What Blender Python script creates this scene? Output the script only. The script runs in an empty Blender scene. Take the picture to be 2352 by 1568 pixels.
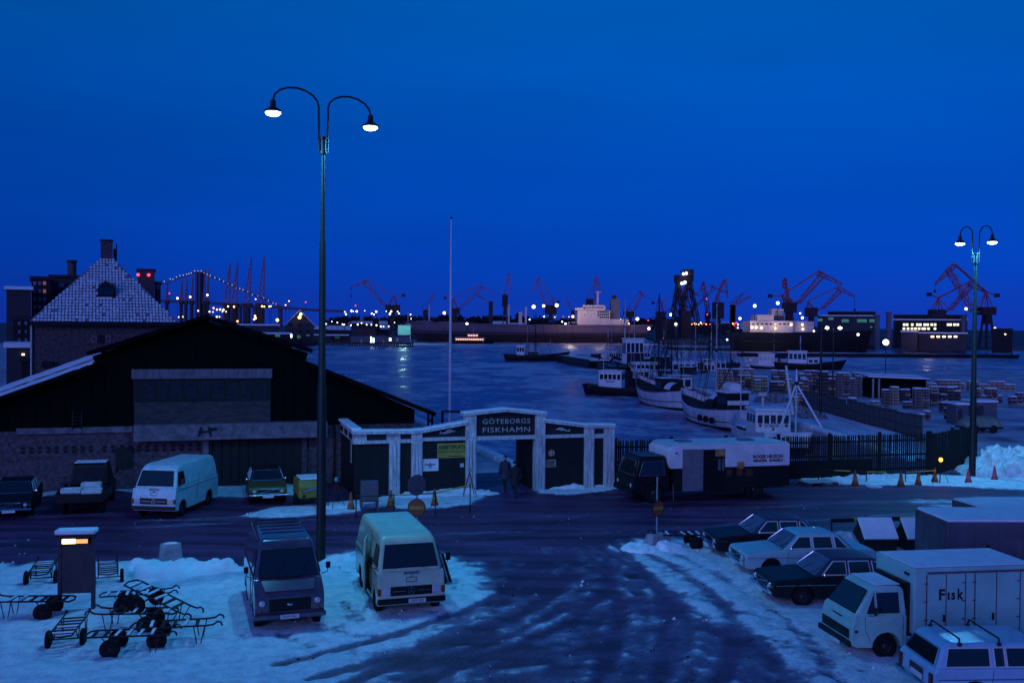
import bpy, math, random
from mathutils import Vector, Matrix, noise
random.seed(7)
sc = bpy.context.scene
C = sc.collection
rad = math.radians

# ------------------------------------------------------------------ camera
CAM_H = 8.4
cam_d = bpy.data.cameras.new('camera'); cam = bpy.data.objects.new('camera', cam_d); C.objects.link(cam)
cam_d.sensor_width = 36.0; cam_d.lens = 34.5; cam_d.clip_start = 0.5; cam_d.clip_end = 9000
cam.location = (0, 0, CAM_H); cam.rotation_euler = (rad(89.1), rad(-0.5), 0)
sc.camera = cam

# ------------------------------------------------------------------ sky (deep blue dusk)
SUN_EL, SUN_AZ = 12.0, 205.0        # faint afterglow behind the camera; azimuth clockwise from +Y
world = bpy.data.worlds.new('World'); sc.world = world; world.use_nodes = True
nt = world.node_tree; nt.nodes.clear(); N = nt.nodes.new
tc = N('ShaderNodeTexCoord'); sep = N('ShaderNodeSeparateXYZ'); nt.links.new(tc.outputs['Generated'], sep.inputs[0])
lift = N('ShaderNodeMapping'); lift.vector_type = 'POINT'
lift.inputs['Scale'].default_value = (1, 1, 0.6); lift.inputs['Location'].default_value = (0, 0, 0.32)
nt.links.new(tc.outputs['Generated'], lift.inputs[0])
sky = N('ShaderNodeTexSky'); sky.sky_type = 'NISHITA'; sky.sun_disc = False
sky.sun_elevation = rad(10); sky.sun_rotation = rad(SUN_AZ); sky.ozone_density = 5.0
nt.links.new(lift.outputs[0], sky.inputs[0])
ramp = N('ShaderNodeValToRGB'); cr = ramp.color_ramp
nt.links.new(sep.outputs[2], ramp.inputs[0])
cr.elements[0].position = 0.0; cr.elements[0].color = (0.050, 0.115, 0.62, 1)
cr.elements[1].position = 1.0; cr.elements[1].color = (0.06, 0.34, 0.95, 1)
for p, c in ((0.06, (0.010, 0.175, 0.74, 1)), (0.16, (0.0, 0.285, 0.86, 1)), (0.36, (0.0, 0.545, 1.0, 1)), (0.62, (0.03, 0.42, 1.0, 1))):
    e = cr.elements.new(p); e.color = c
mul = N('ShaderNodeMixRGB'); mul.blend_type = 'MULTIPLY'; mul.inputs[0].default_value = 1
nt.links.new(sky.outputs[0], mul.inputs[1]); nt.links.new(ramp.outputs[0], mul.inputs[2])
cmap = N('ShaderNodeMapping'); cmap.inputs['Scale'].default_value = (1.2, 1.2, 7.0); nt.links.new(tc.outputs['Generated'], cmap.inputs[0])
cno = N('ShaderNodeTexNoise'); cno.inputs['Scale'].default_value = 1.6; cno.inputs['Detail'].default_value = 5; nt.links.new(cmap.outputs[0], cno.inputs['Vector'])
cmr = N('ShaderNodeMapRange'); cmr.inputs['From Min'].default_value = 0.3; cmr.inputs['From Max'].default_value = 0.7; cmr.inputs['To Min'].default_value = 0.90; cmr.inputs['To Max'].default_value = 1.07
nt.links.new(cno.outputs['Fac'], cmr.inputs['Value'])
mul2 = N('ShaderNodeVectorMath'); mul2.operation = 'SCALE'; nt.links.new(mul.outputs[0], mul2.inputs[0]); nt.links.new(cmr.outputs[0], mul2.inputs['Scale'])
bg = N('ShaderNodeBackground'); bg.inputs[1].default_value = 0.175
wo = N('ShaderNodeOutputWorld'); nt.links.new(mul2.outputs[0], bg.inputs[0]); nt.links.new(bg.outputs[0], wo.inputs[0])

# ------------------------------------------------------------------ sun (violet afterglow, very soft)
sun_d = bpy.data.lights.new('sun', 'SUN'); sun = bpy.data.objects.new('sun', sun_d); C.objects.link(sun)
sun_d.energy = 1.0; sun_d.angle = rad(35); sun_d.color = (0.34, 0.33, 1.0)
_sd = Vector((math.sin(rad(SUN_AZ)) * math.cos(rad(SUN_EL)), math.cos(rad(SUN_AZ)) * math.cos(rad(SUN_EL)), math.sin(rad(SUN_EL))))
sun.rotation_euler = _sd.to_track_quat('Z', 'Y').to_euler()

vs = sc.view_settings
vs.view_transform = 'Standard'; vs.look = 'None'; vs.exposure = 0.0; vs.gamma = 1.0; vs.use_curve_mapping = False
sc.render.engine = 'CYCLES'
cy = sc.cycles
cy.use_denoising = True; cy.max_bounces = 5; cy.diffuse_bounces = 2; cy.glossy_bounces = 3; cy.transmission_bounces = 3
cy.sample_clamp_indirect = 4.0; cy.caustics_reflective = False; cy.caustics_refractive = False

# ------------------------------------------------------------------ photo pixel (2352 wide) -> world
bpy.context.view_layer.update()
_R = cam.rotation_euler.to_matrix(); _F = 34.5 / 36.0 * 2352
_O = Vector((0, 0, CAM_H))
def ray(px, py): return _R @ Vector(((px - 1176) / _F, -(py - 784) / _F, -1.0))
def gp(px, py, z=0.0):
    r = ray(px, py); t = (z - CAM_H) / r.z; return _O + r * t
def dp(px, py, Y):
    r = ray(px, py); return _O + r * (Y / r.y)
def zc(ox, oy, s): return lambda x, y: ((ox + x / s) / 1.30612, (oy + y / s) / 1.30612)
ZA = zc(0, 680, 3.0625); ZB = zc(700, 680, 3.0625); ZC = zc(1400, 680, 3.0625); ZD = zc(2168, 640, 2.6018)
ZE = zc(0, 1080, 3.0625); ZF = zc(700, 1180, 3.0625); ZG = zc(1240, 1180, 3.672); ZH = zc(1750, 1000, 3.0625)
ZI = zc(2304, 1080, 3.0625); ZJ = zc(0, 1540, 3.0625)
TH = rad(17.0)                                     # the harbour's street grid against the view
U = Vector((math.cos(TH), math.sin(TH), 0)); V = Vector((-math.sin(TH), math.cos(TH), 0))

# ------------------------------------------------------------------ mesh builder
class MB:
    def __init__(s): s.v = []; s.f = []
    def add(s, vs_, fs):
        b = len(s.v); s.v += [tuple(v) for v in vs_]; s.f += [tuple(b + i for i in f) for f in fs]; return s
    def box(s, x0, x1, y0, y1, z0, z1):
        return s.add([(x0,y0,z0),(x1,y0,z0),(x1,y1,z0),(x0,y1,z0),(x0,y0,z1),(x1,y0,z1),(x1,y1,z1),(x0,y1,z1)],
                     [(0,3,2,1),(4,5,6,7),(0,1,5,4),(1,2,6,5),(2,3,7,6),(3,0,4,7)])
    def frus(s, b, t, z0, z1):                    # b, t = (x0,x1,y0,y1)
        return s.add([(b[0],b[2],z0),(b[1],b[2],z0),(b[1],b[3],z0),(b[0],b[3],z0),(t[0],t[2],z1),(t[1],t[2],z1),(t[1],t[3],z1),(t[0],t[3],z1)],
                     [(0,3,2,1),(4,5,6,7),(0,1,5,4),(1,2,6,5),(2,3,7,6),(3,0,4,7)])
    def bar(s, p, q, w, h=None, up=(0,0,1)):
        h = h or w; p = Vector(p); q = Vector(q); d = (q - p).normalized(); up = Vector(up)
        if abs(d.dot(up)) > 0.98: up = Vector((0,1,0)) if abs(d.y) < 0.9 else Vector((1,0,0))
        a = d.cross(up).normalized() * (w / 2); b = a.cross(d).normalized() * (h / 2)
        return s.add([p-a-b,p+a-b,p+a+b,p-a+b,q-a-b,q+a-b,q+a+b,q-a+b],
                     [(0,3,2,1),(4,5,6,7),(0,1,5,4),(1,2,6,5),(2,3,7,6),(3,0,4,7)])
    def tube(s, p, q, r0, r1=None, n=8):
        return s.path([p, q], [r0, r0 if r1 is None else r1], n)
    def path(s, pts, r, n=6, closed=False):
        pts = [Vector(p) for p in pts]; m = len(pts)
        rs = r if isinstance(r, (list, tuple)) else [r] * m
        vs_ = []; fs = []; pa = None
        for i, p in enumerate(pts):
            d = ((pts[min(i+1, m-1)] - pts[max(i-1, 0)]))
            d = d.normalized() if d.length > 1e-9 else Vector((0,0,1))
            if pa is None:
                u = Vector((0,0,1)) if abs(d.z) < 0.9 else Vector((1,0,0)); a = d.cross(u).normalized()
            else:
                a = (pa - d * pa.dot(d)).normalized()
            pa = a; b = d.cross(a)
            for k in range(n):
                t = 2*math.pi*k/n; vs_.append(p + (a*math.cos(t) + b*math.sin(t)) * rs[i])
        for i in range(m-1):
            for k in range(n):
                k2 = (k+1) % n; fs.append((i*n+k, i*n+k2, (i+1)*n+k2, (i+1)*n+k))
        fs.append(tuple(range(n))[::-1]); fs.append(tuple((m-1)*n+k for k in range(n)))
        return s.add(vs_, fs)
    def lathe(s, prof, n=16, M=None):             # prof [(r,z)] round local z
        vs_ = []; fs = []; M = M or Matrix()
        for r_, z in prof:
            for k in range(n):
                t = 2*math.pi*k/n; vs_.append(M @ Vector((r_*math.cos(t), r_*math.sin(t), z)))
        for i in range(len(prof)-1):
            for k in range(n):
                k2 = (k+1) % n; fs.append((i*n+k, i*n+k2, (i+1)*n+k2, (i+1)*n+k))
        fs.append(tuple(range(n))[::-1]); fs.append(tuple((len(prof)-1)*n+k for k in range(n)))
        return s.add(vs_, fs)
    def sphere(s, c, r, n=8, sc_=(1,1,1)):
        c = Vector(c); m = max(4, n//2)
        prof = [(r*math.sin(math.pi*i/m) + 1e-4, -r*math.cos(math.pi*i/m)) for i in range(m+1)]
        return s.lathe(prof, n, Matrix.Translation(c) @ Matrix.Diagonal((sc_[0], sc_[1], sc_[2], 1)))
    def loft(s, rings, cap=True, closed=True):
        n = len(rings[0]); vs_ = [p for r_ in rings for p in r_]; fs = []
        for i in range(len(rings)-1):
            for k in range(n if closed else n-1):
                k2 = (k+1) % n; fs.append((i*n+k, i*n+k2, (i+1)*n+k2, (i+1)*n+k))
        if cap: fs.append(tuple(range(n))[::-1]); fs.append(tuple((len(rings)-1)*n+k for k in range(n)))
        return s.add(vs_, fs)
    def prism(s, prof, hw):                       # prof [(x,z)]; hw number or function of z (half width along y)
        w = hw if callable(hw) else (lambda z: hw)
        n = len(prof); vs_ = [(x, -w(z), z) for x, z in prof] + [(x, w(z), z) for x, z in prof]
        fs = [tuple(range(n)), tuple(range(2*n-1, n-1, -1))]
        for i in range(n):
            j = (i+1) % n; fs.append((j, i, n+i, n+j))
        return s.add(vs_, fs)
    def quad(s, a, b, c, d): return s.add([a, b, c, d], [(0,1,2,3)])
    def slab(s, pts, th, nrm):                    # a polygon with thickness th along -nrm
        nrm = Vector(nrm).normalized() * th; n = len(pts); P = [Vector(p) for p in pts]
        vs_ = P + [p - nrm for p in P]
        fs = [tuple(range(n)), tuple(range(2*n-1, n-1, -1))] + [((i+1) % n, i, n+i, n+(i+1) % n) for i in range(n)]
        return s.add(vs_, fs)
    def mesh(s, name, m, smooth=False):
        me = bpy.data.meshes.new(name); me.from_pydata(s.v, [], s.f)
        if m: me.materials.append(m)
        import bmesh
        bm = bmesh.new(); bm.from_mesh(me); bmesh.ops.recalc_face_normals(bm, faces=bm.faces); bm.to_mesh(me); bm.free()
        if smooth:
            me.polygons.foreach_set('use_smooth', [True]*len(me.polygons))
        return me
    def obj(s, name, m, parent=None, smooth=False, bevel=0, seg=2, **props):
        me = s.mesh(name, m, smooth or bevel > 0); o = bpy.data.objects.new(name, me); C.objects.link(o)
        if parent: o.parent = parent
        if bevel:
            b = o.modifiers.new('bevel', 'BEVEL'); b.width = bevel; b.segments = seg; b.limit_method = 'ANGLE'; b.angle_limit = rad(28)
            b.harden_normals = True
        elif smooth:
            try:
                me.set_sharp_from_angle(angle=rad(40))
            except Exception: pass
        for k, v in props.items(): o[k] = v
        return o
def T(name, label, cat, loc=(0,0,0), rz=0.0, group=None, kind=None):
    o = bpy.data.objects.new(name, None); o.empty_display_size = 0.2; C.objects.link(o)
    o.location = loc; o.rotation_euler = (0, 0, rz); tag(o, label, cat, group, kind); return o
def tag(o, label=None, cat=None, group=None, kind=None):
    if label: o['label'] = label
    if cat: o['category'] = cat
    if group: o['group'] = group
    if kind: o['kind'] = kind
    return o
def inst(name, me, parent=None, loc=(0,0,0), rot=(0,0,0), scale=(1,1,1)):
    o = bpy.data.objects.new(name, me); C.objects.link(o); o.location = loc; o.rotation_euler = rot; o.scale = scale
    if parent: o.parent = parent
    return o
def dup(root, loc=None, rot=None, label=None):
    r = root.copy(); C.objects.link(r)
    if loc is not None: r.location = loc
    if rot is not None: r.rotation_euler = rot
    if label: r['label'] = label
    for ch in list(root.children):
        c = ch.copy(); C.objects.link(c); c.parent = r
        for g in list(ch.children):
            d = g.copy(); C.objects.link(d); d.parent = c
    return r

# ------------------------------------------------------------------ materials
MATS = {}
def mat(name, col, rough=0.6, metal=0.0, var=0.15, scale=3.0, bump=0.0, bscale=None, emit=None, es=0.0, stretch=(1,1,1), col2=None, spec=0.4, coat=0.0):
    if name in MATS: return MATS[name]
    m = bpy.data.materials.new(name); m.use_nodes = True; nt = m.node_tree; b = nt.nodes['Principled BSDF']
    b.inputs['Roughness'].default_value = rough; b.inputs['Metallic'].default_value = metal
    b.inputs['Specular IOR Level'].default_value = spec; b.inputs['Coat Weight'].default_value = coat
    b.inputs['Base Color'].default_value = (*col, 1)
    if emit:
        b.inputs['Emission Color'].default_value = (*emit, 1); b.inputs['Emission Strength'].default_value = es
    if var or bump:
        tc = nt.nodes.new('ShaderNodeTexCoord'); mp = nt.nodes.new('ShaderNodeMapping'); mp.inputs['Scale'].default_value = stretch
        nt.links.new(tc.outputs['Object'], mp.inputs[0])
        no = nt.nodes.new('ShaderNodeTexNoise'); no.inputs['Scale'].default_value = scale; no.inputs['Detail'].default_value = 5
        no.inputs['Roughness'].default_value = 0.65
        nt.links.new(mp.outputs[0], no.inputs['Vector'])
        if var:
            rp = nt.nodes.new('ShaderNodeValToRGB'); c2 = col2 or tuple(c*(1-var*2) for c in col)
            c1 = tuple(min(1, c*(1+var)) for c in col) if not col2 else col
            rp.color_ramp.elements[0].position = 0.3; rp.color_ramp.elements[0].color = (*[max(0, c) for c in c2], 1)
            rp.color_ramp.elements[1].position = 0.68; rp.color_ramp.elements[1].color = (*c1, 1)
            nt.links.new(no.outputs['Fac'], rp.inputs[0]); nt.links.new(rp.outputs[0], b.inputs['Base Color'])
            mr = nt.nodes.new('ShaderNodeMapRange'); mr.inputs['To Min'].default_value = min(1, rough*1.25); mr.inputs['To Max'].default_value = rough*0.8
            nt.links.new(no.outputs['Fac'], mr.inputs['Value']); nt.links.new(mr.outputs[0], b.inputs['Roughness'])
        if bump:
            n2 = no
            if bscale:
                n2 = nt.nodes.new('ShaderNodeTexNoise'); n2.inputs['Scale'].default_value = bscale; n2.inputs['Detail'].default_value = 4
                nt.links.new(mp.outputs[0], n2.inputs['Vector'])
            bp = nt.nodes.new('ShaderNodeBump'); bp.inputs['Strength'].default_value = bump; bp.inputs['Distance'].default_value = 0.05
            nt.links.new(n2.outputs['Fac'], bp.inputs['Height']); nt.links.new(bp.outputs[0], b.inputs['Normal'])
    MATS[name] = m; return m
def glow(name, col, s): return mat(name, (0.02,0.02,0.02), 0.5, var=0, emit=col, es=s)
SNOW = mat('snow', (0.80,0.82,0.86), 0.75, var=0.06, scale=2.0, bump=0.6, bscale=9)
SNOWD = mat('snow_dirty', (0.62,0.62,0.66), 0.8, var=0.2, scale=3.0, bump=0.8, bscale=8)
BLACK = mat('black_paint', (0.005,0.0045,0.0055), 0.45, var=0.2)
TAR = mat('tarred_timber', (0.0018,0.0016,0.0018), 1.0, var=0.3, scale=4, bump=0.3, spec=0.15)
RUBBER = mat('rubber', (0.008,0.008,0.009), 0.85, var=0.2, spec=0.2)
CHROME = mat('chrome', (0.7,0.7,0.72), 0.18, 1.0, var=0)
STEEL = mat('steel_grey', (0.22,0.22,0.24), 0.45, 0.6, var=0.2)
GALV = mat('galvanised', (0.35,0.36,0.38), 0.5, 0.5, var=0.2)
GLASS = mat('dark_glass', (0.015,0.016,0.02), 0.08, var=0, spec=0.6, coat=0.3)
WHITE = mat('white_paint', (0.75,0.74,0.74), 0.45, var=0.1, scale=2.5)
WHITED = mat('white_worn', (0.62,0.60,0.60), 0.6, var=0.22, scale=4.0, bump=0.1)
IRON = mat('dark_iron', (0.014,0.012,0.014), 0.6, 0.3, var=0.3, scale=8)
RUST = mat('rusty_iron', (0.07,0.03,0.025), 0.8, 0.1, var=0.35, scale=7)
PLATE = mat('plate_white', (0.6,0.6,0.62), 0.5, var=0.05)
CRANE = mat('crane_red', (0.34,0.08,0.13), 0.6, var=0.2, scale=0.4)
CRANED = mat('crane_dark', (0.035,0.016,0.026), 0.7, var=0.25, scale=0.3)
WOODG = mat('grey_wood', (0.10,0.085,0.09), 0.85, var=0.3, scale=5, stretch=(1,1,6), bump=0.3)
WOODT = mat('tan_wood', (0.42,0.33,0.25), 0.8, var=0.25, scale=6, bump=0.3)
WOODD = mat('dark_wood', (0.02,0.017,0.018), 0.85, var=0.3, scale=5, bump=0.3)
def text(body, name, size, m, parent, loc, rot, align='CENTER', ext=0.004, xs=1.0, off=0.0, space=1.0):
    cu = bpy.data.curves.new(name, 'FONT'); cu.body = body; cu.size = size; cu.align_x = align; cu.align_y = 'CENTER'
    cu.extrude = ext; cu.offset = off; cu.space_character = space; cu.resolution_u = 3
    to = bpy.data.objects.new(name, cu); C.objects.link(to)
    dg = bpy.context.evaluated_depsgraph_get(); me = bpy.data.meshes.new_from_object(to.evaluated_get(dg))
    bpy.data.objects.remove(to); bpy.data.curves.remove(cu)
    me.materials.clear(); me.materials.append(m)
    o = bpy.data.objects.new(name, me); C.objects.link(o); o.parent = parent; o.location = loc; o.rotation_euler = rot; o.scale = (xs, 1, 1)
    return o
# =================================================================== GROUND, WATER, FAR SHORE
import numpy as np
_rs = np.random.RandomState(3); _TAB = _rs.rand(256, 256)
def vn(x, y):
    xi = np.floor(x).astype(int); yi = np.floor(y).astype(int); fx = x - xi; fy = y - yi
    fx = fx*fx*(3-2*fx); fy = fy*fy*(3-2*fy); t = _TAB
    a = t[xi & 255, yi & 255]; b = t[(xi+1) & 255, yi & 255]; c = t[xi & 255, (yi+1) & 255]; d = t[(xi+1) & 255, (yi+1) & 255]
    return (a*(1-fx)+b*fx)*(1-fy) + (c*(1-fx)+d*fx)*fy
def fbm(x, y, o=4):
    s = 0; a = 0.5; n = 0
    for k in range(o):
        s = s + a*vn(x*(2**k)+17*k, y*(2**k)+31*k); n += a; a *= 0.55
    return s/n
def sdf(px, py, poly):                              # positive inside
    X = px; Y = py; ins = np.zeros(X.shape, bool); dist = np.full(X.shape, 1e9); n = len(poly)
    for i in range(n):
        x0, y0 = poly[i]; x1, y1 = poly[(i+1) % n]
        c = ((y0 > Y) != (y1 > Y)) & (X < (x1-x0)*(Y-y0)/((y1-y0) if abs(y1-y0) > 1e-9 else 1e-9) + x0); ins ^= c
        ex, ey = x1-x0, y1-y0; t = np.clip(((X-x0)*ex+(Y-y0)*ey)/(ex*ex+ey*ey+1e-9), 0, 1)
        dist = np.minimum(dist, np.hypot(X-x0-t*ex, Y-y0-t*ey))
    return np.where(ins, dist, -dist)
def gpoly(pts): return [tuple(gp(*p).xy) for p in pts]
def sstep(a, b, x):
    t = np.clip((x-a)/(b-a), 0, 1); return t*t*(3-2*t)

SNOW_POLYS = [
 ([(-90,1290),(300,1288),(380,1285),(470,1292),(560,1300),(745,1275),(830,1268),(1000,1264),(1060,1276),(1110,1300),(1148,1335),(1140,1375),(1090,1420),(980,1470),(880,1530),(840,1660),(-90,1660)], 1.0, 0.9),
 ([(1385,1256),(1440,1243),(1500,1238),(1620,1235),(1800,1250),(2450,1240),(2450,1680),(1900,1680),(1840,1580),(1760,1510),(1660,1440),(1560,1375),(1460,1318),(1395,1285)], 0.97, 1.0),
 ([(760,1152),(870,1145),(905,1140),(1010,1128),(1085,1124),(1112,1140),(1080,1160),(960,1172),(880,1166),(770,1186),(640,1190),(550,1187),(620,1166)], 0.95, 0.5),
 ([(1232,1122),(1400,1110),(1425,1124),(1300,1138),(1240,1134)], 0.95, 0.3),
 ([(250,1118),(480,1115),(700,1110),(700,1128),(560,1146),(470,1146),(300,1138)], 0.8, 0.5),
 ([(-60,1130),(130,1118),(130,1140),(-60,1155)], 0.8, 0.5),
 ([(1830,1100),(2140,1090),(2380,1095),(2400,1128),(2200,1120),(1860,1112)], 0.95, 0.5),
 ([(2060,1150),(2300,1140),(2420,1150),(2420,1180),(2200,1178)], 0.55, 0.6),
]
TRACKS = [[(1225,1200),(1262,1245),(1262,1310),(1190,1378),(1040,1440),(880,1490),(680,1545)],
 [(1300,1200),(1345,1262),(1348,1330),(1285,1402),(1140,1472),(975,1532),(840,1590)],
 [(1365,1222),(1490,1298),(1588,1368),(1632,1450),(1605,1530),(1550,1620)],
 [(1410,1222),(1560,1300),(1700,1388),(1800,1480),(1890,1600)],
 [(1320,1205),(1420,1300),(1478,1400),(1465,1500),(1420,1620)],
 [(1770,1400),(1600,1362),(1450,1302),(1330,1225)],[(1905,1485),(1750,1440),(1600,1382),(1430,1290)],
 [(1680,1322),(1560,1318),(1430,1275)],[(690,1450),(800,1480),(980,1470),(1180,1400)],[(960,1420),(1060,1430),(1200,1390)],
 [(-60,1228),(600,1232),(1200,1218),(1800,1200),(2450,1190)],[(-60,1205),(700,1206),(1300,1190),(1900,1170),(2450,1160)],[(-60,1255),(500,1258),(1150,1240),(1300,1300)]]
def tyre_tracks(X, Y, sn, n2):
    ruts = np.zeros(X.shape); edge = np.zeros(X.shape); KS = (1,1,0.8,0.5,1,0.3,0.3,0.3,0.6,0.6,0.8,0.8,0.8)
    for k, tr in enumerate(TRACKS):
        P = [Vector((*gp(*p).xy,0)) for p in tr]; Q = []
        for i in range(len(P)-1):
            p0 = P[max(i-1,0)]; p1 = P[i]; p2 = P[i+1]; p3 = P[min(i+2,len(P)-1)]
            for j in range(8):
                t = j/8; Q.append(0.5*((2*p1)+(p2-p0)*t+(2*p0-5*p1+4*p2-p3)*t*t+(3*p1-p0-3*p2+p3)*t**3))
        Q.append(P[-1])
        for s in (-0.68, 0.68):
            R = []
            for i, q in enumerate(Q):
                d = (Q[min(i+1,len(Q)-1)]-Q[max(i-1,0)]).normalized(); R.append(q+Vector((-d.y,d.x,0))*s)
            x0 = min(q.x for q in R)-1; x1 = max(q.x for q in R)+1; y0 = min(q.y for q in R)-1; y1 = max(q.y for q in R)+1
            m = (X > x0)&(X < x1)&(Y > y0)&(Y < y1); xs = X[m]; ys = Y[m]; dist = np.full(xs.shape, 9.0)
            for a, b in zip(R, R[1:]):
                ex, ey = b.x-a.x, b.y-a.y; t = np.clip(((xs-a.x)*ex+(ys-a.y)*ey)/(ex*ex+ey*ey+1e-9),0,1); dist = np.minimum(dist, np.hypot(xs-a.x-t*ex, ys-a.y-t*ey))
            dist = dist + (n2[m]-0.5)*0.22
            ruts[m] = np.maximum(ruts[m], KS[k]*sstep(0.30, 0.12, dist)); edge[m] = np.maximum(edge[m], np.exp(-((dist-0.40)/0.13)**2))
    sn = sn*(1-0.72*ruts)+0.20*edge*(sn > 0.12)*(1-sn)
    return np.clip(sn,0,1), ruts*0.6-edge*0.5
def build_yard():
    u = np.concatenate([np.arange(-70,-24,1.5), np.arange(-24,40,0.22), np.arange(40,110,1.5)])
    v = np.concatenate([np.arange(2,19,1.0), np.arange(19,54.01,0.22)]); v[-1] = 54.0
    Ug, Vg = np.meshgrid(u, v); X = Ug*U.x + Vg*V.x; Y = Ug*U.y + Vg*V.y
    sn = np.zeros(X.shape); n1 = fbm(X*0.5, Y*0.5, 5); n2 = fbm(X*1.7+50, Y*1.7, 4)
    for poly, cov, soft in SNOW_POLYS:
        d = sdf(X, Y, gpoly(poly)) + (n1-0.5)*2.2*soft + (n2-0.5)*0.8*soft
        sn = np.maximum(sn, cov*sstep(-soft*0.6, soft*0.9, d))
    # wheel-worn streaks: two sets of curved tracks in the turning area, straight ones along the road
    cA = gp(955, 1312); rA = np.hypot(X-cA.x, Y-cA.y); tA = np.arctan2(Y-cA.y, X-cA.x)
    cB = gp(1230, 1580); rB = np.hypot(X-cB.x, Y-cB.y); tB = np.arctan2(Y-cB.y, X-cB.x)
    wob = (fbm(X*0.35+3, Y*0.35, 3)-0.5)*1.6
    arcA = fbm((rA+wob)*2.3, tA*3.0, 5); arcB = fbm((rB+wob)*2.5+20, tB*3.2, 5); road = fbm(Ug*0.10, (Vg+wob*0.5)*1.1+9, 4)
    kx = sstep(0.5, 5.5, X); arc = arcA*(1-kx) + arcB*kx
    turn = sstep(1.5, -2.5, Vg - 35.5) * sstep(-14, -7, X)
    g1 = gp(1225,1335); r0 = math.hypot(g1.x-cA.x, g1.y-cA.y); lane = np.exp(-((rA-r0)/1.5)**2)*sstep(-9, -5, X)
    slush = turn*(0.12+0.40*sstep(0.44, 0.64, arc*0.62+0.38*n2))*(1-0.75*lane) + (1-turn)*sstep(0.52, 0.78, road)*0.36
    low = sstep(-1.0, 5, sdf(X, Y, gpoly([(800,1455),(1180,1475),(1450,1455),(1640,1430),(1900,1510),(2040,1680),(780,1680)])))
    slush = np.maximum(slush, low*(0.24+0.48*sstep(0.42, 0.62, 0.55*arc+0.45*n2)))
    sn = np.maximum(sn, slush)
    sn, ruts = tyre_tracks(X, Y, sn, n2)
    rt = sdf(X, Y, gpoly([(1420,1290),(1560,1300),(1800,1390),(2000,1440),(2300,1640),(1700,1660)]))
    sn = sn*(1 - 0.34*sstep(0, 2.0, rt)*sstep(0.47, 0.62, arcB))
    lt = sdf(X, Y, gpoly([(540,1300),(1050,1290),(1130,1340),(1050,1420),(760,1490),(560,1470)]))
    sn = sn*(1 - 0.45*sstep(0, 1.5, lt)*sstep(0.50, 0.68, fbm(Ug*1.6, Vg*0.35, 3)))
    foot = sstep(0.66, 0.74, fbm(X*2.2+80, Y*2.2, 2)); sn = sn*(1-0.25*foot)
    h = -0.035*ruts*(0.3+sn) + sn*(0.075 + 0.09*(n2-0.4) + 0.07*(fbm(X*4, Y*4, 3)-0.5)) + 0.05*(arc-0.5) + 0.012*(n2-0.5)
    h = np.where(Vg > 53.5, 0, h)
    nv, nu = X.shape; co = np.stack([X, Y, h], -1).reshape(-1, 3)
    idx = np.arange(nv*nu).reshape(nv, nu)
    q = np.stack([idx[:-1,:-1], idx[:-1,1:], idx[1:,1:], idx[1:,:-1]], -1).reshape(-1, 4)
    me = bpy.data.meshes.new('ground'); me.from_pydata(co.tolist(), [], q.tolist())
    at = me.attributes.new('snow', 'FLOAT', 'POINT'); at.data.foreach_set('value', sn.reshape(-1).astype(np.float32))
    me.polygons.foreach_set('use_smooth', [True]*len(me.polygons))
    YARD['x'] = X; YARD['y'] = Y; YARD['s'] = sn; YARD['h'] = h; YARD['r'] = ruts
    return me
YARD = {}
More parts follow.
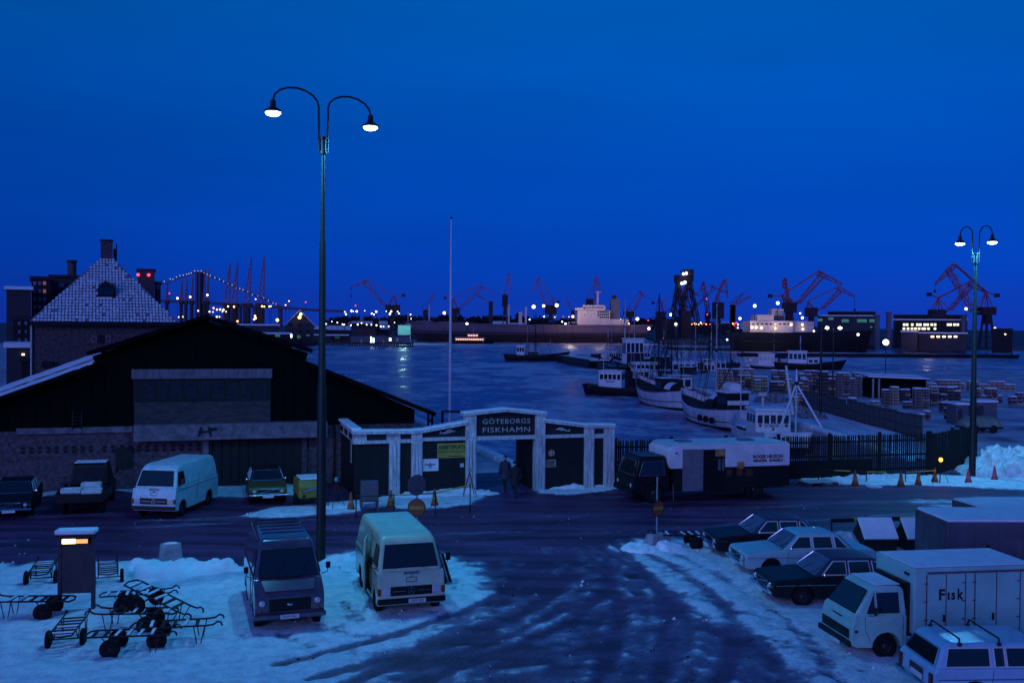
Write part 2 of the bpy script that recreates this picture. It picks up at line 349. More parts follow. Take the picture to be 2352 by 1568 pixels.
def ground_mat():
    m = bpy.data.materials.new('icy_asphalt'); m.use_nodes = True; nt = m.node_tree; b = nt.nodes['Principled BSDF']; N = nt.nodes.new; L = nt.links.new
    at = N('ShaderNodeAttribute'); at.attribute_name = 'snow'
    tc = N('ShaderNodeTexCoord'); n = N('ShaderNodeTexNoise'); n.inputs['Scale'].default_value = 2.6; n.inputs['Detail'].default_value = 9; n.inputs['Roughness'].default_value = 0.72
    L(tc.outputs['Object'], n.inputs['Vector'])
    mp = N('ShaderNodeMapping'); mp.inputs['Rotation'].default_value = (0, 0, -TH); mp.inputs['Scale'].default_value = (0.12, 0.8, 1)
    L(tc.outputs['Object'], mp.inputs[0])
    n3 = N('ShaderNodeTexNoise'); n3.inputs['Scale'].default_value = 1.3; n3.inputs['Detail'].default_value = 6; L(mp.outputs[0], n3.inputs['Vector'])
    a = N('ShaderNodeMath'); a.operation = 'MULTIPLY_ADD'; a.inputs[1].default_value = 0.75; L(n.outputs['Fac'], a.inputs[0]); L(at.outputs['Fac'], a.inputs[2])
    r1 = N('ShaderNodeMapRange'); r1.interpolation_type = 'SMOOTHSTEP'; r1.inputs['From Min'].default_value = 0.74; r1.inputs['From Max'].default_value = 1.10; L(a.outputs[0], r1.inputs['Value'])
    asp = N('ShaderNodeValToRGB'); asp.color_ramp.elements[0].position = 0.35; asp.color_ramp.elements[0].color = (0.040, 0.012, 0.032, 1)
    asp.color_ramp.elements[1].position = 0.75; asp.color_ramp.elements[1].color = (0.20, 0.062, 0.16, 1); L(n3.outputs['Fac'], asp.inputs[0])
    sn = N('ShaderNodeValToRGB'); sn.color_ramp.elements[0].position = 0.32; sn.color_ramp.elements[0].color = (0.50, 0.50, 0.56, 1)
    sn.color_ramp.elements[1].position = 0.6; sn.color_ramp.elements[1].color = (0.82, 0.83, 0.86, 1); L(n.outputs['Fac'], sn.inputs[0])
    sl = N('ShaderNodeMapRange'); sl.interpolation_type = 'SMOOTHSTEP'; sl.inputs['From Min'].default_value = 0.42; sl.inputs['From Max'].default_value = 0.85; L(a.outputs[0], sl.inputs['Value'])
    m0 = N('ShaderNodeMixRGB'); L(sl.outputs[0], m0.inputs[0]); L(asp.outputs[0], m0.inputs[1]); m0.inputs[2].default_value = (0.19, 0.14, 0.23, 1)
    mx = N('ShaderNodeMixRGB'); L(r1.outputs[0], mx.inputs[0]); L(m0.outputs[0], mx.inputs[1]); L(sn.outputs[0], mx.inputs[2]); L(mx.outputs[0], b.inputs['Base Color'])
    ro = N('ShaderNodeMapRange'); ro.inputs['To Min'].default_value = 0.5; ro.inputs['To Max'].default_value = 0.8; L(r1.outputs[0], ro.inputs['Value']); L(ro.outputs[0], b.inputs['Roughness'])
    b.inputs['Specular IOR Level'].default_value = 0.3
    n2 = N('ShaderNodeTexNoise'); n2.inputs['Scale'].default_value = 11; n2.inputs['Detail'].default_value = 6; L(tc.outputs['Object'], n2.inputs['Vector'])
    bp = N('ShaderNodeBump'); bp.inputs['Strength'].default_value = 0.7; bp.inputs['Distance'].default_value = 0.06; L(n2.outputs['Fac'], bp.inputs['Height']); L(bp.outputs[0], b.inputs['Normal'])
    return m
GROUND_M = ground_mat()
_me = build_yard(); _me.materials.append(GROUND_M)
ground = bpy.data.objects.new('ground', _me); C.objects.link(ground); ground['kind'] = 'structure'
CONC = mat('quay_concrete', (0.11,0.09,0.10), 0.85, var=0.3, scale=0.7, bump=0.4, bscale=3)
QSNOW = mat('quay_snow', (0.74,0.75,0.80), 0.8, var=0.0, scale=0.35, col2=(0.16,0.13,0.15), bump=0.5, bscale=4)
QSNOW = mat('quay_snow2', (0.74,0.75,0.80), 0.8, var=0.2, scale=0.22, col2=(0.13,0.10,0.13), bump=0.5, bscale=4)
def plat(name, poly, z, depth, m, kind='structure'):
    n = len(poly); b = MB(); P = [(p[0], p[1], z) for p in poly]; Q = [(p[0], p[1], z-depth) for p in poly]
    b.add(P+Q, [tuple(range(n))] + [((i+1) % n, i, n+i, n+(i+1) % n) for i in range(n)])
    o = b.obj(name, m); o['kind'] = kind; return o
def uv(u_, v_): return (u_*U.x+v_*V.x, u_*U.y+v_*V.y)
plat('quay_wall', [uv(-70,54), uv(110,54), uv(110,53.2), uv(-70,53.2)], -0.02, 4, CONC)
plat('quay_left', [uv(-160,54.0), uv(17.8,54.0), uv(17.8,430), uv(-420,430)], -0.012, 4, QSNOW)
plat('quay_right', [(25.2,60.5), (25.2,196), (60,198), (260,230), (260,90)], -0.016, 4, QSNOW)
lb_ = MB(); m_ = 40
LANE = mat('lane_snow', (0.80,0.81,0.86), 0.75, var=0.2, scale=1.1, col2=(0.40,0.40,0.48), stretch=(1,0.12,1), bump=0.6, bscale=5)
lb_.loft([[Vector((25.9+(30.7-25.9)*j/8, 63+70*i/m_, 0.02+0.06*noise.noise(Vector((j*0.9,i*0.35,2)))+0.10*(j in (0,8))+0.06)) for j in range(9)] for i in range(m_+1)], cap=False, closed=False)
lb_.obj('quay_lane', LANE, smooth=True)['kind'] = 'structure'
# snow-covered kerbs along the quay edges with gaps
kb = MB()
for i in range(26):
    y0 = 62.5 + i*5; kb.box(25.25, 25.85, y0, y0+4.8, -0.1, 0.22+0.08*random.random())
kb.obj('quay_kerb', SNOW, bevel=0.08, kind='structure')
kb = MB()
for i in range(14):
    a = uv(17.3, 55+i*4.0); c = uv(17.3, 58.7+i*4.0); kb.bar((*a,0.1), (*c,0.1), 0.7, 0.3+0.1*random.random())
kb.obj('quay_kerb', SNOW, bevel=0.08, kind='structure')

def water_mat():
    m = bpy.data.materials.new('harbour_water'); m.use_nodes = True; nt = m.node_tree; b = nt.nodes['Principled BSDF']; N = nt.nodes.new; L = nt.links.new
    tc = N('ShaderNodeTexCoord')
    def nz(scale, st, det=4, ro=0.55):
        mp = N('ShaderNodeMapping'); mp.inputs['Scale'].default_value = st; L(tc.outputs['Object'], mp.inputs[0])
        n = N('ShaderNodeTexNoise'); n.inputs['Scale'].default_value = scale; n.inputs['Detail'].default_value = det; n.inputs['Roughness'].default_value = ro; L(mp.outputs[0], n.inputs['Vector']); return n
    ice = nz(0.11, (1, 0.75, 1), 9, 0.74); big = nz(0.012, (1, 0.6, 1), 3)
    ad = N('ShaderNodeMath'); ad.operation = 'MULTIPLY_ADD'; ad.inputs[1].default_value = 0.55; L(big.outputs['Fac'], ad.inputs[0]); L(ice.outputs['Fac'], ad.inputs[2])
    r = N('ShaderNodeValToRGB'); r.color_ramp.elements[0].position = 0.63; r.color_ramp.elements[0].color = (0.055, 0.012, 0.085, 1)
    r.color_ramp.elements[1].position = 0.84; r.color_ramp.elements[1].color = (0.60, 0.60, 0.66, 1)
    e = r.color_ramp.elements.new(0.74); e.color = (0.19, 0.09, 0.25, 1); L(ad.outputs[0], r.inputs[0])
    L(r.outputs[0], b.inputs['Base Color'])
    rr = N('ShaderNodeMapRange'); rr.inputs['From Min'].default_value = 0.64; rr.inputs['From Max'].default_value = 0.8; rr.inputs['To Min'].default_value = 0.20; rr.inputs['To Max'].default_value = 0.5
    L(ad.outputs[0], rr.inputs['Value']); L(rr.outputs[0], b.inputs['Roughness'])
    w1 = nz(0.9, (1, 0.7, 1), 4); w2 = nz(0.22, (1, 0.6, 1), 3)
    s = N('ShaderNodeMath'); s.operation = 'MULTIPLY_ADD'; s.inputs[1].default_value = 1.6; L(w2.outputs['Fac'], s.inputs[0]); L(w1.outputs['Fac'], s.inputs[2])
    bp = N('ShaderNodeBump'); bp.inputs['Strength'].default_value = 0.35; bp.inputs['Distance'].default_value = 0.12; L(s.outputs[0], bp.inputs['Height']); L(bp.outputs[0], b.inputs['Normal'])
    b.inputs['IOR'].default_value = 1.33
    return m
WL = -2.0
wb = MB(); wb.quad((-2500,40,WL),(2500,40,WL),(2500,2600,WL),(-2500,2600,WL)); wb.obj('water', water_mat())['kind'] = 'structure'
bb = MB(); bb.quad((-6000,-400,-3.4),(6000,-400,-3.4),(6000,8500,-3.4),(-6000,8500,-3.4)); bb.obj('harbour_bed', WOODD)['kind'] = 'structure'

# ---- far shore terrain
EDGE = [(-900,800),(600,800),(724,795),(726,777),(960,777),(1480,776),(1520,792),(1700,794),(2000,801),(2400,806),(3200,812)]
SKYL = [(-900,742),(0,745),(380,756),(740,750),(900,748),(1000,745),(1100,742),(1200,744),(1300,749),(1500,751),(1700,751),(1900,751),(2100,756),(2352,758),(3200,760)]
def lerp(tab, x):
    for (a, b), (c, d) in zip(tab, tab[1:]):
        if a <= x <= c: return b + (d-b)*(x-a)/(c-a)
    return tab[0][1] if x < tab[0][0] else tab[-1][1]
def shore_d(px): return gp(px, lerp(EDGE, px), WL).y
_ROWS = (0, 1, 40, 90, 160, 260, 420, 700, 1100, 1700, 2600)
def land_z(px, k):
    d0 = shore_d(px); D = d0 + _ROWS[k]
    if k == 0: return WL - 1.0
    if k == 1: return -0.3
    sk = dp(px, lerp(SKYL, px), d0+700).z
    t = min(1.0, (_ROWS[k]/700.0))
    base = -0.3 + (sk+0.3)*(t**1.2)
    return base + (1.2*(noise.noise(Vector((px*0.02, k*1.7, 0)))) * min(1, k/4) if k < 7 else (k-7)*-1.0 - 0.5)
def land_at(px, D):                                   # ground height at a photo column and a depth
    d0 = shore_d(px); q = D - d0
    for k in range(len(_ROWS)-1):
        if _ROWS[k] <= q <= _ROWS[k+1]:
            t = (q-_ROWS[k])/(_ROWS[k+1]-_ROWS[k]); return land_z(px, k)*(1-t) + land_z(px, k+1)*t
    return -0.3
tb = MB(); cols = list(range(-900, 3201, 20)); rings = []
for k in range(len(_ROWS)):
    rings.append([Vector((*dp(px, 784, shore_d(px)+_ROWS[k]).xy, land_z(px, k))) for px in cols])
tb.loft(rings, cap=False, closed=False)
FAR = mat('far_land', (0.025,0.02,0.025), 0.95, var=0.3, scale=0.03, col2=(0.10,0.10,0.13), bump=0.0)
o = tb.obj('terrain', FAR, smooth=True); o['kind'] = 'structure'

# ---- snow heaps
def snow_pile(label, c, rx, ry, h, rz=0, seed=0, m=None, lump=1.0):
    n = 40; t = []; b = MB(); vs_ = []
    for i in range(n+1):
        for j in range(n+1):
            x = -1+2*i/n; y = -1+2*j/n; r = math.hypot(x, y)
            e = max(0, 1-r**2.2); nn = noise.fractal(Vector((x*rx*1.1+seed*9.7, y*ry*1.1, seed)), 1.0, 2.0, 4)
            n2 = abs(noise.noise(Vector((x*rx*2.6+seed*3, y*ry*2.6, seed+5))))
            z = h*e**0.75*(0.75+0.5*nn) + h*0.4*lump*n2*min(1, e*2.5) - 0.04*(e < 0.02)
            vs_.append((x*rx*(1+0.12*nn), y*ry*(1+0.12*nn), max(z, -0.05) if e > 0.02 else -0.05))
    fs = [(i*(n+1)+j, (i+1)*(n+1)+j, (i+1)*(n+1)+j+1, i*(n+1)+j+1) for i in range(n) for j in range(n)]
    b.add(vs_, fs); o = b.obj('snow_pile', m or SNOW, smooth=True); o.location = (c[0], c[1], 0.0); o.rotation_euler.z = rz
    return tag(o, label, 'snow pile', 'ploughed snow heaps')
snow_pile('long white snow bank behind the carts at the edge of the road', gp(395,1316), 2.6, 1.0, 0.48, TH*0.6, 1)
snow_pile('lumpy snow heap behind the pale blue sedan', gp(1905,1256), 1.9, 1.2, 0.6, 0.3, 2, SNOWD)
snow_pile('big heap of broken snow lumps beside the end of the picket fence', gp(2350,1085), 4.2, 3.0, 1.45, 0.4, 3, SNOWD, 1.3)
snow_pile('low snow ridge along the foot of the gate door with the yellow sign', gp(1010,1138), 3.1, 0.75, 0.35, TH, 4)
snow_pile('thin snow ridge along the foot of the gate wing beside the picket fence', gp(1330,1121), 2.5, 0.45, 0.32, TH, 5)
snow_pile('small snow heap under the foot of the leaning no entry sign', gp(1500,1262), 1.3, 0.8, 0.4, 0.2, 6)
snow_pile('low ridge of ploughed snow along the foot of the picket fence', gp(1985,1102), 4.2, 0.5, 0.35, TH, 7, SNOWD)
snow_pile('flat snow heap between the traffic cones and the gatehouse', gp(800,1166), 1.7, 0.6, 0.22, TH, 8)
snow_pile('snow ridge beside the yellow car at the warehouse gate', gp(672,1132), 0.9, 0.6, 0.4, TH, 9)
snow_pile('small snow bank between the two parked vans', gp(790,1288), 1.0, 0.55, 0.3, TH, 10)
# =================================================================== BUILDINGS NEAR THE GATE
class Plane:
    """Upright plane through ground point P0 along U; local x along U, local y along V (back), z up."""
    def __init__(s, P0, th=TH):
        s.P0 = Vector((P0[0], P0[1], 0)); s.th = th
        s.u = Vector((math.cos(th), math.sin(th), 0)); s.v = Vector((-math.sin(th), math.cos(th), 0))
    def __call__(s, px, py, back=0.0):
        r = ray(px, py); t = (s.P0 + s.v*back - _O).dot(s.v) / r.dot(s.v); p = _O + r*t
        return ((p - s.P0).dot(s.u), p.z)
    def rect(s, b, x0, y0, x1, y1, f, k, zcv=None, zb=None):
        """front face at local y=f spans the photo rectangle, back at y=k"""
        if zcv: (x0, y0), (x1, y1) = zcv(x0, y0), zcv(x1, y1)
        a = s(x0, y0, f); c = s(x1, y1, f); b.box(a[0], c[0], f, k, c[1] if zb is None else zb, a[1]); return b
BRICK = mat('old_brick', (0.105,0.068,0.09), 0.9, var=0.35, scale=6, bump=0.6, bscale=25)
STONE = mat('rubble_stone', (0.10,0.07,0.085), 0.9, var=0.45, scale=5, bump=0.8, bscale=12)
PALE = mat('pale_board', (0.15,0.12,0.16), 0.85, var=0.25, scale=2, stretch=(6,1,1))
GREYB = mat('grey_board', (0.05,0.042,0.05), 0.85, var=0.3, scale=2, stretch=(1,1,6))
DOORG = mat('dark_green_door', (0.010,0.012,0.014), 0.75, var=0.2, scale=5, stretch=(8,1,1))
CONCL = mat('light_concrete', (0.16,0.135,0.17), 0.85, var=0.3, scale=2.5, bump=0.2)

# ---- fish warehouse
WP = Plane((-15.6, 50.2)); wh = T('warehouse', 'long black timber warehouse with low gable and brick ground floor', 'warehouse', WP.P0, TH)
O = WP
def pt(px, py, back=0.0): a = WP(px, py, back); return (a[0], a[1])
ap = pt(475,722); nr = pt(715,800); nrw = pt(708,800); ar0 = pt(712,832); ar1 = pt(995,944); wr = pt(952,965)
nl = pt(203,806); nlw = pt(212,806); al0 = pt(207,836); al1 = pt(-70,934); wt = pt(305,984)[1]
Dp = 34.0
g = MB(); prof = [(al1[0], wt), (wr[0], wt), (wr[0], wr[1]+0.6), (ar0[0]-0.3, ar0[1]-0.15), (nrw[0], nr[1]-0.25), (ap[0], ap[1]-0.3), (nlw[0], nl[1]-0.25), (al0[0]+0.3, al0[1]-0.15), (al1[0], al1[1]-0.2)]
n = len(prof); g.add([(x,0,z) for x,z in prof] + [(x,Dp,z) for x,z in prof], [tuple(range(n)), tuple(range(2*n-1,n-1,-1))] + [((i+1)%n,i,n+i,n+(i+1)%n) for i in range(n)])
g.obj('gable_wall', TAR, wh)
# vertical tarred boards with cover strips over the gable
_bm = MB().box(-0.03,0.03,-0.035,0,0,1).mesh('cover_strip', TAR)
def gable_z(x):
    for (a, za), (c, zc_) in zip(prof[2:], prof[3:]):
        lo, hi = min(a,c), max(a,c)
        if lo <= x <= hi and hi-lo > 0.5: return za + (zc_-za)*(x-a)/(c-a)
    return wt
x = al1[0]+0.4
while x < wr[0]:
    z1 = gable_z(x)-0.1
    if z1-wt > 0.3: inst('cover_strip', _bm, wh, (x,0,wt), scale=(1,1,z1-wt))
    x += 0.62
w = MB(); w.box(al1[0], wr[0], 0.05, Dp-0.1, -0.05, wt-0.003); w.obj('brick_wall', BRICK, wh)
def roofslab(name, a, b, m, y0=-0.9, th=0.22, y1=None):
    b_ = MB(); d = Vector((b[0]-a[0],0,b[1]-a[1])); nn = Vector((-d.z,0,d.x)); nn = nn if nn.z > 0 else -nn
    y1 = Dp+0.5 if y1 is None else y1
    b_.slab([(a[0],y0,a[1]),(b[0],y0,b[1]),(b[0],y1,b[1]),(a[0],y1,a[1])], th, nn); return b_.obj(name, m, wh)
ROOFD = mat('tar_roof', (0.004,0.004,0.0045), 0.95, var=0.4, scale=1.5, spec=0.1)
roofslab('roof', ap, nr, ROOFD); roofslab('roof', (ap[0]-0.01,ap[1]), nl, ROOFD); roofslab('roof', ar0, ar1, ROOFD)
roofslab('roof', al0, al1, ROOFD)
# the left aisle roof climbs away from the street and carries snow
b_ = MB(); W_ = [(al0, 0.10, 0.24), (al0, 0.30, 1.0)]
def snowband(y0, y1, z0, z1, xa=al0[0]+0.2, xb=al1[0]):
    def zz(x): return al0[1] + (al1[1]-al0[1])*(x-al0[0])/(al1[0]-al0[0])
    q = MB(); m_ = 18
    for i in range(m_):
        x0 = xa+(xb-xa)*i/m_; x1 = xa+(xb-xa)*(i+1)/m_; j0 = 0.012*math.sin(i*2.1); j1 = 0.012*math.sin((i+1)*2.1)
        q.slab([(x0,y0,zz(x0)+z0+j0),(x1,y0,zz(x1)+z0+j1),(x1,y1,zz(x1)+z1+j1),(x0,y1,zz(x0)+z1+j0)], 0.06, (0,0,1))
    return q
snowband(-0.9,1.6,0.03,0.17).obj('roof_snow', SNOW, wh)
snowband(3.2,6.4,0.30,0.52).obj('roof_snow', SNOW, wh)
# front: pale lintel, window band with panes, board panel, loading beam, sliding door
def wpart(name, m, x0, y0, x1, y1, f=-0.12, k=-0.005, bevel=0):
    return WP.rect(MB(), x0, y0, x1, y1, f, k).obj(name, m, wh, bevel=bevel)
wpart('lintel', PALE, 302,848,625,868, -0.25)
wpart('window_band', BLACK, 306,869,622,922, -0.10)
PANEF = mat('dim_pane', (0.02,0.022,0.03), 0.2, var=0.3, scale=3, spec=0.7)
for i in range(9):
    x0 = 330+i*32
    fr = wpart('window', WOODD, x0, 876, x0+26, 918, -0.13, -0.101)
    for a in range(2):
        for c in range(2):
            WP.rect(MB(), x0+3+a*11, 879+c*19, x0+12+a*11, 896+c*19, -0.14, -0.1305).obj('pane', PANEF, fr)
for i in range(4):
    wpart('board', GREYB, 308,924+i*13,621,936.6+i*13, -0.16-0.012*(i%2))
wpart('loading_beam', CONCL, 306,977,752,1003, -0.75)
wpart('sliding_door', DOORG, 480,1006,584,1113, -0.10); wpart('sliding_door', DOORG, 586,1006,692,1113, -0.16)
for i in range(10): wpart('door_batten', DOORG, 484+i*20.5,1008,486.5+i*20.5,1111, -0.19, -0.10)
wpart('door_jamb', CONCL, 466,1012,479,1116, -0.14); wpart('door_jamb', BRICK, 693,1005,704,1116, -0.14)
_vh = MB()
for i in range(22):
    x0 = 48+i*19.6 + (12 if i > 8 else 0)
    if x0 > 462: break
    for r_ in range(2): wpart('vent_hole', BLACK, x0, 1026+r_*9-(i*0.35), x0+6.5, 1032+r_*9-(i*0.35), -0.012, 0.049)
wpart('wall_door', DOORG, 266,1027,304,1075, -0.04)
wpart('ledge', CONCL, 37,984,304,992, -0.10)
# bracket over the door, a hanging ladder on the black gable, a lamp by the corner
hb = MB(); a = pt(456,998); c = pt(462,977); e = pt(484,998)
hb.bar((a[0],-0.8,a[1]),(c[0],-0.8,c[1]),0.08); hb.bar((e[0],-0.8,e[1]),(e[0]-0.1,-0.8,c[1]),0.08); hb.bar((a[0],-0.8,(a[1]+c[1])/2),(e[0],-0.8,(a[1]+c[1])/2),0.07); hb.bar((e[0]-0.1,-0.8,c[1]-0.1),(e[0]+0.3,-0.8,c[1]-0.1),0.1)
hb.obj('door_bracket', BLACK, wh)
ld = MB(); a = pt(167,944); c = pt(188,985)
for xx in (a[0], c[0]): ld.bar((xx,-0.12,a[1]),(xx,-0.12,c[1]),0.05)
for i in range(5): zz = a[1]+(c[1]-a[1])*(i+0.5)/5; ld.bar((a[0],-0.12,zz),(c[0],-0.12,zz),0.04)
ld.obj('ladder', IRON, wh)
dpz = MB(); a = pt(767,975); dpz.tube((a[0],-0.08,-0.02),(a[0],-0.08,a[1]),0.06); dpz.obj('drainpipe', BLACK, wh)

# ---- gate
_g0 = gp(1083,1133); GP = Plane(_g0); gate = T('harbour_gate', 'dark harbour gate with white posts, fish emblems and lettered sign board', 'gate', GP.P0, TH)
GWH = mat('gate_white', (0.54,0.54,0.56), 0.7, var=0.28, scale=4, stretch=(2.5,2.5,0.35), bump=0.15)
GDK = mat('gate_dark', (0.006,0.007,0.010), 0.65, var=0.2, scale=3)
GPN = mat('sign_panel', (0.010,0.014,0.020), 0.6, var=0.2, scale=3)
def gr(name, m, x0, y0, x1, y1, f, k, z=ZG, zb=None, bevel=0, par=None):
    return GP.rect(MB(), x0, y0, x1, y1, f, k, z, zb).obj(name, m, par or gate, bevel=bevel)
def post(x0, x1, ytop, z=ZG, ymid=480, f=-0.22):
    p = gr('post', GWH, x0, ymid, x1, 1100, f, 0.30, z, zb=0.0)
    wv = (x1-x0)
    for i in range(3):
        gr('post_batten', GWH, x0+wv*(0.05+0.33*i), ymid+22, x0+wv*(0.27+0.33*i), 1100, f-0.05, f-0.002, z, zb=0.02, par=p)
    if ytop: gr('post_head', GWH, x0-2, ytop, x1+2, ymid-3, f-0.03, 0.31, z)
post(583,692,240, ymid=490); post(1352,1452,236, ymid=478)
post(1892,1990,362, ymid=465); post(2108,2215,362, ymid=465)
post(1640,1735,345, ZF, 430); post(1436,1530,None, ZF, 448)
def topcap(pts, z, f=-0.34, k=0.42, th=0.13, m=GWH, name='coping'):
    b = MB(); P = [GP(*z(*p), f) for p in pts]
    for (x0, z0), (x1, z1) in zip(P, P[1:]):
        b.add([(x0,f,z0-th),(x1,f,z1-th),(x1,k,z1-th),(x0,k,z0-th),(x0,f,z0),(x1,f,z1),(x1,k,z1),(x0,k,z0)], [(0,3,2,1),(4,5,6,7),(0,1,5,4),(1,2,6,5),(2,3,7,6),(3,0,4,7)])
    c = b.obj(name, m, gate)
    b = MB()
    for (x0, z0), (x1, z1) in zip(P, P[1:]):
        b.add([(x0,f+0.03,z0+0.003),(x1,f+0.03,z1+0.003),(x1,k-0.03,z1+0.003),(x0,k-0.03,z0+0.003),(x0,f+0.05,z0+0.07),(x1,f+0.05,z1+0.07),(x1,k-0.05,z1+0.07),(x0,k-0.05,z0+0.07)], [(0,3,2,1),(4,5,6,7),(0,1,5,4),(1,2,6,5),(2,3,7,6),(3,0,4,7)])
    b.obj('coping_snow', SNOW, c, bevel=0.02)
topcap([(556,222),(1020,172),(1478,216)], ZG); topcap([(1442,292),(1905,348),(2236,350)], ZG)
topcap([(1095,350),(1640,346),(1760,335),(2158,262)], ZF)
def panel(pts, z, f, k, m, name):
    b = MB(); P = [GP(*z(*p), f) for p in pts]; n_ = len(P)
    b.add([(x,f,zz) for x,zz in P]+[(x,k,zz) for x,zz in P], [tuple(range(n_)), tuple(range(2*n_-1,n_-1,-1))]+[((i+1)%n_,i,n_+i,n_+(i+1)%n_) for i in range(n_)])
    return b.obj(name, m, gate)
panel([(695,470),(1350,466),(1350,232),(1020,196),(695,236)], ZG, -0.10, 0.2, GPN, 'sign_board')
panel([(103,485),(580,480),(580,330),(103,408)], ZG, -0.10, 0.2, GPN, 'sign_board')
panel([(1456,455),(1888,448),(1888,360),(1456,318)], ZG, -0.10, 0.2, GPN, 'sign_board')
panel([(1104,440),(1640,434),(1640,350),(1104,354)], ZF, -0.14, 0.2, GWH, 'parapet')
gr('parapet_panel', GPN, 1226,372,1406,430, -0.16, -0.1405, ZF); gr('parapet_panel', GPN, 1536,372,1636,416, -0.16, -0.1405, ZF)
gr('parapet', GWH, 1996,360,2106,462, -0.12, 0.2); gr('parapet_panel', GPN, 2001,390,2104,440, -0.14, -0.1205)
for x0, x1, y0, z in ((695,1350,472,ZG), (104,581,487,ZG), (1455,1890,456,ZG), (1994,2106,463,ZG)):
    gr('beam', GWH, x0, y0, x1, y0+26, -0.20, 0.24, z)
gr('beam', GWH, 1100,436,1640,452, -0.20, 0.24, ZF)
gr('door_leaf', GDK, 104,515,580,1108, -0.05, 0.12, zb=0.05); gr('door_leaf', GDK, 1456,484,1890,1042, -0.05, 0.12, zb=0.05)
gr('door_leaf', GDK, 1996,492,2106,1035, -0.05, 0.12, zb=0.05); gr('door_leaf', GDK, 1531,450,1640,940, -0.05, 0.12, ZF, zb=0.05)
for i in range(14): gr('door_board', GDK, 1458+i*31, 486, 1484+i*31, 1040, -0.075, -0.052, zb=0.06)
for i in range(15): gr('door_board', GDK, 107+i*31.5, 517, 134+i*31.5, 1106, -0.075, -0.052, zb=0.06)
# open leaf swung inwards beside the right tall post
a = GP(*ZG(1350,490)); b = MB(); b.box(a[0]-0.12, a[0]-0.02, 0.31, 3.0, 0.05, a[1]); b.obj('open_leaf', GDK, gate)
# gatehouse wing with a return wall
gx0 = GP(*ZF(1104,440))[0]; gx1 = GP(*ZF(1436,440))[0]; gz = GP(*ZF(1104,452))[1]; gzt = GP(*ZF(1104,356))[1]
MB().box(gx0+0.05, gx1, -0.03, 5.5, 0.0, gz-0.02).obj('gatehouse_wall', GDK, gate)
MB().box(gx0, gx0+0.25, -0.1, 5.6, gz, gzt).obj('parapet', GWH, gate)
for i in range(3): MB().box(gx0-0.02, gx0-0.002, 0.5+i*1.7, 1.6+i*1.7, gz+0.1, gzt-0.12).obj('parapet_panel', GPN, gate)
MB().box(gx0-0.1, gx0+0.4, -0.05, 5.7, gzt+0.075, gzt+0.2).obj('coping_snow', SNOW, gate, bevel=0.03)
MB().box(gx0+0.4, gx1, 0.5, 5.4, gz-0.015, gz+0.05).obj('flat_roof', ROOFD, gate)
wn = MB().box(gx0+0.02, gx0+0.045, 1.0, 1.45, 1.6, 3.0).obj('window', WHITED, gate)
for i in range(2): MB().box(gx0+0.0, gx0+0.018, 1.04+i*0.21, 1.2+i*0.21, 1.64, 2.96).obj('pane', GLASS, wn)
for i in range(12): MB().box(gx0+0.1+i*(gx1-gx0-0.1)/12, gx0+0.02+(i+1)*(gx1-gx0-0.1)/12, -0.055, -0.032, 0.02, gz-0.05).obj('door_board', GDK, gate)
# lettering and fish
LET = mat('lettering', (0.48,0.46,0.46), 0.6, var=0.1)
def gtext(body, cx, cy, wpx, hpx, m, z=ZG, y=-0.12, ext=0.006, off=0.0, par=None, xs=None, space=1.0):
    (x0, z0) = GP(*z(cx-wpx/2, cy), y); (x1, z1) = GP(*z(cx+wpx/2, cy), y); zt = GP(*z(cx, cy-hpx/2), y)[1]; zb = GP(*z(cx, cy+hpx/2), y)[1]
    size = (zt-zb)/0.70
    o = text(body, 'lettering', size, m, par or gate, ((x0+x1)/2, y, (zt+zb)/2), (math.pi/2,0,0), ext=ext, off=off, space=space)
    bb = [v.co.x for v in o.data.vertices]; w_ = max(bb)-min(bb); o.scale = ((x1-x0)/w_, 1, 1); return o
gtext('GÖTEBORGS', 1025, 308, 520, 52, LET, off=0.0, space=1.12); gtext('FISKHAMN', 1025, 400, 520, 56, LET, off=0.0, space=1.12)
def fish(pts, z=ZG, flip=False):
    return panel(pts, z, -0.125, -0.1005, LET, 'fish_emblem')
FS = [(288,448),(300,412),(308,430),(345,425),(372,400),(405,392),(428,398),(440,410),(470,410),(452,420),(428,424),(408,428),(400,442),(392,430),(365,440),(330,444),(306,440)]
fish(FS); fish([(1560,394),(1590,386),(1606,374),(1640,374),(1664,388),(1700,408),(1712,405),(1722,384),(1728,416),(1700,416),(1660,406),(1640,404),(1630,416),(1622,400),(1592,400)])
SY = mat('sign_yellow', (0.36,0.30,0.06), 0.6, var=0.12); SINK = mat('sign_ink', (0.02,0.02,0.02), 0.6, var=0)
sg = gr('work_sign', SY, 265,550,576,702, -0.10, -0.08)
gtext('ARBETSPLATS', 424, 592, 296, 40, SINK, y=-0.106, off=0.008, ext=0.003); gtext('OBEHÖRIGA ÄGA EJ TILLTRÄDE', 422, 640, 296, 22, SINK, y=-0.106, off=0.0, ext=0.003)
gtext('AB C.J. FREDRIKSSON', 478, 686, 180, 12, SINK, y=-0.106, ext=0.003) if False else [gr('print_line', SINK, 388+i*34,682,388+i*34+28,692, -0.106, -0.1005) for i in range(5)]
sw = gr('white_sign', WHITE, 101,722,276,850, -0.10, -0.08)
for i, (a0, a1, yy) in enumerate(((124,246,778),(166,206,792),(168,205,812))): gr('print_line', mat('blue_print',(0.05,0.08,0.22),0.6,var=0), a0, yy, a1, yy+9, -0.106, -0.1005)
gr('print_crest', MATS['blue_print'], 180,758,194,772, -0.106, -0.1005)
for i in range(2): gr('small_notice', PLATE, 517,770+i*22,556,785+i*22, -0.10, -0.08)
nt_ = gr('notice', mat('notice_buff',(0.40,0.33,0.25),0.7,var=0.2), 1457,730,1571,806, -0.10, -0.08)
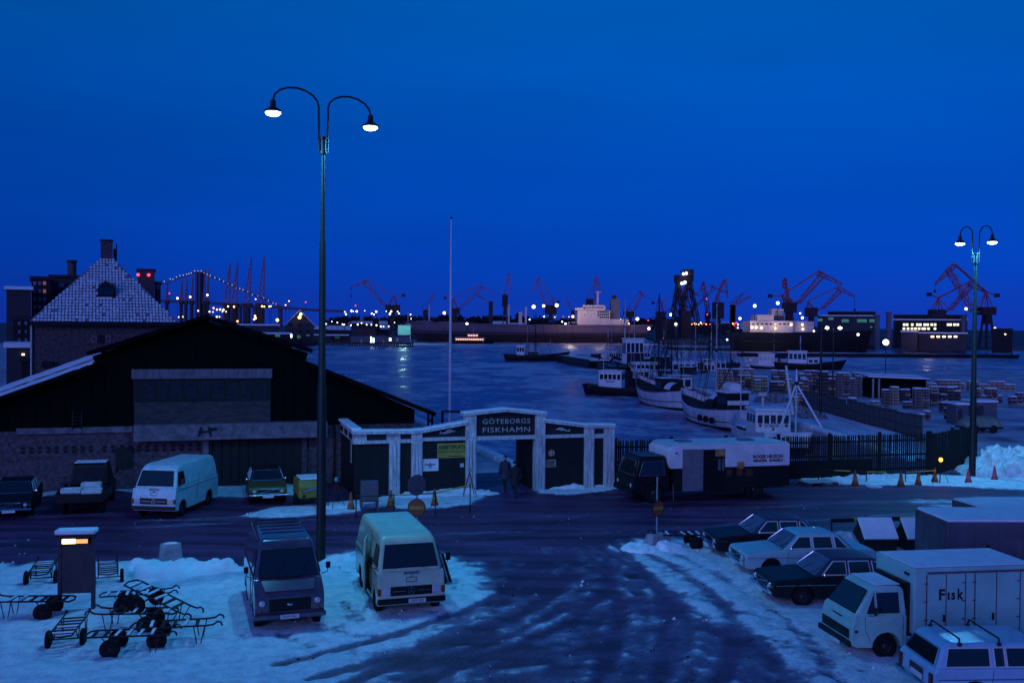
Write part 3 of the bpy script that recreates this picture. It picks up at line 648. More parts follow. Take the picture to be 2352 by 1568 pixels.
for i in range(3): gr('print_line', SINK, 1466+3*i,742+i*22,1560-6*(i%2),752+i*22, -0.106, -0.1005)
a = GP(*ZG(1522,654), -0.1); rr_ = 0.17
b = MB(); M_ = Matrix.Translation((a[0],-0.09,a[1])) @ Matrix.Rotation(math.pi/2,4,'X'); b.lathe([(rr_,0),(rr_,0.02)], 20, M_); b.obj('round_sign', MATS['notice_buff'], gate)
MB().box(a[0]+0.03,a[0]+0.055,-0.118,-0.1105,a[1]-0.16,a[1]+0.16).obj('print_line', SINK, gate)

# ---- flagpole and the bollard stand behind the gate
fpP = gp(1033, 985); fh = dp(1035,503,fpP.y).z
fp = T('flagpole', 'tall bare white flagpole behind the harbour gate', 'flagpole', fpP)
MB().path([(0,0,0),(0,0,fh*0.5),(0,0,fh)], [0.13,0.11,0.05], 10).obj('pole', WHITE, fp, smooth=True)
MB().sphere((0,0,fh+0.08),0.11,8).obj('finial', RUST, fp, smooth=True)
cbd = T('mooring_frame', 'black iron frame standing on the quay beside the flagpole', 'frame', gp(1010,1000), TH)
fb = MB(); zt = 1.9
for xx in (-0.9,-0.6,0.2,1.9): fb.bar((xx,0,0),(xx,0,zt-0.2*(xx>1)),0.16)
fb.bar((0.2,0,zt-0.05),(1.9,0,zt-0.1),0.14); fb.bar((-0.9,0,zt*0.6),(-0.6,0,zt*0.6),0.2); fb.obj('frame_bars', BLACK, cbd)

# ---- stone house with snowy hipped tile roof
HD = 84.0; hp0 = dp(*ZA(955,900), HD); HP = Plane((hp0.x, hp0.y), rad(23)); hs = T('stone_house', 'stone house with steep snow-covered tile roof and brick chimneys', 'house', HP.P0, rad(23))
h0 = HP(*ZA(270,868)); h1 = HP(*ZA(1640,872)); hw0 = HP(*ZA(305,900)); hw1 = HP(*ZA(1600,900)); ht = HP(*ZA(918,288), 6.4); ht2 = HP(*ZA(1042,288), 6.4)
LH = 16.0
MB().box(hw0[0], hw1[0], 0, LH, -0.02, hw0[1]).obj('wall', STONE, hs)
ez = h0[1]; zr = ht[1]
rf = MB(); rf.add([(h0[0],-0.5,ez),(h1[0],-0.5,ez),(h1[0],LH+0.5,ez),(h0[0],LH+0.5,ez),(ht[0],6.4,zr),(ht2[0],6.4,zr),(ht2[0],LH-6,zr),(ht[0],LH-6,zr)], [(0,1,5,4),(1,2,6,5),(2,3,7,6),(3,0,4,7),(4,5,6,7),(3,2,1,0)])
roof = rf.obj('roof', mat('frosted_tile',(0.20,0.19,0.24),0.8,var=0.2), hs)
MB().box(h0[0],h1[0],-0.62,-0.45,ez-0.35,ez+0.02).obj('gutter', BLACK, hs)
tl = MB(); dots = MB(); NC, NR = 44, 22
A0, A1, B0, B1 = Vector((h0[0],-0.5,ez)), Vector((h1[0],-0.5,ez)), Vector((ht[0],6.4,zr)), Vector((ht2[0],6.4,zr))
nrm = (A1-A0).cross(B0-A0).normalized(); nrm = nrm if nrm.y < 0 else -nrm
span = (h1[0]-h0[0])/NC; up = Vector((0, 6.9, zr-ez)); rnd = random.Random(4)
for r_ in range(NR):
    t0 = (r_+0.05)/NR; t1 = (r_+0.95)/NR; L0 = A0.lerp(B0, t0); R0 = A1.lerp(B1, t0)
    for c_ in range(NC):
        xl = h0[0]+span*(c_+0.02+rnd.uniform(0,.13)); xr = h0[0]+span*(c_+0.98-rnd.uniform(0,.13))
        if xl < L0.x+0.1 or xr > R0.x-0.1: continue
        dx, dz = HP(*ZA(975,580))[0], t0
        zz = ez+(zr-ez)*t0
        if abs((xl+xr)/2-dormx if False else (xl+xr)/2 - HP(*ZA(975,640),2.5)[0]) < 0.70 and 0.33 < t0 < 0.56: continue
        if noise.noise(Vector((xl*0.9,t0*9,3.3))) > 0.52 or rnd.random() < 0.02: continue
        j = rnd.uniform(0.0, 0.30)
        p = [Vector((xl,0,0)), Vector((xr,0,0))]
        def on(x_, t): q = A0+up*t; return Vector((x_, q.y, q.z))
        a_, b_, c2, d_ = on(xl,t0+j*0.3/NR), on(xr,t0+j*0.3/NR), on(xr-0.02,t1-j/NR), on(xl+0.02,t1-j/NR)
        hN = nrm*0.05
        if rnd.random() < 0.80 - 0.5*noise.noise(Vector((xl*0.5,t0*4,8.1))):
            e = span*rnd.uniform(0.10,0.17); f2 = rnd.uniform(0.10,0.26)/NR; q0 = on(xr-e,t0-f2*0.5)+nrm*0.055; q1 = on(xr+e,t0-f2*0.5)+nrm*0.055; q2 = on(xr+e,t0+f2)+nrm*0.055; q3 = on(xr-e,t0+f2)+nrm*0.055
            dots.add([q0,q1,q2,q3], [(0,1,2,3)])
        tl.add([a_,b_,c2,d_,a_+hN,b_+hN,c2+hN*0.6,d_+hN*0.6], [(4,5,6,7),(0,1,5,4),(1,2,6,5),(2,3,7,6),(3,0,4,7)])
o = tl.obj('roof_tiles', SNOW, roof); o['kind'] = 'stuff'; o = dots.obj('tile_gaps', mat('tile_gap',(0.03,0.03,0.06),0.8,var=0), roof); o['kind'] = 'stuff'
dm = HP(*ZA(900,655), 2.0); dm1 = HP(*ZA(1056,655), 2.0); dt = HP(*ZA(970,492), 2.0); dms = HP(*ZA(900,556), 2.0)
b = MB(); pr = [(dm[0],dm[1]),(dm1[0],dm1[1]),(dm1[0],dms[1]),(dt[0],dt[1]),(dm[0],dms[1])]
b.add([(x,2.0,z) for x,z in pr]+[(x,6.2,z) for x,z in pr], [tuple(range(5)), tuple(range(9,4,-1))]+[((i+1)%5,i,5+i,5+(i+1)%5) for i in range(5)]); dorm = b.obj('dormer', BLACK, hs)
MB().box(dm[0]+0.1,dm1[0]-0.1,1.94,1.99,dm[1]+0.25,dms[1]).obj('dormer_window', GLASS, dorm)
MB().box(dm[0]-0.02,dm1[0]-0.2,1.75,1.98,dm[1]-0.05,dm[1]+0.08).obj('dormer_snow', SNOW, dorm)
cz0 = HP(*ZA(925,290),6.6); cz1 = HP(*ZA(1035,135),6.6)
MB().box(cz0[0],cz1[0],6.3,7.6,zr-0.5,cz1[1]).obj('chimney', BRICK, roof); MB().box(cz0[0]-0.06,cz1[0]+0.06,6.24,7.66,cz1[1],cz1[1]+0.12).obj('chimney_cap', BLACK, roof)
c0 = HP(*ZA(1042,300),7.6); c1 = HP(*ZA(1075,205),7.6); MB().box(c0[0],c1[0],7.7,8.4,zr-0.6,c1[1]).obj('chimney', BRICK, roof)
a = HP(*ZA(1070,160),8); MB().tube((a[0],8,c1[1]-0.1),(a[0],8,a[1]),0.05).obj('vent_pipe', RUST, roof)
for xx in (863,995):
    a = HP(*ZA(xx-28,995), -0.02); c = HP(*ZA(xx+28,1065), -0.02); s_ = MB().box(a[0],c[0],-0.08,-0.003,c[1],a[1]).obj('shutter', PALE, hs)
    m0 = ((a[0]+c[0])/2); MB().box(m0-0.07,m0+0.07,-0.1,-0.081,(a[1]+c[1])/2-0.1,(a[1]+c[1])/2+0.1).obj('shutter_hole', BLACK, s_)
a = HP(*ZA(905,992), -0.02); c = HP(*ZA(962,1070), -0.02); MB().box(a[0],c[0],-0.04,-0.003,c[1],a[1]).obj('hatch', BLACK, hs)
a = HP(*ZA(290,900)); MB().tube((a[0],-0.1,0),(a[0],-0.1,a[1]),0.09).obj('drainpipe', GALV, hs)
a = HP(*ZA(385,1235),-0.02); c = HP(*ZA(490,1290),-0.02); MB().box(a[0],c[0],-0.5,-0.003,c[1],a[1]).obj('porch_roof', BLACK, hs)

# =================================================================== STREET LAMPS
POLE = mat('lamp_pole', (0.010,0.012,0.012), 0.55, var=0.25, scale=2)
LAMPG = glow('mercury_glow', (0.80,1.0,0.86), 14.0)
def street_lamp(label, base, zt, arm, ang, r0, watt, drop=0.85):
    t = T('street_lamp', label, 'street lamp', base, ang, 'double-arm street lamps')
    zc_ = zt - 0.75
    MB().path([(0,0,0),(0,0,zc_*0.42),(0,0,zc_*0.425),(0,0,zc_*0.76),(0,0,zc_*0.765),(0,0,zc_)], [r0*1.25,r0*1.15,r0*0.95,r0*0.8,r0*0.62,r0*0.5], 12).obj('pole', POLE, t, smooth=True)
    MB().lathe([(r0*0.95,zc_-0.45),(r0*0.95,zc_-0.35),(r0*0.75,zc_-0.34),(r0*0.75,zc_+0.05),(r0*1.0,zc_+0.06),(r0*1.0,zc_+0.15)], 12).obj('collar', POLE, t, smooth=True)
    for s in (-1, 1):
        pts = [(s*0.16,0,zc_-0.4),(s*0.17,0,zc_+0.3),(s*0.18,0,zt+0.2)]
        xr_ = (arm-0.18)/2
        for k in range(9):
            q = math.pi*(1-k/8); pts.append((s*(0.18+xr_+xr_*math.cos(q)),0,zt+0.42+max(0.5,xr_*0.62)*math.sin(q)))
        pts.append((s*arm,0,zt+0.30))
        ar = MB().path(pts, 0.035, 6).obj('arm', POLE, t, smooth=True)
        MB().lathe([(0.05,0.42),(0.09,0.40),(0.10,0.20),(0.16,0.13),(0.30,0.05),(0.31,0.0),(0.28,-0.01)], 14, Matrix.Translation((s*arm,0,zt))).obj('lamp_housing', POLE, ar, smooth=True)
        MB().sphere((s*arm,0,zt-0.03),0.26,14,(1,1,0.42)).obj('lamp_glass', LAMPG, ar, smooth=True)
        ld_ = bpy.data.lights.new('lamp_light', 'SPOT'); ld_.energy = watt; ld_.color = (0.08,0.52,1.0); ld_.shadow_soft_size = 0.2; ld_.spot_size = rad(165); ld_.spot_blend = 0.6
        lo = bpy.data.objects.new('lamp_light', ld_); C.objects.link(lo); lo.parent = t; lo.location = (s*arm,0,zt-0.2)
    return t
LW = 2500
lb = gp(737,1292); zl = dp(731,275,lb.y).z
street_lamp('tall lamp with two curved arms behind the grey van', lb, zl, 1.88, rad(38), 0.135, LW)
lb = gp(2233,1096); zl = dp(2250,557,lb.y).z
street_lamp('double-arm lamp standing at the far end of the picket fence', lb, zl, 0.85, rad(-38), 0.15, LW)
# =================================================================== VEHICLES (local +x forward, +y left)
_WM = {}
TRIMW = mat('bright_trim', (0.62,0.62,0.66), 0.35, var=0); RIMD = mat('dark_rim', (0.035,0.035,0.04), 0.5, 0.3, var=0.2)
def wheel(t, x, s, y, r, w=0.19, rim=None, name='wheel'):
    k = (r, w, s)
    if k not in _WM:
        Mx = Matrix.Rotation(-s*math.pi/2, 4, 'X')
        _WM[k] = (MB().lathe([(r*0.60,-w/2),(r*0.93,-w/2),(r,-w*0.3),(r,w*0.3),(r*0.93,w/2),(r*0.60,w/2),(r*0.55,w*0.25)], 22, Mx).mesh('wheel', RUBBER, True),
                  MB().lathe([(r*0.60,w*0.28),(r*0.57,w*0.36),(r*0.34,w*0.18),(r*0.30,w*0.34),(r*0.05,w*0.40)], 18, Mx).mesh('rim', RIMD, True))
    a = inst(name, _WM[k][0], t, (x, y, r)); inst('rim', _WM[k][1], a); return a
def arch(cx, r, z0=0.30, zb=0.25, n=8):
    return [(cx+r*math.cos(a), z0+r*math.sin(a)) for a in [math.pi*i/n for i in range(n+1)]]
def lin(z0, w0, z1, w1): return lambda z: w0+(w1-w0)*(z-z0)/(z1-z0)
def swin(t, pts, s, hw, m=None, name='side_window', frame=None, th=0.012, fr=0.014):
    P = [Vector((x, s*(hw(z)+th), z)) for x, z in pts]
    o = MB().slab(P, th*0.9, (0, s, 0)).obj(name, m or GLASS, t)
    if frame:
        MB().path([Vector((x, s*(hw(z)+th+0.004), z)) for x, z in pts+pts[:1]], fr, 5).obj('window_frame', frame, o)
    return o
def fwin(t, x0, z0, x1, z1, w0, w1, fwd, m=None, name='windscreen', frame=None, off=0.012):
    n = Vector((z1-z0, 0, -(x1-x0))); n = n if n.x*fwd > 0 else -n; n.normalize(); n *= off
    P = [Vector((x0,-w0,z0))+n, Vector((x0,w0,z0))+n, Vector((x1,w1,z1))+n, Vector((x1,-w1,z1))+n]
    o = MB().slab(P, off*0.8, n).obj(name, m or GLASS, t)
    if frame: MB().path([p+n*0.3 for p in P+P[:1]], 0.018, 5).obj('window_frame', frame, o)
    return o
def lamp(t, x, y, z, r, fwd=1, m=None, name='headlight', ring=CHROME):
    Mx = Matrix.Translation((x,y,z)) @ Matrix.Rotation(fwd*math.pi/2, 4, 'Y')
    o = MB().lathe([(r,-0.03),(r,0.02),(r*0.85,0.035)], 14, Mx).obj(name, ring, t, smooth=True)
    MB().lathe([(r*0.84,0.02),(r*0.6,0.05),(0.01,0.06)], 14, Mx).obj('lens', m or LENS, o, smooth=True); return o
LENS = mat('lamp_lens', (0.5,0.5,0.52), 0.15, var=0, spec=0.8)
LAMBER = mat('amber_lens', (0.22,0.06,0.01), 0.3, var=0); LRED = mat('red_lens', (0.10,0.004,0.004), 0.3, var=0)
def plate(t, x, z, body, fwd=1, y=0.0, w=0.50):
    p = MB().box(x-0.012, x+0.012, y-w/2, y+w/2, z-0.055, z+0.055).obj('number_plate', PLATE, t)
    if body: text(body, 'lettering', 0.10, SINK, p, (x+fwd*0.016, y, z), (math.pi/2,0,fwd*math.pi/2), ext=0.002, xs=0.95)
    return p
def seam(t, pts, s, hw, m=BLACK, w=0.012):
    MB().path([Vector((x, s*(hw(z)+0.002), z)) for x, z in pts], w/2, 4).obj('door_seam', m, t)
def paint(name, c, rough=0.35, var=0.08): return mat(name, c, rough, var=var, scale=2.2, coat=0.25)

def sedan(label, fm, hd, col, group, platetxt=None, trim=True, glass=None, roof=None, yellow=False):
    fwd = Vector((math.cos(hd), math.sin(hd), 0)); L = 4.64; c = fm - fwd*(L/2)
    t = T('sedan', label, 'car', (c.x, c.y, 0.0), hd, group)
    body = [(2.25,0.33),(2.30,0.45),(2.30,0.70),(2.22,0.81),(1.02,0.91),(-1.5,0.93),(-2.22,0.90),(-2.31,0.82),(-2.31,0.42),(-2.2,0.30),(-1.75,0.26)]
    body += list(reversed(arch(-1.36,0.37))) + [(-0.9,0.24),(0.9,0.24)] + list(reversed(arch(1.36,0.37))) + [(1.80,0.26)]
    MB().prism(body, 0.86).obj('body', col, t, bevel=0.075, seg=3)
    hw = lin(0.88, 0.81, 1.42, 0.63)
    MB().prism([(0.98,0.88),(-1.55,0.88),(-1.06,1.35),(-0.88,1.42),(0.22,1.425),(0.36,1.39)], hw).obj('cabin', roof or col, t, bevel=0.05, seg=3)
    gl = glass or GLASS
    fwin(t, 0.93,0.93,0.42,1.355, 0.72,0.58, 1, gl, 'windscreen', CHROME); fwin(t, -1.50,0.93,-1.10,1.32, 0.72,0.58, -1, gl, 'rear_window', CHROME)
    for s in (-1, 1):
        swin(t, [(0.74,0.955),(-0.03,0.955),(-0.03,1.335),(0.36,1.335)], s, hw, GLASS, frame=TRIMW, fr=0.02)
        swin(t, [(-0.12,0.955),(-0.80,0.955),(-0.76,1.335),(-0.12,1.335)], s, hw, GLASS, frame=TRIMW, fr=0.02)
        swin(t, [(-0.90,0.955),(-1.32,0.955),(-1.02,1.30),(-0.86,1.335)], s, hw, GLASS, frame=TRIMW, fr=0.02)
        f = lambda z: 0.86
        seam(t, [(0.78,0.9),(0.85,0.34)], s, f); seam(t, [(-0.08,0.92),(-0.08,0.34)], s, f); seam(t, [(-0.85,0.92),(-0.95,0.7)], s, f)
        MB().box(-2.2,2.2,s*0.862-0.006,s*0.862+0.006,0.66,0.675).obj('side_trim', CHROME, t)
        for xx in (0.02,-0.78): MB().box(xx-0.0,xx+0.14,s*0.875-0.012,s*0.875+0.012,0.80,0.825).obj('door_handle', CHROME, t)
        MB().sphere((0.72,s*0.90,0.98),0.06,8,(0.7,1,1)).obj('mirror', CHROME, t)
        wheel(t, 1.36, s, s*0.76, 0.31); wheel(t, -1.36, s, s*0.76, 0.31)
        lamp(t, 2.30, s*0.62, 0.635, 0.095); MB().box(-2.335,-2.31,s*0.66-0.14,s*0.66+0.14,0.58,0.74).obj('tail_light', LRED, t)
        MB().box(2.285,2.315,s*0.79-0.04,s*0.79+0.04,0.58,0.68).obj('indicator', LAMBER, t)
    gr_ = MB().box(2.29,2.315,-0.46,0.46,0.54,0.73).obj('grille', BLACK, t)
    MB().path([(2.325,-0.47,0.535),(2.325,0.47,0.535),(2.325,0.47,0.735),(2.325,-0.47,0.735),(2.325,-0.47,0.535)],0.012,5).obj('grille_frame', CHROME, gr_)
    MB().bar((2.33,-0.44,0.55),(2.33,0.44,0.72),0.02).obj('grille_bar', CHROME, gr_)
    MB().prism([(2.33,0.40),(2.42,0.42),(2.42,0.50),(2.33,0.52)],0.88).obj('bumper', CHROME, t, bevel=0.03)
    MB().prism([(-2.33,0.40),(-2.42,0.42),(-2.42,0.50),(-2.33,0.52)],0.88).obj('bumper', CHROME, t, bevel=0.03)
    plate(t, 2.43, 0.40, platetxt); plate(t, -2.43, 0.52, None, -1)
    for s in (-0.25,0.35): MB().path([(0.95,s,0.94),(0.72,s+0.25,1.12)],0.012,4).obj('wiper', BLACK, t)
    return t
PB = mat('car_black', (0.009,0.006,0.011), 0.5, var=0.2, scale=2, spec=0.3); PG = paint('car_pale_blue', (0.28,0.47,0.49), 0.4); PY = paint('car_yellow', (0.10,0.082,0.014), 0.4)
PALEGLASS = mat('pale_glass', (0.11,0.11,0.17), 0.35, var=0.3, scale=3); PSB = paint('car_sky_blue', (0.25,0.42,0.55), 0.3)  # first one: paler, rougher mottled glass for windscreens and rear windows
SH = math.pi + rad(6)
sedan('black sedan with white-framed windows, farthest of the row by the snow', gp(1628,1273), SH, PB, 'sedans parked in a row', glass=PALEGLASS, roof=mat('car_dark_violet',(0.07,0.038,0.08),0.55,var=0.2,scale=2,spec=0.3))
sedan('pale blue-green sedan parked between two black sedans', gp(1690,1313), SH, PG, 'sedans parked in a row', glass=PALEGLASS)
sedan('black sedan with pale windscreen in front of the fish truck', gp(1750,1378), SH, PB, 'sedans parked in a row', glass=PALEGLASS, roof=MATS['car_dark_violet'])
sedan('yellow car with dark roof facing out from the warehouse door', gp(616,1159), -math.pi/2+TH, PY, None, roof=PB)

# ---- grey delivery van
def van_grey(fm, hd):
    fwd = Vector((math.cos(hd), math.sin(hd), 0)); c = fm - fwd*2.2
    t = T('delivery_van', 'dull grey delivery van with rounded bonnet parked by the lamp post', 'van', (c.x,c.y,0), hd)
    P = mat('van_grey', (0.085,0.062,0.095), 0.13, var=0.22, scale=1.6, coat=1.0)
    lo = [(2.12,0.36),(2.18,0.5),(2.18,0.98),(2.08,1.10),(1.62,1.36),(-2.2,1.36),(-2.22,0.4),(-2.1,0.32)]+list(reversed(arch(-1.35,0.42,0.33)))+[(-0.8,0.3),(0.95,0.3)]+list(reversed(arch(1.42,0.42,0.33)))
    MB().prism(lo, 0.93).obj('body', P, t, bevel=0.13, seg=4)
    hw = lin(1.30,0.925,2.36,0.72)
    MB().prism([(1.66,1.30),(-2.21,1.30),(-2.18,2.15),(-2.0,2.34),(0.9,2.36),(1.12,2.30),(1.25,2.14)], hw).obj('cabin', P, t, bevel=0.14, seg=4)
    for i in range(5): MB().path([(-1.7+i*0.5,-0.6,2.372),(-1.7+i*0.5,0.6,2.372)],0.03,5).obj('roof_rib', P, t)
    fwin(t, 1.615,1.40,1.275,2.10, 0.80,0.68, 1, GLASS, 'windscreen', BLACK, 0.016)
    for s in (-1,1):
        swin(t, [(1.42,1.42),(0.62,1.42),(0.62,1.98),(1.16,1.98)], s, hw, GLASS, frame=BLACK)
        f = lambda z: 0.935
        seam(t, [(1.5,1.34),(1.02,0.72),(0.9,0.4)], s, f); seam(t, [(0.52,1.34),(0.52,0.36)], s, f)
        MB().box(0.62,0.78,s*0.95-0.015,s*0.95+0.015,1.12,1.15).obj('door_handle', CHROME, t)
        lamp(t, 2.17, s*0.74, 0.84, 0.115, ring=P); MB().sphere((2.19,s*0.78,0.63),0.045,8).obj('indicator', LAMBER, t)
        wheel(t, 1.42, s, s*0.80, 0.345, 0.2); wheel(t, -1.35, s, s*0.80, 0.345, 0.2)
        MB().path([(1.5,s*0.93,1.38),(1.55,s*1.1,1.45),(1.55,s*1.12,1.6)],0.012,5).obj('mirror_arm', BLACK, t); MB().box(1.53,1.57,s*1.12-0.06,s*1.12+0.06,1.55,1.72).obj('mirror', BLACK, t)
    # bonnet lid
    MB().slab([(2.10,-0.66,1.135),(2.10,0.66,1.135),(1.70,0.74,1.345),(1.70,-0.74,1.345)],0.02,(0.5,0,1)).obj('bonnet', P, t, bevel=0.02)
    gb = MB().prism([(2.17,0.60),(2.205,0.62),(2.205,0.92),(2.17,0.95)],0.56).obj('grille', BLACK, t, bevel=0.03)
    for i in range(4): MB().bar((2.21,-0.5,0.66+i*0.075),(2.21,0.5,0.66+i*0.075),0.016).obj('grille_bar', IRON, gb)
    MB().sphere((2.215,0,0.78),0.035,8,(0.5,2.2,1)).obj('badge', CHROME, gb)
    MB().prism([(2.19,0.40),(2.30,0.42),(2.30,0.55),(2.19,0.56)],0.97).obj('bumper', P, t, bevel=0.04)
    plate(t, 2.315, 0.48, 'OHH 361', 1, -0.02)
    MB().box(1.655,1.685,-0.3,0.3,1.39,1.42).obj('vent', BLACK, t)
    for s in (-0.35,0.3): MB().path([(1.66,s,1.40),(1.45,s+0.3,1.78)],0.012,4).obj('wiper', BLACK, t)
    return t
_d = lambda deg: -math.pi/2 + rad(deg)
van_grey(gp(666,1452), _d(19))

# ---- cream van with open side door
def van_cream(fm, hd, name, label, P, door=True, roofmat=None, txt='GXK 605', L=4.6):
    fwd = Vector((math.cos(hd), math.sin(hd), 0)); c = fm - fwd*2.3
    t = T(name, label, 'van', (c.x,c.y,0), hd)
    lo = [(2.18,0.34),(2.28,0.46),(2.28,0.92),(2.20,1.25),(2.16,1.30),(-2.28,1.30),(-2.30,0.4),(-2.2,0.32)]+list(reversed(arch(-1.30,0.42,0.33)))+[(-0.8,0.3),(1.05,0.3)]+list(reversed(arch(1.50,0.42,0.33)))
    MB().prism(lo, 0.97).obj('body', P, t, bevel=0.11, seg=4)
    hw = lin(1.26,0.965,2.26,0.78)
    MB().prism([(2.18,1.26),(-2.29,1.26),(-2.25,2.05),(-2.05,2.24),(1.35,2.26),(1.62,2.20),(1.78,2.06)], hw).obj('cabin', roofmat or P, t, bevel=0.13, seg=4)
    fwin(t, 2.10,1.40,1.83,2.00, 0.80,0.70, 1, GLASS, 'windscreen', BLACK, 0.016)
    for s in (-1,1):
        swin(t, [(1.98,1.42),(1.25,1.42),(1.25,1.95),(1.72,1.95)], s, hw, GLASS, frame=BLACK)
        f = lambda z: 0.972
        seam(t, [(1.18,1.28),(1.12,0.9),(1.08,0.4)], s, f); seam(t, [(0.05,1.28),(0.05,0.4)], s, f); seam(t, [(-2.2,1.18),(2.1,1.18)], s, f, w=0.02)
        wheel(t, 1.50, s, s*0.84, 0.345, 0.2); wheel(t, -1.30, s, s*0.84, 0.345, 0.2)
        MB().box(2.27,2.31,s*0.74-0.13,s*0.74+0.13,0.66,0.87).obj('headlight', LENS, t, bevel=0.02)
        MB().box(2.23,2.30,s*0.935-0.05,s*0.935+0.05,0.66,0.86).obj('indicator', LAMBER, t)
        MB().path([(1.9,s*0.95,1.36),(1.95,s*1.12,1.42),(1.95,s*1.15,1.55)],0.012,5).obj('mirror_arm', BLACK, t); MB().box(1.93,1.97,s*1.15-0.07,s*1.15+0.07,1.5,1.72).obj('mirror', BLACK, t)
    g_ = MB().box(2.285,2.30,-0.60,0.60,0.64,0.90).obj('grille', BLACK, t)
    for s in (-1,1): MB().bar((2.305,s*0.16,0.77),(2.305,s*0.55,0.77),0.025).obj('grille_bar', CHROME, g_)
    Mx = Matrix.Translation((2.305,0,0.77)) @ Matrix.Rotation(math.pi/2,4,'Y')
    st = MB()
    for k in range(24): a = 2*math.pi*k/24; b = 2*math.pi*(k+1)/24; st.bar(Mx @ Vector((0.1*math.cos(a),0.1*math.sin(a),0)), Mx @ Vector((0.1*math.cos(b),0.1*math.sin(b),0)), 0.014)
    for k in range(3): a = rad(90+120*k)+math.pi/2; st.bar(Mx @ Vector((0,0,0)), Mx @ Vector((0.1*math.cos(a),0.1*math.sin(a),0)), 0.018)
    st.obj('badge', CHROME, g_)
    MB().prism([(2.28,0.40),(2.38,0.42),(2.38,0.56),(2.28,0.58)],1.0).obj('bumper', BLACK, t, bevel=0.04)
    if txt: plate(t, 2.395, 0.50, txt, 1, 0.15)
    MB().box(2.225,2.235,-0.22,0.22,1.23,1.30).obj('vent', STEEL, t)
    cr_ = MB().path([(2.272,-0.14,1.02),(2.272,0.14,1.02),(2.245,0.15,1.14),(2.245,-0.15,1.14),(2.272,-0.14,1.02)],0.010,4).obj('painted_emblem', STEEL, t)
    MB().sphere((2.24,0,1.18),0.03,6).obj('painted_dot', STEEL, cr_)
    for s in (-0.45,0.35): MB().path([(2.13,s,1.38),(2.04,s+0.25,1.52)],0.014,4).obj('wiper', BLACK, t)
    MB().box(-2.1,1.2,-0.80,0.80,2.262,2.285).obj('roof_frost', SNOW, t, bevel=0.02) if False else None
    if door:
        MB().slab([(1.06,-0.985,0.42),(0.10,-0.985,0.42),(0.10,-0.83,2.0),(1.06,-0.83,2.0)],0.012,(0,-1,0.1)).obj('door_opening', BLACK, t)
        dz = [(-0.0,0.36),(0,1.30),(0.03,2.0)]
        b = MB(); hx, hy = 1.08, -0.99
        prof_ = [(0.0,0.38),(0.80,0.42),(0.86,1.3),(0.62,2.02),(0.05,2.02),(0.0,1.3)]
        hx = 0.22; ang = rad(-16); ca, sa = math.cos(ang), math.sin(ang)
        pts = [(hx-0.0+p*ca*1.0, hy+p*sa, z) for p, z in prof_]
        n_ = Vector((-sa*-1,-ca,0)); n_ = Vector((sa,-ca,0)); dd = b.slab(pts, 0.06, n_).obj('open_door', P, t, bevel=0.02)
        MB().slab([(hx+p*ca+n_.x*0.01, hy+p*sa+n_.y*0.01, z) for p, z in [(0.14,1.36),(0.74,1.36),(0.58,1.94),(0.14,1.94)]], 0.006, n_).obj('door_window', GLASS, dd)
        MB().box(1.30,1.36,-1.09,-1.03,1.35,1.4).obj('door_stay', BLACK, t)
    return t
CREAM = mat('van_cream', (0.48,0.60,0.41), 0.30, var=0.12, scale=1.3, coat=0.6)
van_cream(gp(945,1416), _d(17), 'panel_van', 'cream panel van with its side door standing open', CREAM)
# the white van caught driving past the warehouse
RW = mat('van_white_blue', (0.52,0.62,0.66), 0.45, var=0.12)
van_cream(gp(352,1192), rad(264), 'minibus', 'white van with rounded roof driving past the brick wall', RW, door=False, txt=None)

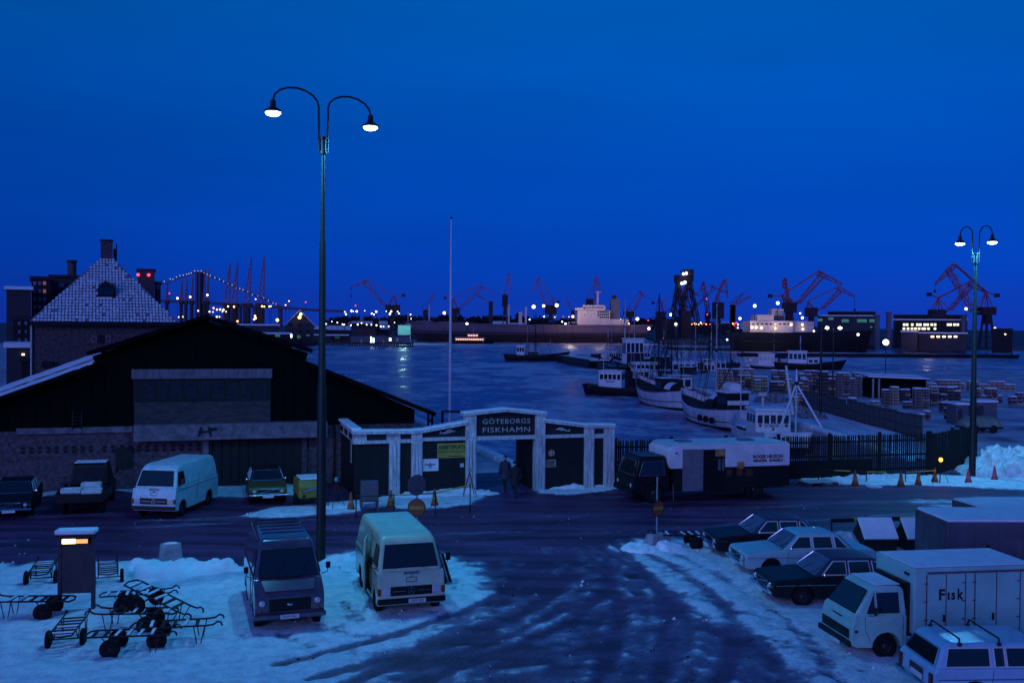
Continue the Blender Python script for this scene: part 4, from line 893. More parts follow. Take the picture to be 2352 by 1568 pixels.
# ---- lorry with the long white box
def lorry(fm, hd):
    fwd = Vector((math.cos(hd), math.sin(hd), 0)); c = fm - fwd*4.1
    t = T('box_lorry', 'black lorry with long white box body and open side door', 'truck', (c.x,c.y,0), hd)
    hwc = lin(1.2,1.12,2.2,0.98)
    lo = [(4.05,0.5),(4.1,0.62),(4.08,1.25),(2.2,1.25),(2.2,0.55)]; lo = [(4.05,0.5),(4.12,0.62),(4.10,1.25),(2.25,1.25),(2.25,0.55),(2.45,0.5)]+list(reversed(arch(3.0,0.52,0.48)))
    MB().prism(lo, 1.14).obj('cab_body', BLACK, t, bevel=0.08, seg=3)
    MB().prism([(4.06,1.2),(2.25,1.2),(2.3,2.1),(2.45,2.2),(3.55,2.2),(3.78,2.1)], hwc).obj('cab', BLACK, t, bevel=0.09, seg=3)
    MB().box(2.4,3.6,-0.92,0.92,2.205,2.235).obj('cab_roof', mat('cab_roof_violet',(0.06,0.05,0.08),0.5), t, bevel=0.02)
    fwin(t, 4.02,1.32,3.82,2.02, 0.98,0.86, 1, GLASS, 'windscreen', STEEL, 0.018)
    for s in (-1,1):
        swin(t, [(3.8,1.32),(2.5,1.32),(2.5,2.0),(3.55,2.0)], s, hwc, GLASS, frame=STEEL)
        lamp(t, 4.1, s*0.85, 0.85, 0.12); MB().path([(3.9,s*1.1,1.3),(4.1,s*1.3,1.4),(4.1,s*1.3,1.7)],0.02,5).obj('mirror_arm', BLACK, t); MB().box(4.07,4.12,s*1.3-0.08,s*1.3+0.08,1.45,1.8).obj('mirror', BLACK, t)
        wheel(t, 3.0, s, s*0.98, 0.47, 0.26); wheel(t, -2.3, s, s*0.98, 0.47, 0.40)
    MB().prism([(4.12,0.45),(4.25,0.47),(4.25,0.68),(4.12,0.7)],1.16).obj('bumper', IRON, t, bevel=0.03)
    LW_ = mat('lorry_white', (0.66,0.65,0.68), 0.5, var=0.10, scale=1.0); LBK = mat('lorry_black', (0.004,0.004,0.005), 0.6, var=0.2)
    xb0, xb1 = -4.15, 2.05
    MB().box(xb0, xb1, -1.2, 1.2, 0.62, 1.62).obj('lower_body', LBK, t)
    MB().prism([(xb0-0.02,1.62),(2.2,1.62),(2.35,1.95),(2.35,2.55),(2.1,2.72),(xb0-0.02,2.72)],1.21).obj('box', LW_, t, bevel=0.05, seg=2)
    MB().prism([(xb0-0.02,2.725),(2.25,2.72),(2.0,2.79),(xb0+0.05,2.79)],1.12).obj('roof', mat('lorry_roof',(0.55,0.60,0.63),0.6,var=0.12), t, bevel=0.05)
    for xx in (1.0,-2.4): MB().box(xx-0.3,xx+0.4,-0.35,0.35,2.79,2.86).obj('roof_hatch', STEEL, t, bevel=0.02)
    # side facing the yard is +y
    y = 1.2
    sd = MB().box(0.55,1.62,y+0.02,y+0.07,0.55,2.55).obj('sliding_door', mat('door_violet_grey',(0.16,0.15,0.19),0.6,var=0.15), t)
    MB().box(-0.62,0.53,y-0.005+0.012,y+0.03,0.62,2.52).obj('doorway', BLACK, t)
    inn = MB().box(-0.60,-0.1,y+0.031,y+0.036,2.18,2.5).obj('inside_shelf', mat('orange_crate',(0.42,0.20,0.08),0.7,var=0.3), t)
    for i in range(2): MB().box(-0.58+0.2*i,-0.45+0.2*i,y+0.031,y+0.036,1.5,2.05).obj('inside_rail', STEEL, t)
    MB().box(-1.65,-1.27,y+0.012,y+0.03,1.55,1.88).obj('placard', MATS['orange_crate'], t)
    for i, xx in enumerate((-0.72,-1.25,-1.75)): MB().slab([(xx,y+0.012,1.52),(xx-0.34,y+0.012,1.52),(xx-0.22-(0.1*i),y+0.012,1.18),(xx-0.02,y+0.012,1.18)],0.008,(0,1,0)).obj('faded_letter', mat('faded_orange',(0.09,0.035,0.015),0.7,var=0.3), t)
    MB().tube((1.95,y+0.04,2.35),(1.95,y+0.04,2.42),0.05).obj('side_lamp', LRED, t)
    TX = mat('lorry_text', (0.10,0.012,0.03), 0.6, var=0)
    for body, z, h, w_ in (('ROGER NILSSON',2.10,0.16,1.62), ('FISKAFFÄR   KUNGÄLV',1.90,0.12,1.62)):
        o = text(body, 'lettering', h/0.7, TX, t, (-2.95, y+0.024, z), (math.pi/2,0,math.pi), ext=0.003, off=0.008)
        xs = [v.co.x for v in o.data.vertices]; o.scale = (w_/(max(xs)-min(xs)),1,1)
    for xx in (-2.2,-2.65,-3.1): seam(t, [(xx,1.68),(xx,2.66)], 1, lambda z: 1.212, GALV, 0.010)
    MB().box(-4.2,3.4,-0.45,0.45,0.45,0.62).obj('chassis', BLACK, t)
    MB().box(-1.6,0.4,1.05,1.15,0.30,0.62).obj('side_guard', LBK, t)
    MB().path([(2.1,1.22,0.9),(2.1,1.3,0.1)],0.02,5).obj('mud_flap_bar', STEEL, t)
    return t
lorry(gp(1434,1148), math.pi+rad(15))

# ---- fish delivery truck bottom right
def fisk(fm, hd):
    fwd = Vector((math.cos(hd), math.sin(hd), 0)); c = fm - fwd*2.6*0.84
    t = T('fish_truck', 'white cab-over truck with boxy body lettered Fisk', 'truck', (c.x,c.y,0), hd)
    P = mat('truck_white', (0.30,0.56,0.50), 0.42, var=0.14, scale=1.6, coat=0.15)
    lo = [(2.40,0.40),(2.56,0.50),(2.56,1.0),(2.44,1.35),(0.75,1.35),(0.75,0.42),(0.8,0.4)]+list(reversed(arch(1.40,0.46,0.36)))
    MB().prism(lo, 0.98).obj('cab_body', P, t, bevel=0.10, seg=4)
    hw = lin(1.3,0.975,2.2,0.80)
    MB().prism([(2.46,1.31),(0.75,1.31),(0.78,2.1),(0.9,2.18),(1.65,2.2),(1.86,2.10)], hw).obj('cab', P, t, bevel=0.10, seg=4)
    MB().box(0.85,1.7,-0.72,0.72,2.205,2.225).obj('roof_snow', SNOW, t, bevel=0.015)
    fwin(t, 2.38,1.42,1.93,2.06, 0.84,0.72, 1, GLASS, 'windscreen', RUBBER, 0.016)
    for s in (-1,1):
        swin(t, [(2.10,1.40),(1.78,1.40),(1.78,2.02)], s, hw, GLASS, frame=P); swin(t, [(1.72,1.40),(0.98,1.40),(0.98,2.02),(1.72,2.02)], s, hw, GLASS, frame=P)
        f = lambda z: 0.985
        seam(t, [(2.12,1.33),(2.12,0.95),(1.95,0.6)], s, f); seam(t, [(0.88,1.33),(0.88,0.45)], s, f)
        MB().box(2.55,2.585,s*0.66-0.14,s*0.66+0.14,0.70,0.90).obj('headlight', LENS, t, bevel=0.02)
        MB().box(2.35,2.45,s*0.985-0.01,s*0.985+0.012,0.86,0.93).obj('side_indicator', BLACK, t)
        MB().path([(2.0,s*0.98,1.36),(1.9,s*1.15,1.4),(1.9,s*1.18,1.5)],0.012,5).obj('mirror_arm', BLACK, t); MB().box(1.87,1.92,s*1.18-0.07,s*1.18+0.07,1.42,1.66).obj('mirror', BLACK, t, bevel=0.02)
        wheel(t, 1.40, s, s*0.84, 0.37, 0.2); wheel(t, -1.7, s, s*0.84, 0.37, 0.3)
    MB().box(2.57,2.59,-0.84,0.84,0.66,0.94).obj('grille', BLACK, t)
    MB().prism([(2.57,0.42),(2.66,0.44),(2.66,0.60),(2.57,0.62)],1.0).obj('bumper', BLACK, t, bevel=0.03)
    plate(t, 2.67, 0.42, None, 1, 0.2); lf = MB().box(2.51,2.515,-0.3,0.3,1.15,1.2).obj('name_strip', LRED, t)
    P2 = mat('box_white', (0.27,0.52,0.50), 0.5, var=0.10, scale=0.8)
    xb0, xb1 = -3.4, 0.62
    MB().box(xb0, xb1, -1.12, 1.12, 0.75, 2.78).obj('box', P2, t, bevel=0.06, seg=3)
    MB().box(xb0+0.05, xb1-0.05, -1.05, 1.05, 2.782, 2.82).obj('roof_snow', SNOW, t, bevel=0.02)
    MB().box(xb0,2.3,-0.4,0.4,0.5,0.75).obj('chassis', BLACK, t)
    y = 1.12; SE = mat('rust_seam', (0.13,0.07,0.10), 0.7, var=0.2)
    MB().box(xb0+0.1,0.2,y+0.002,y+0.03,2.60,2.66).obj('drip_rail', SE, t)
    for a0, a1 in ((0.22,-0.42),(-0.42,-1.06),(-1.38,-2.1),(-2.1,-2.9)):
        d_ = MB().box(a1+0.012,a0-0.012,y+0.002,y+0.022,0.85,2.56).obj('box_door', P2, t, bevel=0.01)
        for zz in (1.2,1.75,2.3): MB().box(a0-0.03 if a0 in (0.22,-1.38) else a1+0.0,(a0-0.03 if a0 in (0.22,-1.38) else a1)+0.12,y+0.023,y+0.045,zz,zz+0.03).obj('hinge', SE, d_)
    for xx in (0.22,-0.42,-1.06,-1.38,-2.1,-2.9): MB().box(xx-0.014,xx+0.014,y+0.004,y+0.028,0.82,2.58).obj('door_seam', SE, t)
    for xx in (-0.34,-1.98):
        MB().box(xx-0.03,xx+0.03,y+0.023,y+0.07,1.15,1.36).obj('handle', BLACK, t, bevel=0.01)
    LT = mat('stencil_black', (0.012,0.012,0.014), 0.7, var=0)
    for ch, xx, w_, h_ in (('F',-0.27,0.20,0.34),('I',-0.50,0.065,0.23),('s',-0.65,0.13,0.23),('k',-0.87,0.20,0.34)):
        o = text(ch, 'lettering', 0.4, LT, t, (xx, y+0.030, 1.90), (math.pi/2,0,math.pi), ext=0.004, off=0.012)
        vx = [v.co.x for v in o.data.vertices]; vz = [v.co.y for v in o.data.vertices]; o.scale = (w_/(max(vx)-min(vx)), h_/(max(vz)-min(vz)), 1); o.location.z = 1.80 - min(vz)*o.scale.y
    MB().box(0.5,0.75,-0.9,0.9,0.8,2.3).obj('cab_gap_panel', BLACK, t)
    MB().box(xb1+0.002,xb1+0.03,0.6,0.85,2.5,2.58).obj('marker_bracket', IRON, t)
    return t
ft = fisk(gp(1916,1494), math.pi+rad(9)); ft.scale = (0.84,0.84,0.84)

# ---- estate car cut by the bottom right corner
def estate(rm, hd):
    fwd = Vector((math.cos(hd), math.sin(hd), 0)); c = rm + fwd*2.25
    t = T('estate_car', 'light blue estate car with roof bars in front of the fish truck', 'car', (c.x,c.y,0), hd)
    P = mat('estate_blue', (0.30,0.50,0.68), 0.22, var=0.08, scale=1.5, coat=0.4)
    body = [(2.2,0.33),(2.28,0.5),(2.26,0.78),(0.95,0.93),(-2.2,0.95),(-2.30,0.85),(-2.32,0.42),(-2.2,0.30),(-1.75,0.26)]+list(reversed(arch(-1.36,0.37)))+[(-0.9,0.24),(0.9,0.24)]+list(reversed(arch(1.36,0.37)))+[(1.80,0.26)]
    MB().prism(body, 0.86).obj('body', P, t, bevel=0.08, seg=3)
    hw = lin(0.9,0.82,1.45,0.66)
    MB().prism([(0.95,0.90),(-2.24,0.90),(-2.02,1.36),(-1.86,1.45),(0.15,1.46),(0.34,1.40)], hw).obj('cabin', P, t, bevel=0.07, seg=4)
    fwin(t, 0.92,0.95,0.40,1.37, 0.72,0.60, 1, GLASS, 'windscreen'); fwin(t, -2.215,0.96,-2.05,1.32, 0.70,0.58, -1, GLASS, 'rear_window', CHROME)
    for s in (-1,1):
        swin(t, [(-1.0,0.97),(-2.02,0.97),(-1.92,1.36),(-1.0,1.36)], s, hw, GLASS, frame=TRIMW, fr=0.02)
        swin(t, [(-0.12,0.97),(-0.62,0.97),(-0.62,1.36),(-0.12,1.36)], s, hw, GLASS, frame=TRIMW, fr=0.02); swin(t, [(-0.66,0.97),(-0.90,0.97),(-0.90,1.36),(-0.66,1.36)], s, hw, GLASS, frame=TRIMW, fr=0.02)
        swin(t, [(0.72,0.97),(0.0,0.97),(0.0,1.36),(0.35,1.36)], s, hw, GLASS, frame=TRIMW, fr=0.02)
        f = lambda z: 0.862
        seam(t, [(-0.95,0.92),(-1.0,0.5)], s, f); seam(t, [(-0.06,0.92),(-0.06,0.34)], s, f)
        MB().box(-2.2,2.1,s*0.866-0.006,s*0.866+0.006,0.70,0.72).obj('side_trim', CHROME, t)
        wheel(t, 1.36, s, s*0.76, 0.31); wheel(t, -1.36, s, s*0.76, 0.31)
        MB().box(-2.345,-2.31,s*0.74-0.07,s*0.74+0.07,0.52,0.82).obj('tail_light', LRED, t); lamp(t, 2.27, s*0.62, 0.63, 0.09)
    for xx in (-0.75,-1.65):
        rb = MB().path([(xx,-0.70,1.40),(xx,-0.66,1.56),(xx+0.02,0.66,1.58),(xx,0.70,1.40)],0.022,6).obj('roof_bar', IRON, t)
        for s in (-1,1): MB().box(xx-0.04,xx+0.04,s*0.68-0.03,s*0.68+0.03,1.40,1.47).obj('bar_clamp', BLACK, rb)
    dr = mat('road_dirt', (0.05,0.045,0.05), 0.9, var=0.4, scale=9)
    MB().box(-2.345,-2.325,-0.35,0.25,0.60,0.80).obj('mud_patch', dr, t, bevel=0.009)
    MB().prism([(-2.33,0.38),(-2.44,0.40),(-2.44,0.50),(-2.33,0.52)],0.86).obj('bumper', CHROME, t, bevel=0.03); plate(t, -2.35, 0.62, None, -1, -0.1)
    return t
estate(Vector((9.35,22.3,0)), rad(3))

# ---- open pickup with crates by the brick wall, and the dark car beside it
def pickup(c, hd):
    t = T('pickup_truck', 'dark pickup loaded with white fish boxes seen from behind', 'truck', (c.x,c.y,0), hd)
    hw = lin(1.0,0.86,1.95,0.72)
    MB().prism([(0.3,0.95),(1.75,0.95),(1.5,1.85),(1.3,1.95),(0.45,1.95),(0.32,1.85)], hw).obj('cab', BLACK, t, bevel=0.08, seg=3)
    MB().box(0.45,1.3,-0.68,0.68,1.955,1.99).obj('cab_roof_snow', SNOW, t, bevel=0.015)
    lo = [(2.4,0.4),(2.5,0.6),(2.4,0.98),(-0.1,0.98),(-0.1,0.4)]; MB().prism(lo,0.86).obj('bonnet_body', BLACK, t, bevel=0.07)
    fwin(t, 0.31,1.12,0.34,1.80, 0.62,0.58, -1, PANEF, 'rear_window')
    MB().box(-2.3,0.2,-0.95,0.95,0.62,0.72).obj('bed', BLACK, t)
    for s in (-1,1): MB().box(-2.3,0.2,s*0.95-0.03,s*0.95+0.03,0.72,1.08).obj('bed_side', BLACK, t); wheel(t,1.6,s,s*0.78,0.36); wheel(t,-1.4,s,s*0.78,0.36); MB().box(-2.34,-2.31,s*0.8-0.08,s*0.8+0.08,0.62,0.74).obj('tail_light', LRED, t)
    MB().box(-2.33,-2.29,-0.92,0.92,0.62,0.98).obj('tailgate', BLACK, t)
    MB().path([(0.9,-0.8,1.3),(0.95,-1.05,1.4),(0.95,-1.08,1.55)],0.02,5).obj('mirror_arm', BLACK, t); MB().box(0.92,0.97,-1.16,-1.02,1.4,1.65).obj('mirror', BLACK, t)
    return t
pk = gp(190,1185)+V*2.2; pickup(pk, math.pi/2+rad(15))
FB = mat('fish_box', (0.55,0.58,0.58), 0.6, var=0.15)
M_ = Matrix.Translation((pk.x,pk.y,0)) @ Matrix.Rotation(math.pi/2+rad(15),4,'Z')
def fishbox(label, p, rz, l=0.8, w=0.45, h=0.2, m=None, group='white fish boxes on the pickup'):
    t = T('fish_box', label, 'box', p, rz, group); m = m or FB
    b = MB(); b.box(-l/2,l/2,-w/2,w/2,0,0.02); b.obj('bottom', m, t)
    for s in (-1,1): MB().box(-l/2,l/2,s*w/2-0.015,s*w/2+0.015,0.021,h).obj('long_side', m, t); MB().box(s*l/2-0.015,s*l/2+0.015,-w/2+0.016,w/2-0.016,0.021,h-0.003).obj('end', m, t)
    MB().box(-l/2+0.02,l/2-0.02,-w/2+0.02,w/2-0.02,0.03,h*0.8).obj('ice_fill', SNOW, t)
    return t
for i, (x_, y_, z_, lab) in enumerate(((-1.95,0.42,1.0,'white fish box on the pickup tailgate, the one nearest the warehouse corner'),(-2.0,-0.42,0.96,'low white fish box on the pickup beside the moving van'),(-1.3,-0.3,1.12,'white fish box standing highest on the pickup load'),(-1.9,0.45,0.73,'lowest white fish box at the pickup tailgate'))):
    fishbox(lab, M_ @ Vector((x_,y_,z_)), math.pi/2+rad(15)+math.pi/2)
for y_, z_ in ((0.4,0.74),): pass
sedan('black car at the brick wall beside the loaded pickup', gp(8,1196)+U*0.2, math.pi/2+rad(20)+math.pi, PB, None)

# ---- yellow compressor trailer
def compressor(c, hd):
    t = T('compressor_trailer', 'small yellow compressor trailer behind the lamp post', 'trailer', (c.x,c.y,0), hd)
    MB().prism([(0.85,0.45),(0.85,0.95),(0.6,1.25),(-0.9,1.25),(-1.0,0.9),(-1.0,0.45)],0.62).obj('hood', mat('compressor_yellow',(0.24,0.20,0.03),0.45,var=0.15), t, bevel=0.05)
    MB().box(-0.85,0.55,-0.5,0.5,1.255,1.32).obj('hood_snow', SNOW, t, bevel=0.03)
    MB().box(-0.95,0.85,-0.5,0.5,0.32,0.45).obj('frame', BLACK, t)
    for s in (-1,1): wheel(t,0.0,s,s*0.62,0.3)
    MB().path([(0.85,0,0.4),(1.9,0,0.4)],0.05,6).obj('drawbar', BLACK, t)
    lb_ = MB().slab([(0.858,-0.48,0.72),(0.858,0.42,0.90),(0.858,0.42,1.0),(0.858,-0.48,0.82)],0.005,(1,0,0)).obj('name_strip', BLACK, t)
    MB().slab([(0.862,-0.44,0.745),(0.862,0.36,0.905),(0.862,0.36,0.965),(0.862,-0.44,0.805)],0.003,(1,0,0)).obj('print_line', mat('strip_blue',(0.25,0.3,0.5),0.6,var=0.3,scale=14), lb_)
    tr = MB().slab([(0.858,-0.50,0.50),(0.858,-0.30,0.50),(0.858,-0.40,0.68)],0.005,(1,0,0)).obj('warning_triangle', BLACK, t)
    return t
compressor(gp(715,1166)+V*0.8, -math.pi/2+TH+rad(4))
# =================================================================== YARD THINGS
# ---- handcarts
def handcart(label, p, rz, pitch=0.0, roll=0.0, zoff=0.0):
    t = T('handcart', label, 'handcart', (p[0], p[1], zoff), rz, 'iron fish handcarts'); t.rotation_euler = (roll+random.uniform(-0.02,0.02), pitch, rz); k_ = random.uniform(0.86,0.98); t.scale = (k_,k_*random.uniform(0.95,1.05),k_)
    if not _WM.get('cart'):
        z = 0.58; b = MB()
        for s in (-1,1):
            b.path([(-1.05,s*0.30,z-0.02),(-0.9,s*0.33,z),(0.95,s*0.33,z),(1.15,s*0.33,z+0.02),(1.27,s*0.33,z+0.10),(1.36,s*0.33,z+0.08),(1.40,s*0.33,z-0.02)],0.026,6)
        b.path([(-1.05,-0.30,z-0.02),(-1.12,0,z-0.03),(-1.05,0.30,z-0.02)],0.026,6)
        rails = b.mesh('rails', IRON, True)
        slat = MB().box(-0.045,0.045,-0.33,0.33,-0.012,0.018).mesh('slat', IRON)
        legs = []
        for s in (-1,1):
            legs.append(MB().path([(0.62,s*0.33,z),(0.72,s*0.33,0.0),(0.80,s*0.33,0.0),(0.92,s*0.33,z)],0.016,5).mesh('leg', RUST, True))
        ax = MB(); ax.path([(-0.35,-0.46,0.27),(-0.35,0.46,0.27)],0.022,6)
        for s in (-1,1): ax.path([(-0.62,s*0.33,z),(-0.35,s*0.33,0.27),(-0.1,s*0.33,z)],0.018,5)
        axle = ax.mesh('axle_stay', IRON, True)
        ty = MB().lathe([(0.10,-0.055),(0.24,-0.06),(0.275,-0.03),(0.275,0.03),(0.24,0.06),(0.10,0.055)],18,Matrix.Rotation(math.pi/2,4,'X')).mesh('wheel', RUBBER, True)
        hub = MB().lathe([(0.105,-0.045),(0.10,-0.03),(0.03,-0.07),(0.03,0.07),(0.10,0.03),(0.105,0.045)],12,Matrix.Rotation(math.pi/2,4,'X')).mesh('hub', RUST, True)
        toe = MB().box(-1.14,-1.10,-0.28,0.28,0.50,0.80).mesh('toe_plate', IRON)
        _WM['cart'] = (rails, slat, legs, axle, ty, hub, toe)
    rails, slat, legs, axle, ty, hub, toe = _WM['cart']
    inst('rails', rails, t); inst('axle_stay', axle, t)
    for i in range(6): inst('slat', slat, t, (-0.85+i*0.31, 0, 0.58))
    if 'csnow' not in _WM: _WM['csnow'] = MB().box(-0.04,0.04,-0.28,0.26,0.0,0.022).mesh('slat_snow', SNOW)
    for i in range(6):
        if random.random() < 0.5: inst('slat_snow', _WM['csnow'], t, (-0.85+i*0.31, random.uniform(-0.05,0.05), 0.599), (0,0,random.uniform(-0.05,0.05)))
    for l in legs: inst('leg', l, t)
    for s in (-1,1): w = inst('wheel', ty, t, (-0.35, s*0.47, 0.275)); inst('hub', hub, w)
    return t
handcart('handcart end-on to the left behind the lit notice stand', gp(98,1338), math.pi/2+TH)
handcart('handcart end-on at the snow bank behind the lit notice stand', gp(248,1336), math.pi/2+TH+0.1)
handcart('handcart with wheels tipped beside the left leg of the notice stand', gp(84,1418), math.pi+rad(4))
handcart('handcart standing end-on in front of the lit notice stand', gp(158,1478), math.pi/2+rad(12))
handcart('handcart side-on, nearest of the cluster, with two big wheels forward', gp(292,1500), rad(8))
handcart('handcart with curved handles stretching out to the right of the cluster', gp(395,1478), rad(12))
handcart('handcart lying across the back of the jumbled cart cluster', gp(310,1400), rad(14))
handcart('handcart tipped up steeply on top of the jumbled cart cluster', gp(352,1432), rad(-14), rad(20), 0.0, 0.30)
handcart('low handcart half buried in the middle of the cart cluster', gp(318,1448), rad(184))
handcart('handcart standing in the snow between the leaning sign and the black sedan', gp(1572,1258), rad(184))

# ---- lit notice stand
ns_p = gp(176,1404); ns = T('notice_stand', 'dark notice stand with snowy cap and glowing lamp strip among handcarts', 'notice stand', ns_p, rad(9))
NSB = mat('stand_board', (0.045,0.038,0.05), 0.75, var=0.12)
for s in (-1,1): MB().box(s*0.46-0.05,s*0.46+0.05,-0.06,0.06,-0.02,2.2).obj('leg', NSB, ns)
MB().box(-0.41,0.41,-0.04,0.04,0.55,2.2).obj('board', NSB, ns)
MB().box(-0.54,0.54,-0.22,0.22,2.2,2.28).obj('cap', BLACK, ns); MB().box(-0.56,0.56,-0.24,0.24,2.283,2.42).obj('cap_snow', SNOW, ns, bevel=0.05)
MB().box(-0.37,0.36,-0.14,-0.045,2.0,2.17).obj('lamp_trough', BLACK, ns)
MB().box(-0.36,0.0,-0.16,-0.142,2.02,2.15).obj('lamp_tube', glow('warm_tube',(1.0,0.62,0.22),9.0), ns, bevel=0.008); MB().box(0.004,0.34,-0.16,-0.142,2.02,2.14).obj('lamp_cover', glow('warm_cover',(1.0,0.42,0.14),1.3), ns, bevel=0.008)

# ---- road signs
SRED = mat('sign_red', (0.26,0.06,0.025), 0.55, var=0.12); SYEL = mat('sign_bar', (0.40,0.22,0.03), 0.5, var=0.05); SBACK = mat('sign_back', (0.11,0.10,0.12), 0.6, var=0.15)
def no_entry(label, p, zc_, r, rz, base=False, upper=None, tilt=0.0):
    t = T('road_sign', label, 'road sign', p, rz, 'no entry signs'); t.rotation_euler = (0, tilt, rz)
    top = zc_+r+0.1 if not upper else upper
    MB().tube((0,0,-0.02),(0,0,top),0.03,n=8).obj('pole', GALV, t, smooth=True)
    Mx = Matrix.Translation((0,-0.05,zc_)) @ Matrix.Rotation(math.pi/2,4,'X')
    d_ = MB().lathe([(r,-0.012),(r,0.012)],28,Mx).obj('disc', BLACK, t); MB().lathe([(r*0.93,0.0125),(r*0.93,0.017)],28,Mx).obj('disc_face', SRED, d_)
    MB().box(-r*0.80,r*0.80,-0.075,-0.0675,zc_-r*0.19,zc_+r*0.19).obj('bar', SYEL, d_)
    if base:
        MB().frus((-0.62,0.62,-0.32,0.32),(-0.36,0.36,-0.18,0.18),-0.02,0.62).obj('concrete_foot', mat('foot_grey',(0.30,0.30,0.34),0.8,var=0.2), t, bevel=0.04)
    return t, Mx
t1, _ = no_entry('no entry sign with a blank round sign above it behind the cream van', gp(957,1254), 1.48, 0.345, rad(-4), upper=2.75)
Mx = Matrix.Translation((0.0,-0.05,2.34)) @ Matrix.Rotation(rad(40),4,'Z') @ Matrix.Rotation(math.pi/2,4,'X')
MB().lathe([(0.40,-0.01),(0.40,0.01)],28,Mx).obj('blank_disc', SBACK, t1)
no_entry('no entry sign on a grey concrete foot beside the row of sedans', gp(1508,1262), 1.58, 0.31, rad(38), True, 2.75)

# ---- cones, barrier rails, blinking lamps
CONEO = mat('cone_orange', (0.30,0.075,0.03), 0.6, var=0.15); CONER = mat('cone_red', (0.60,0.04,0.08), 0.55, var=0.1)
_cm = {}
def cone(label, p, m, snow=True):
    t = T('traffic_cone', label, 'traffic cone', (p[0],p[1],0.0), random.random(), 'traffic cones')
    if m.name not in _cm:
        _cm[m.name] = (MB().lathe([(0.20,0.04),(0.13,0.30),(0.125,0.30),(0.045,0.80),(0.03,0.84),(0.01,0.85)],14).mesh('body', m, True), MB().box(-0.24,0.24,-0.24,0.24,0,0.04).mesh('foot', m), MB().lathe([(0.118,0.36),(0.10,0.46)],14).mesh('band', SYEL))
    a, f, b = _cm[m.name]; inst('body', a, t); inst('foot', f, t); inst('band', b, t) if m is CONEO else None
    return t
for lab, px, py, m in (('orange traffic cone beside the grey cabinet at the gatehouse',806,1172,CONEO),('orange traffic cone between the grey cabinet and the round sign',897,1166,CONEO),('orange traffic cone in front of the gate door with the white notice',998,1163,CONEO),
    ('orange traffic cone standing nearest the back of the white lorry',1964,1115,CONEO),('orange traffic cone, second along the picket fence from the lorry',2069,1117,CONEO),('orange traffic cone, third along the picket fence from the lorry',2109,1115,CONEO),('orange traffic cone under the amber blinking lamp',2147,1109,CONEO),
    ('bright red traffic cone at the foot of the far street lamp',2224,1110,CONER),('bright red traffic cone in front of the big snow heap',2284,1104,CONER)):
    cone(lab, gp(px,py), m)
BYEL = mat('barrier_yellow', (0.50,0.42,0.07), 0.6, var=0.2)
def barrier(name, label, pts, r=0.04, seg=0.9, posts=True, group='striped barriers'):
    c = pts[0]; t = T(name, label, 'barrier', (c[0],c[1],0), 0, group)
    P = [Vector((p[0]-c[0],p[1]-c[1],p[2])) for p in pts]; k = 0
    for a, b in zip(P, P[1:]):
        n_ = max(1, int((b-a).length/seg))
        for i in range(n_):
            MB().tube(a.lerp(b,i/n_), a.lerp(b,(i+0.995)/n_), r, n=6).obj('stripe', (BLACK,BYEL)[k % 2], t); k += 1
    if posts:
        for p in P: MB().tube((p.x,p.y,-0.02),(p.x,p.y,p.z+0.08),0.03,n=6).obj('post', IRON, t)
    return t
def g3(px, py, z): p = gp(px, py, z); return (p.x, p.y, z)
barrier('barrier_rail', 'thin black and yellow rail in front of the harbour gate', [g3(818,1139,0.95), g3(905,1137,0.95), g3(1000,1132,1.0), g3(1080,1113,1.3)], 0.03)
barrier('barrier_rail', 'sagging black and yellow rail along the foot of the picket fence', [g3(1880,1078,0.75), g3(1990,1083,0.62), g3(2080,1084,0.62), g3(2150,1080,0.7)], 0.03)
bm = barrier('boom_barrier', 'black and yellow striped boom behind the wooden bins', [g3(1910,1195,1.0), g3(2010,1192,1.0), g3(2118,1188,1.0)], 0.085, 0.75)
def trestle(label, p, rz, lampm):
    t = T('lamp_trestle', label, 'warning lamp', (p[0],p[1],0), rz, 'warning lamp trestles')
    for s in (-1,1): MB().path([(s*0.35,-0.25,0),(0,0,1.25),(s*0.3,0.3,0)],0.018,5).obj('leg', RUST, t)
    MB().lathe([(0.05,1.25),(0.09,1.28),(0.09,1.40),(0.05,1.44)],10).obj('lamp_body', lampm, t, smooth=True); return t
AMB = glow('amber_lamp', (1.0,0.36,0.02), 9.0); GRNL = mat('green_glass', (0.1,0.35,0.3), 0.3, var=0)
trestle('trestle with a glowing amber lamp by the picket fence', gp(2160,1112), 0.4, AMB)
trestle('unlit lamp trestle leaning by the white gate post', gp(1078,1142), 0.2, GRNL)
trestle('unlit lamp trestle between the lamp post and the first orange cone', gp(772,1168), 0.7, GRNL)
# ---- grey cabinet
cb = T('cabinet', 'grey steel cabinet on legs in front of the gatehouse', 'cabinet', gp(848,1172), TH)
CBM = mat('cabinet_grey', (0.11,0.10,0.13), 0.6, var=0.15); MB().box(-0.38,0.38,-0.25,0.25,0.48,1.35).obj('body', CBM, cb, bevel=0.02)
for s in (-1,1): MB().box(s*0.36-0.03,s*0.36+0.03,-0.24,0.24,-0.02,0.478).obj('leg', CBM, cb)
MB().box(-0.4,0.4,-0.27,0.27,0.44,0.476).obj('shelf', WOODG, cb); MB().box(-0.35,0.35,-0.262,-0.252,0.55,1.3).obj('door', CBM, cb)
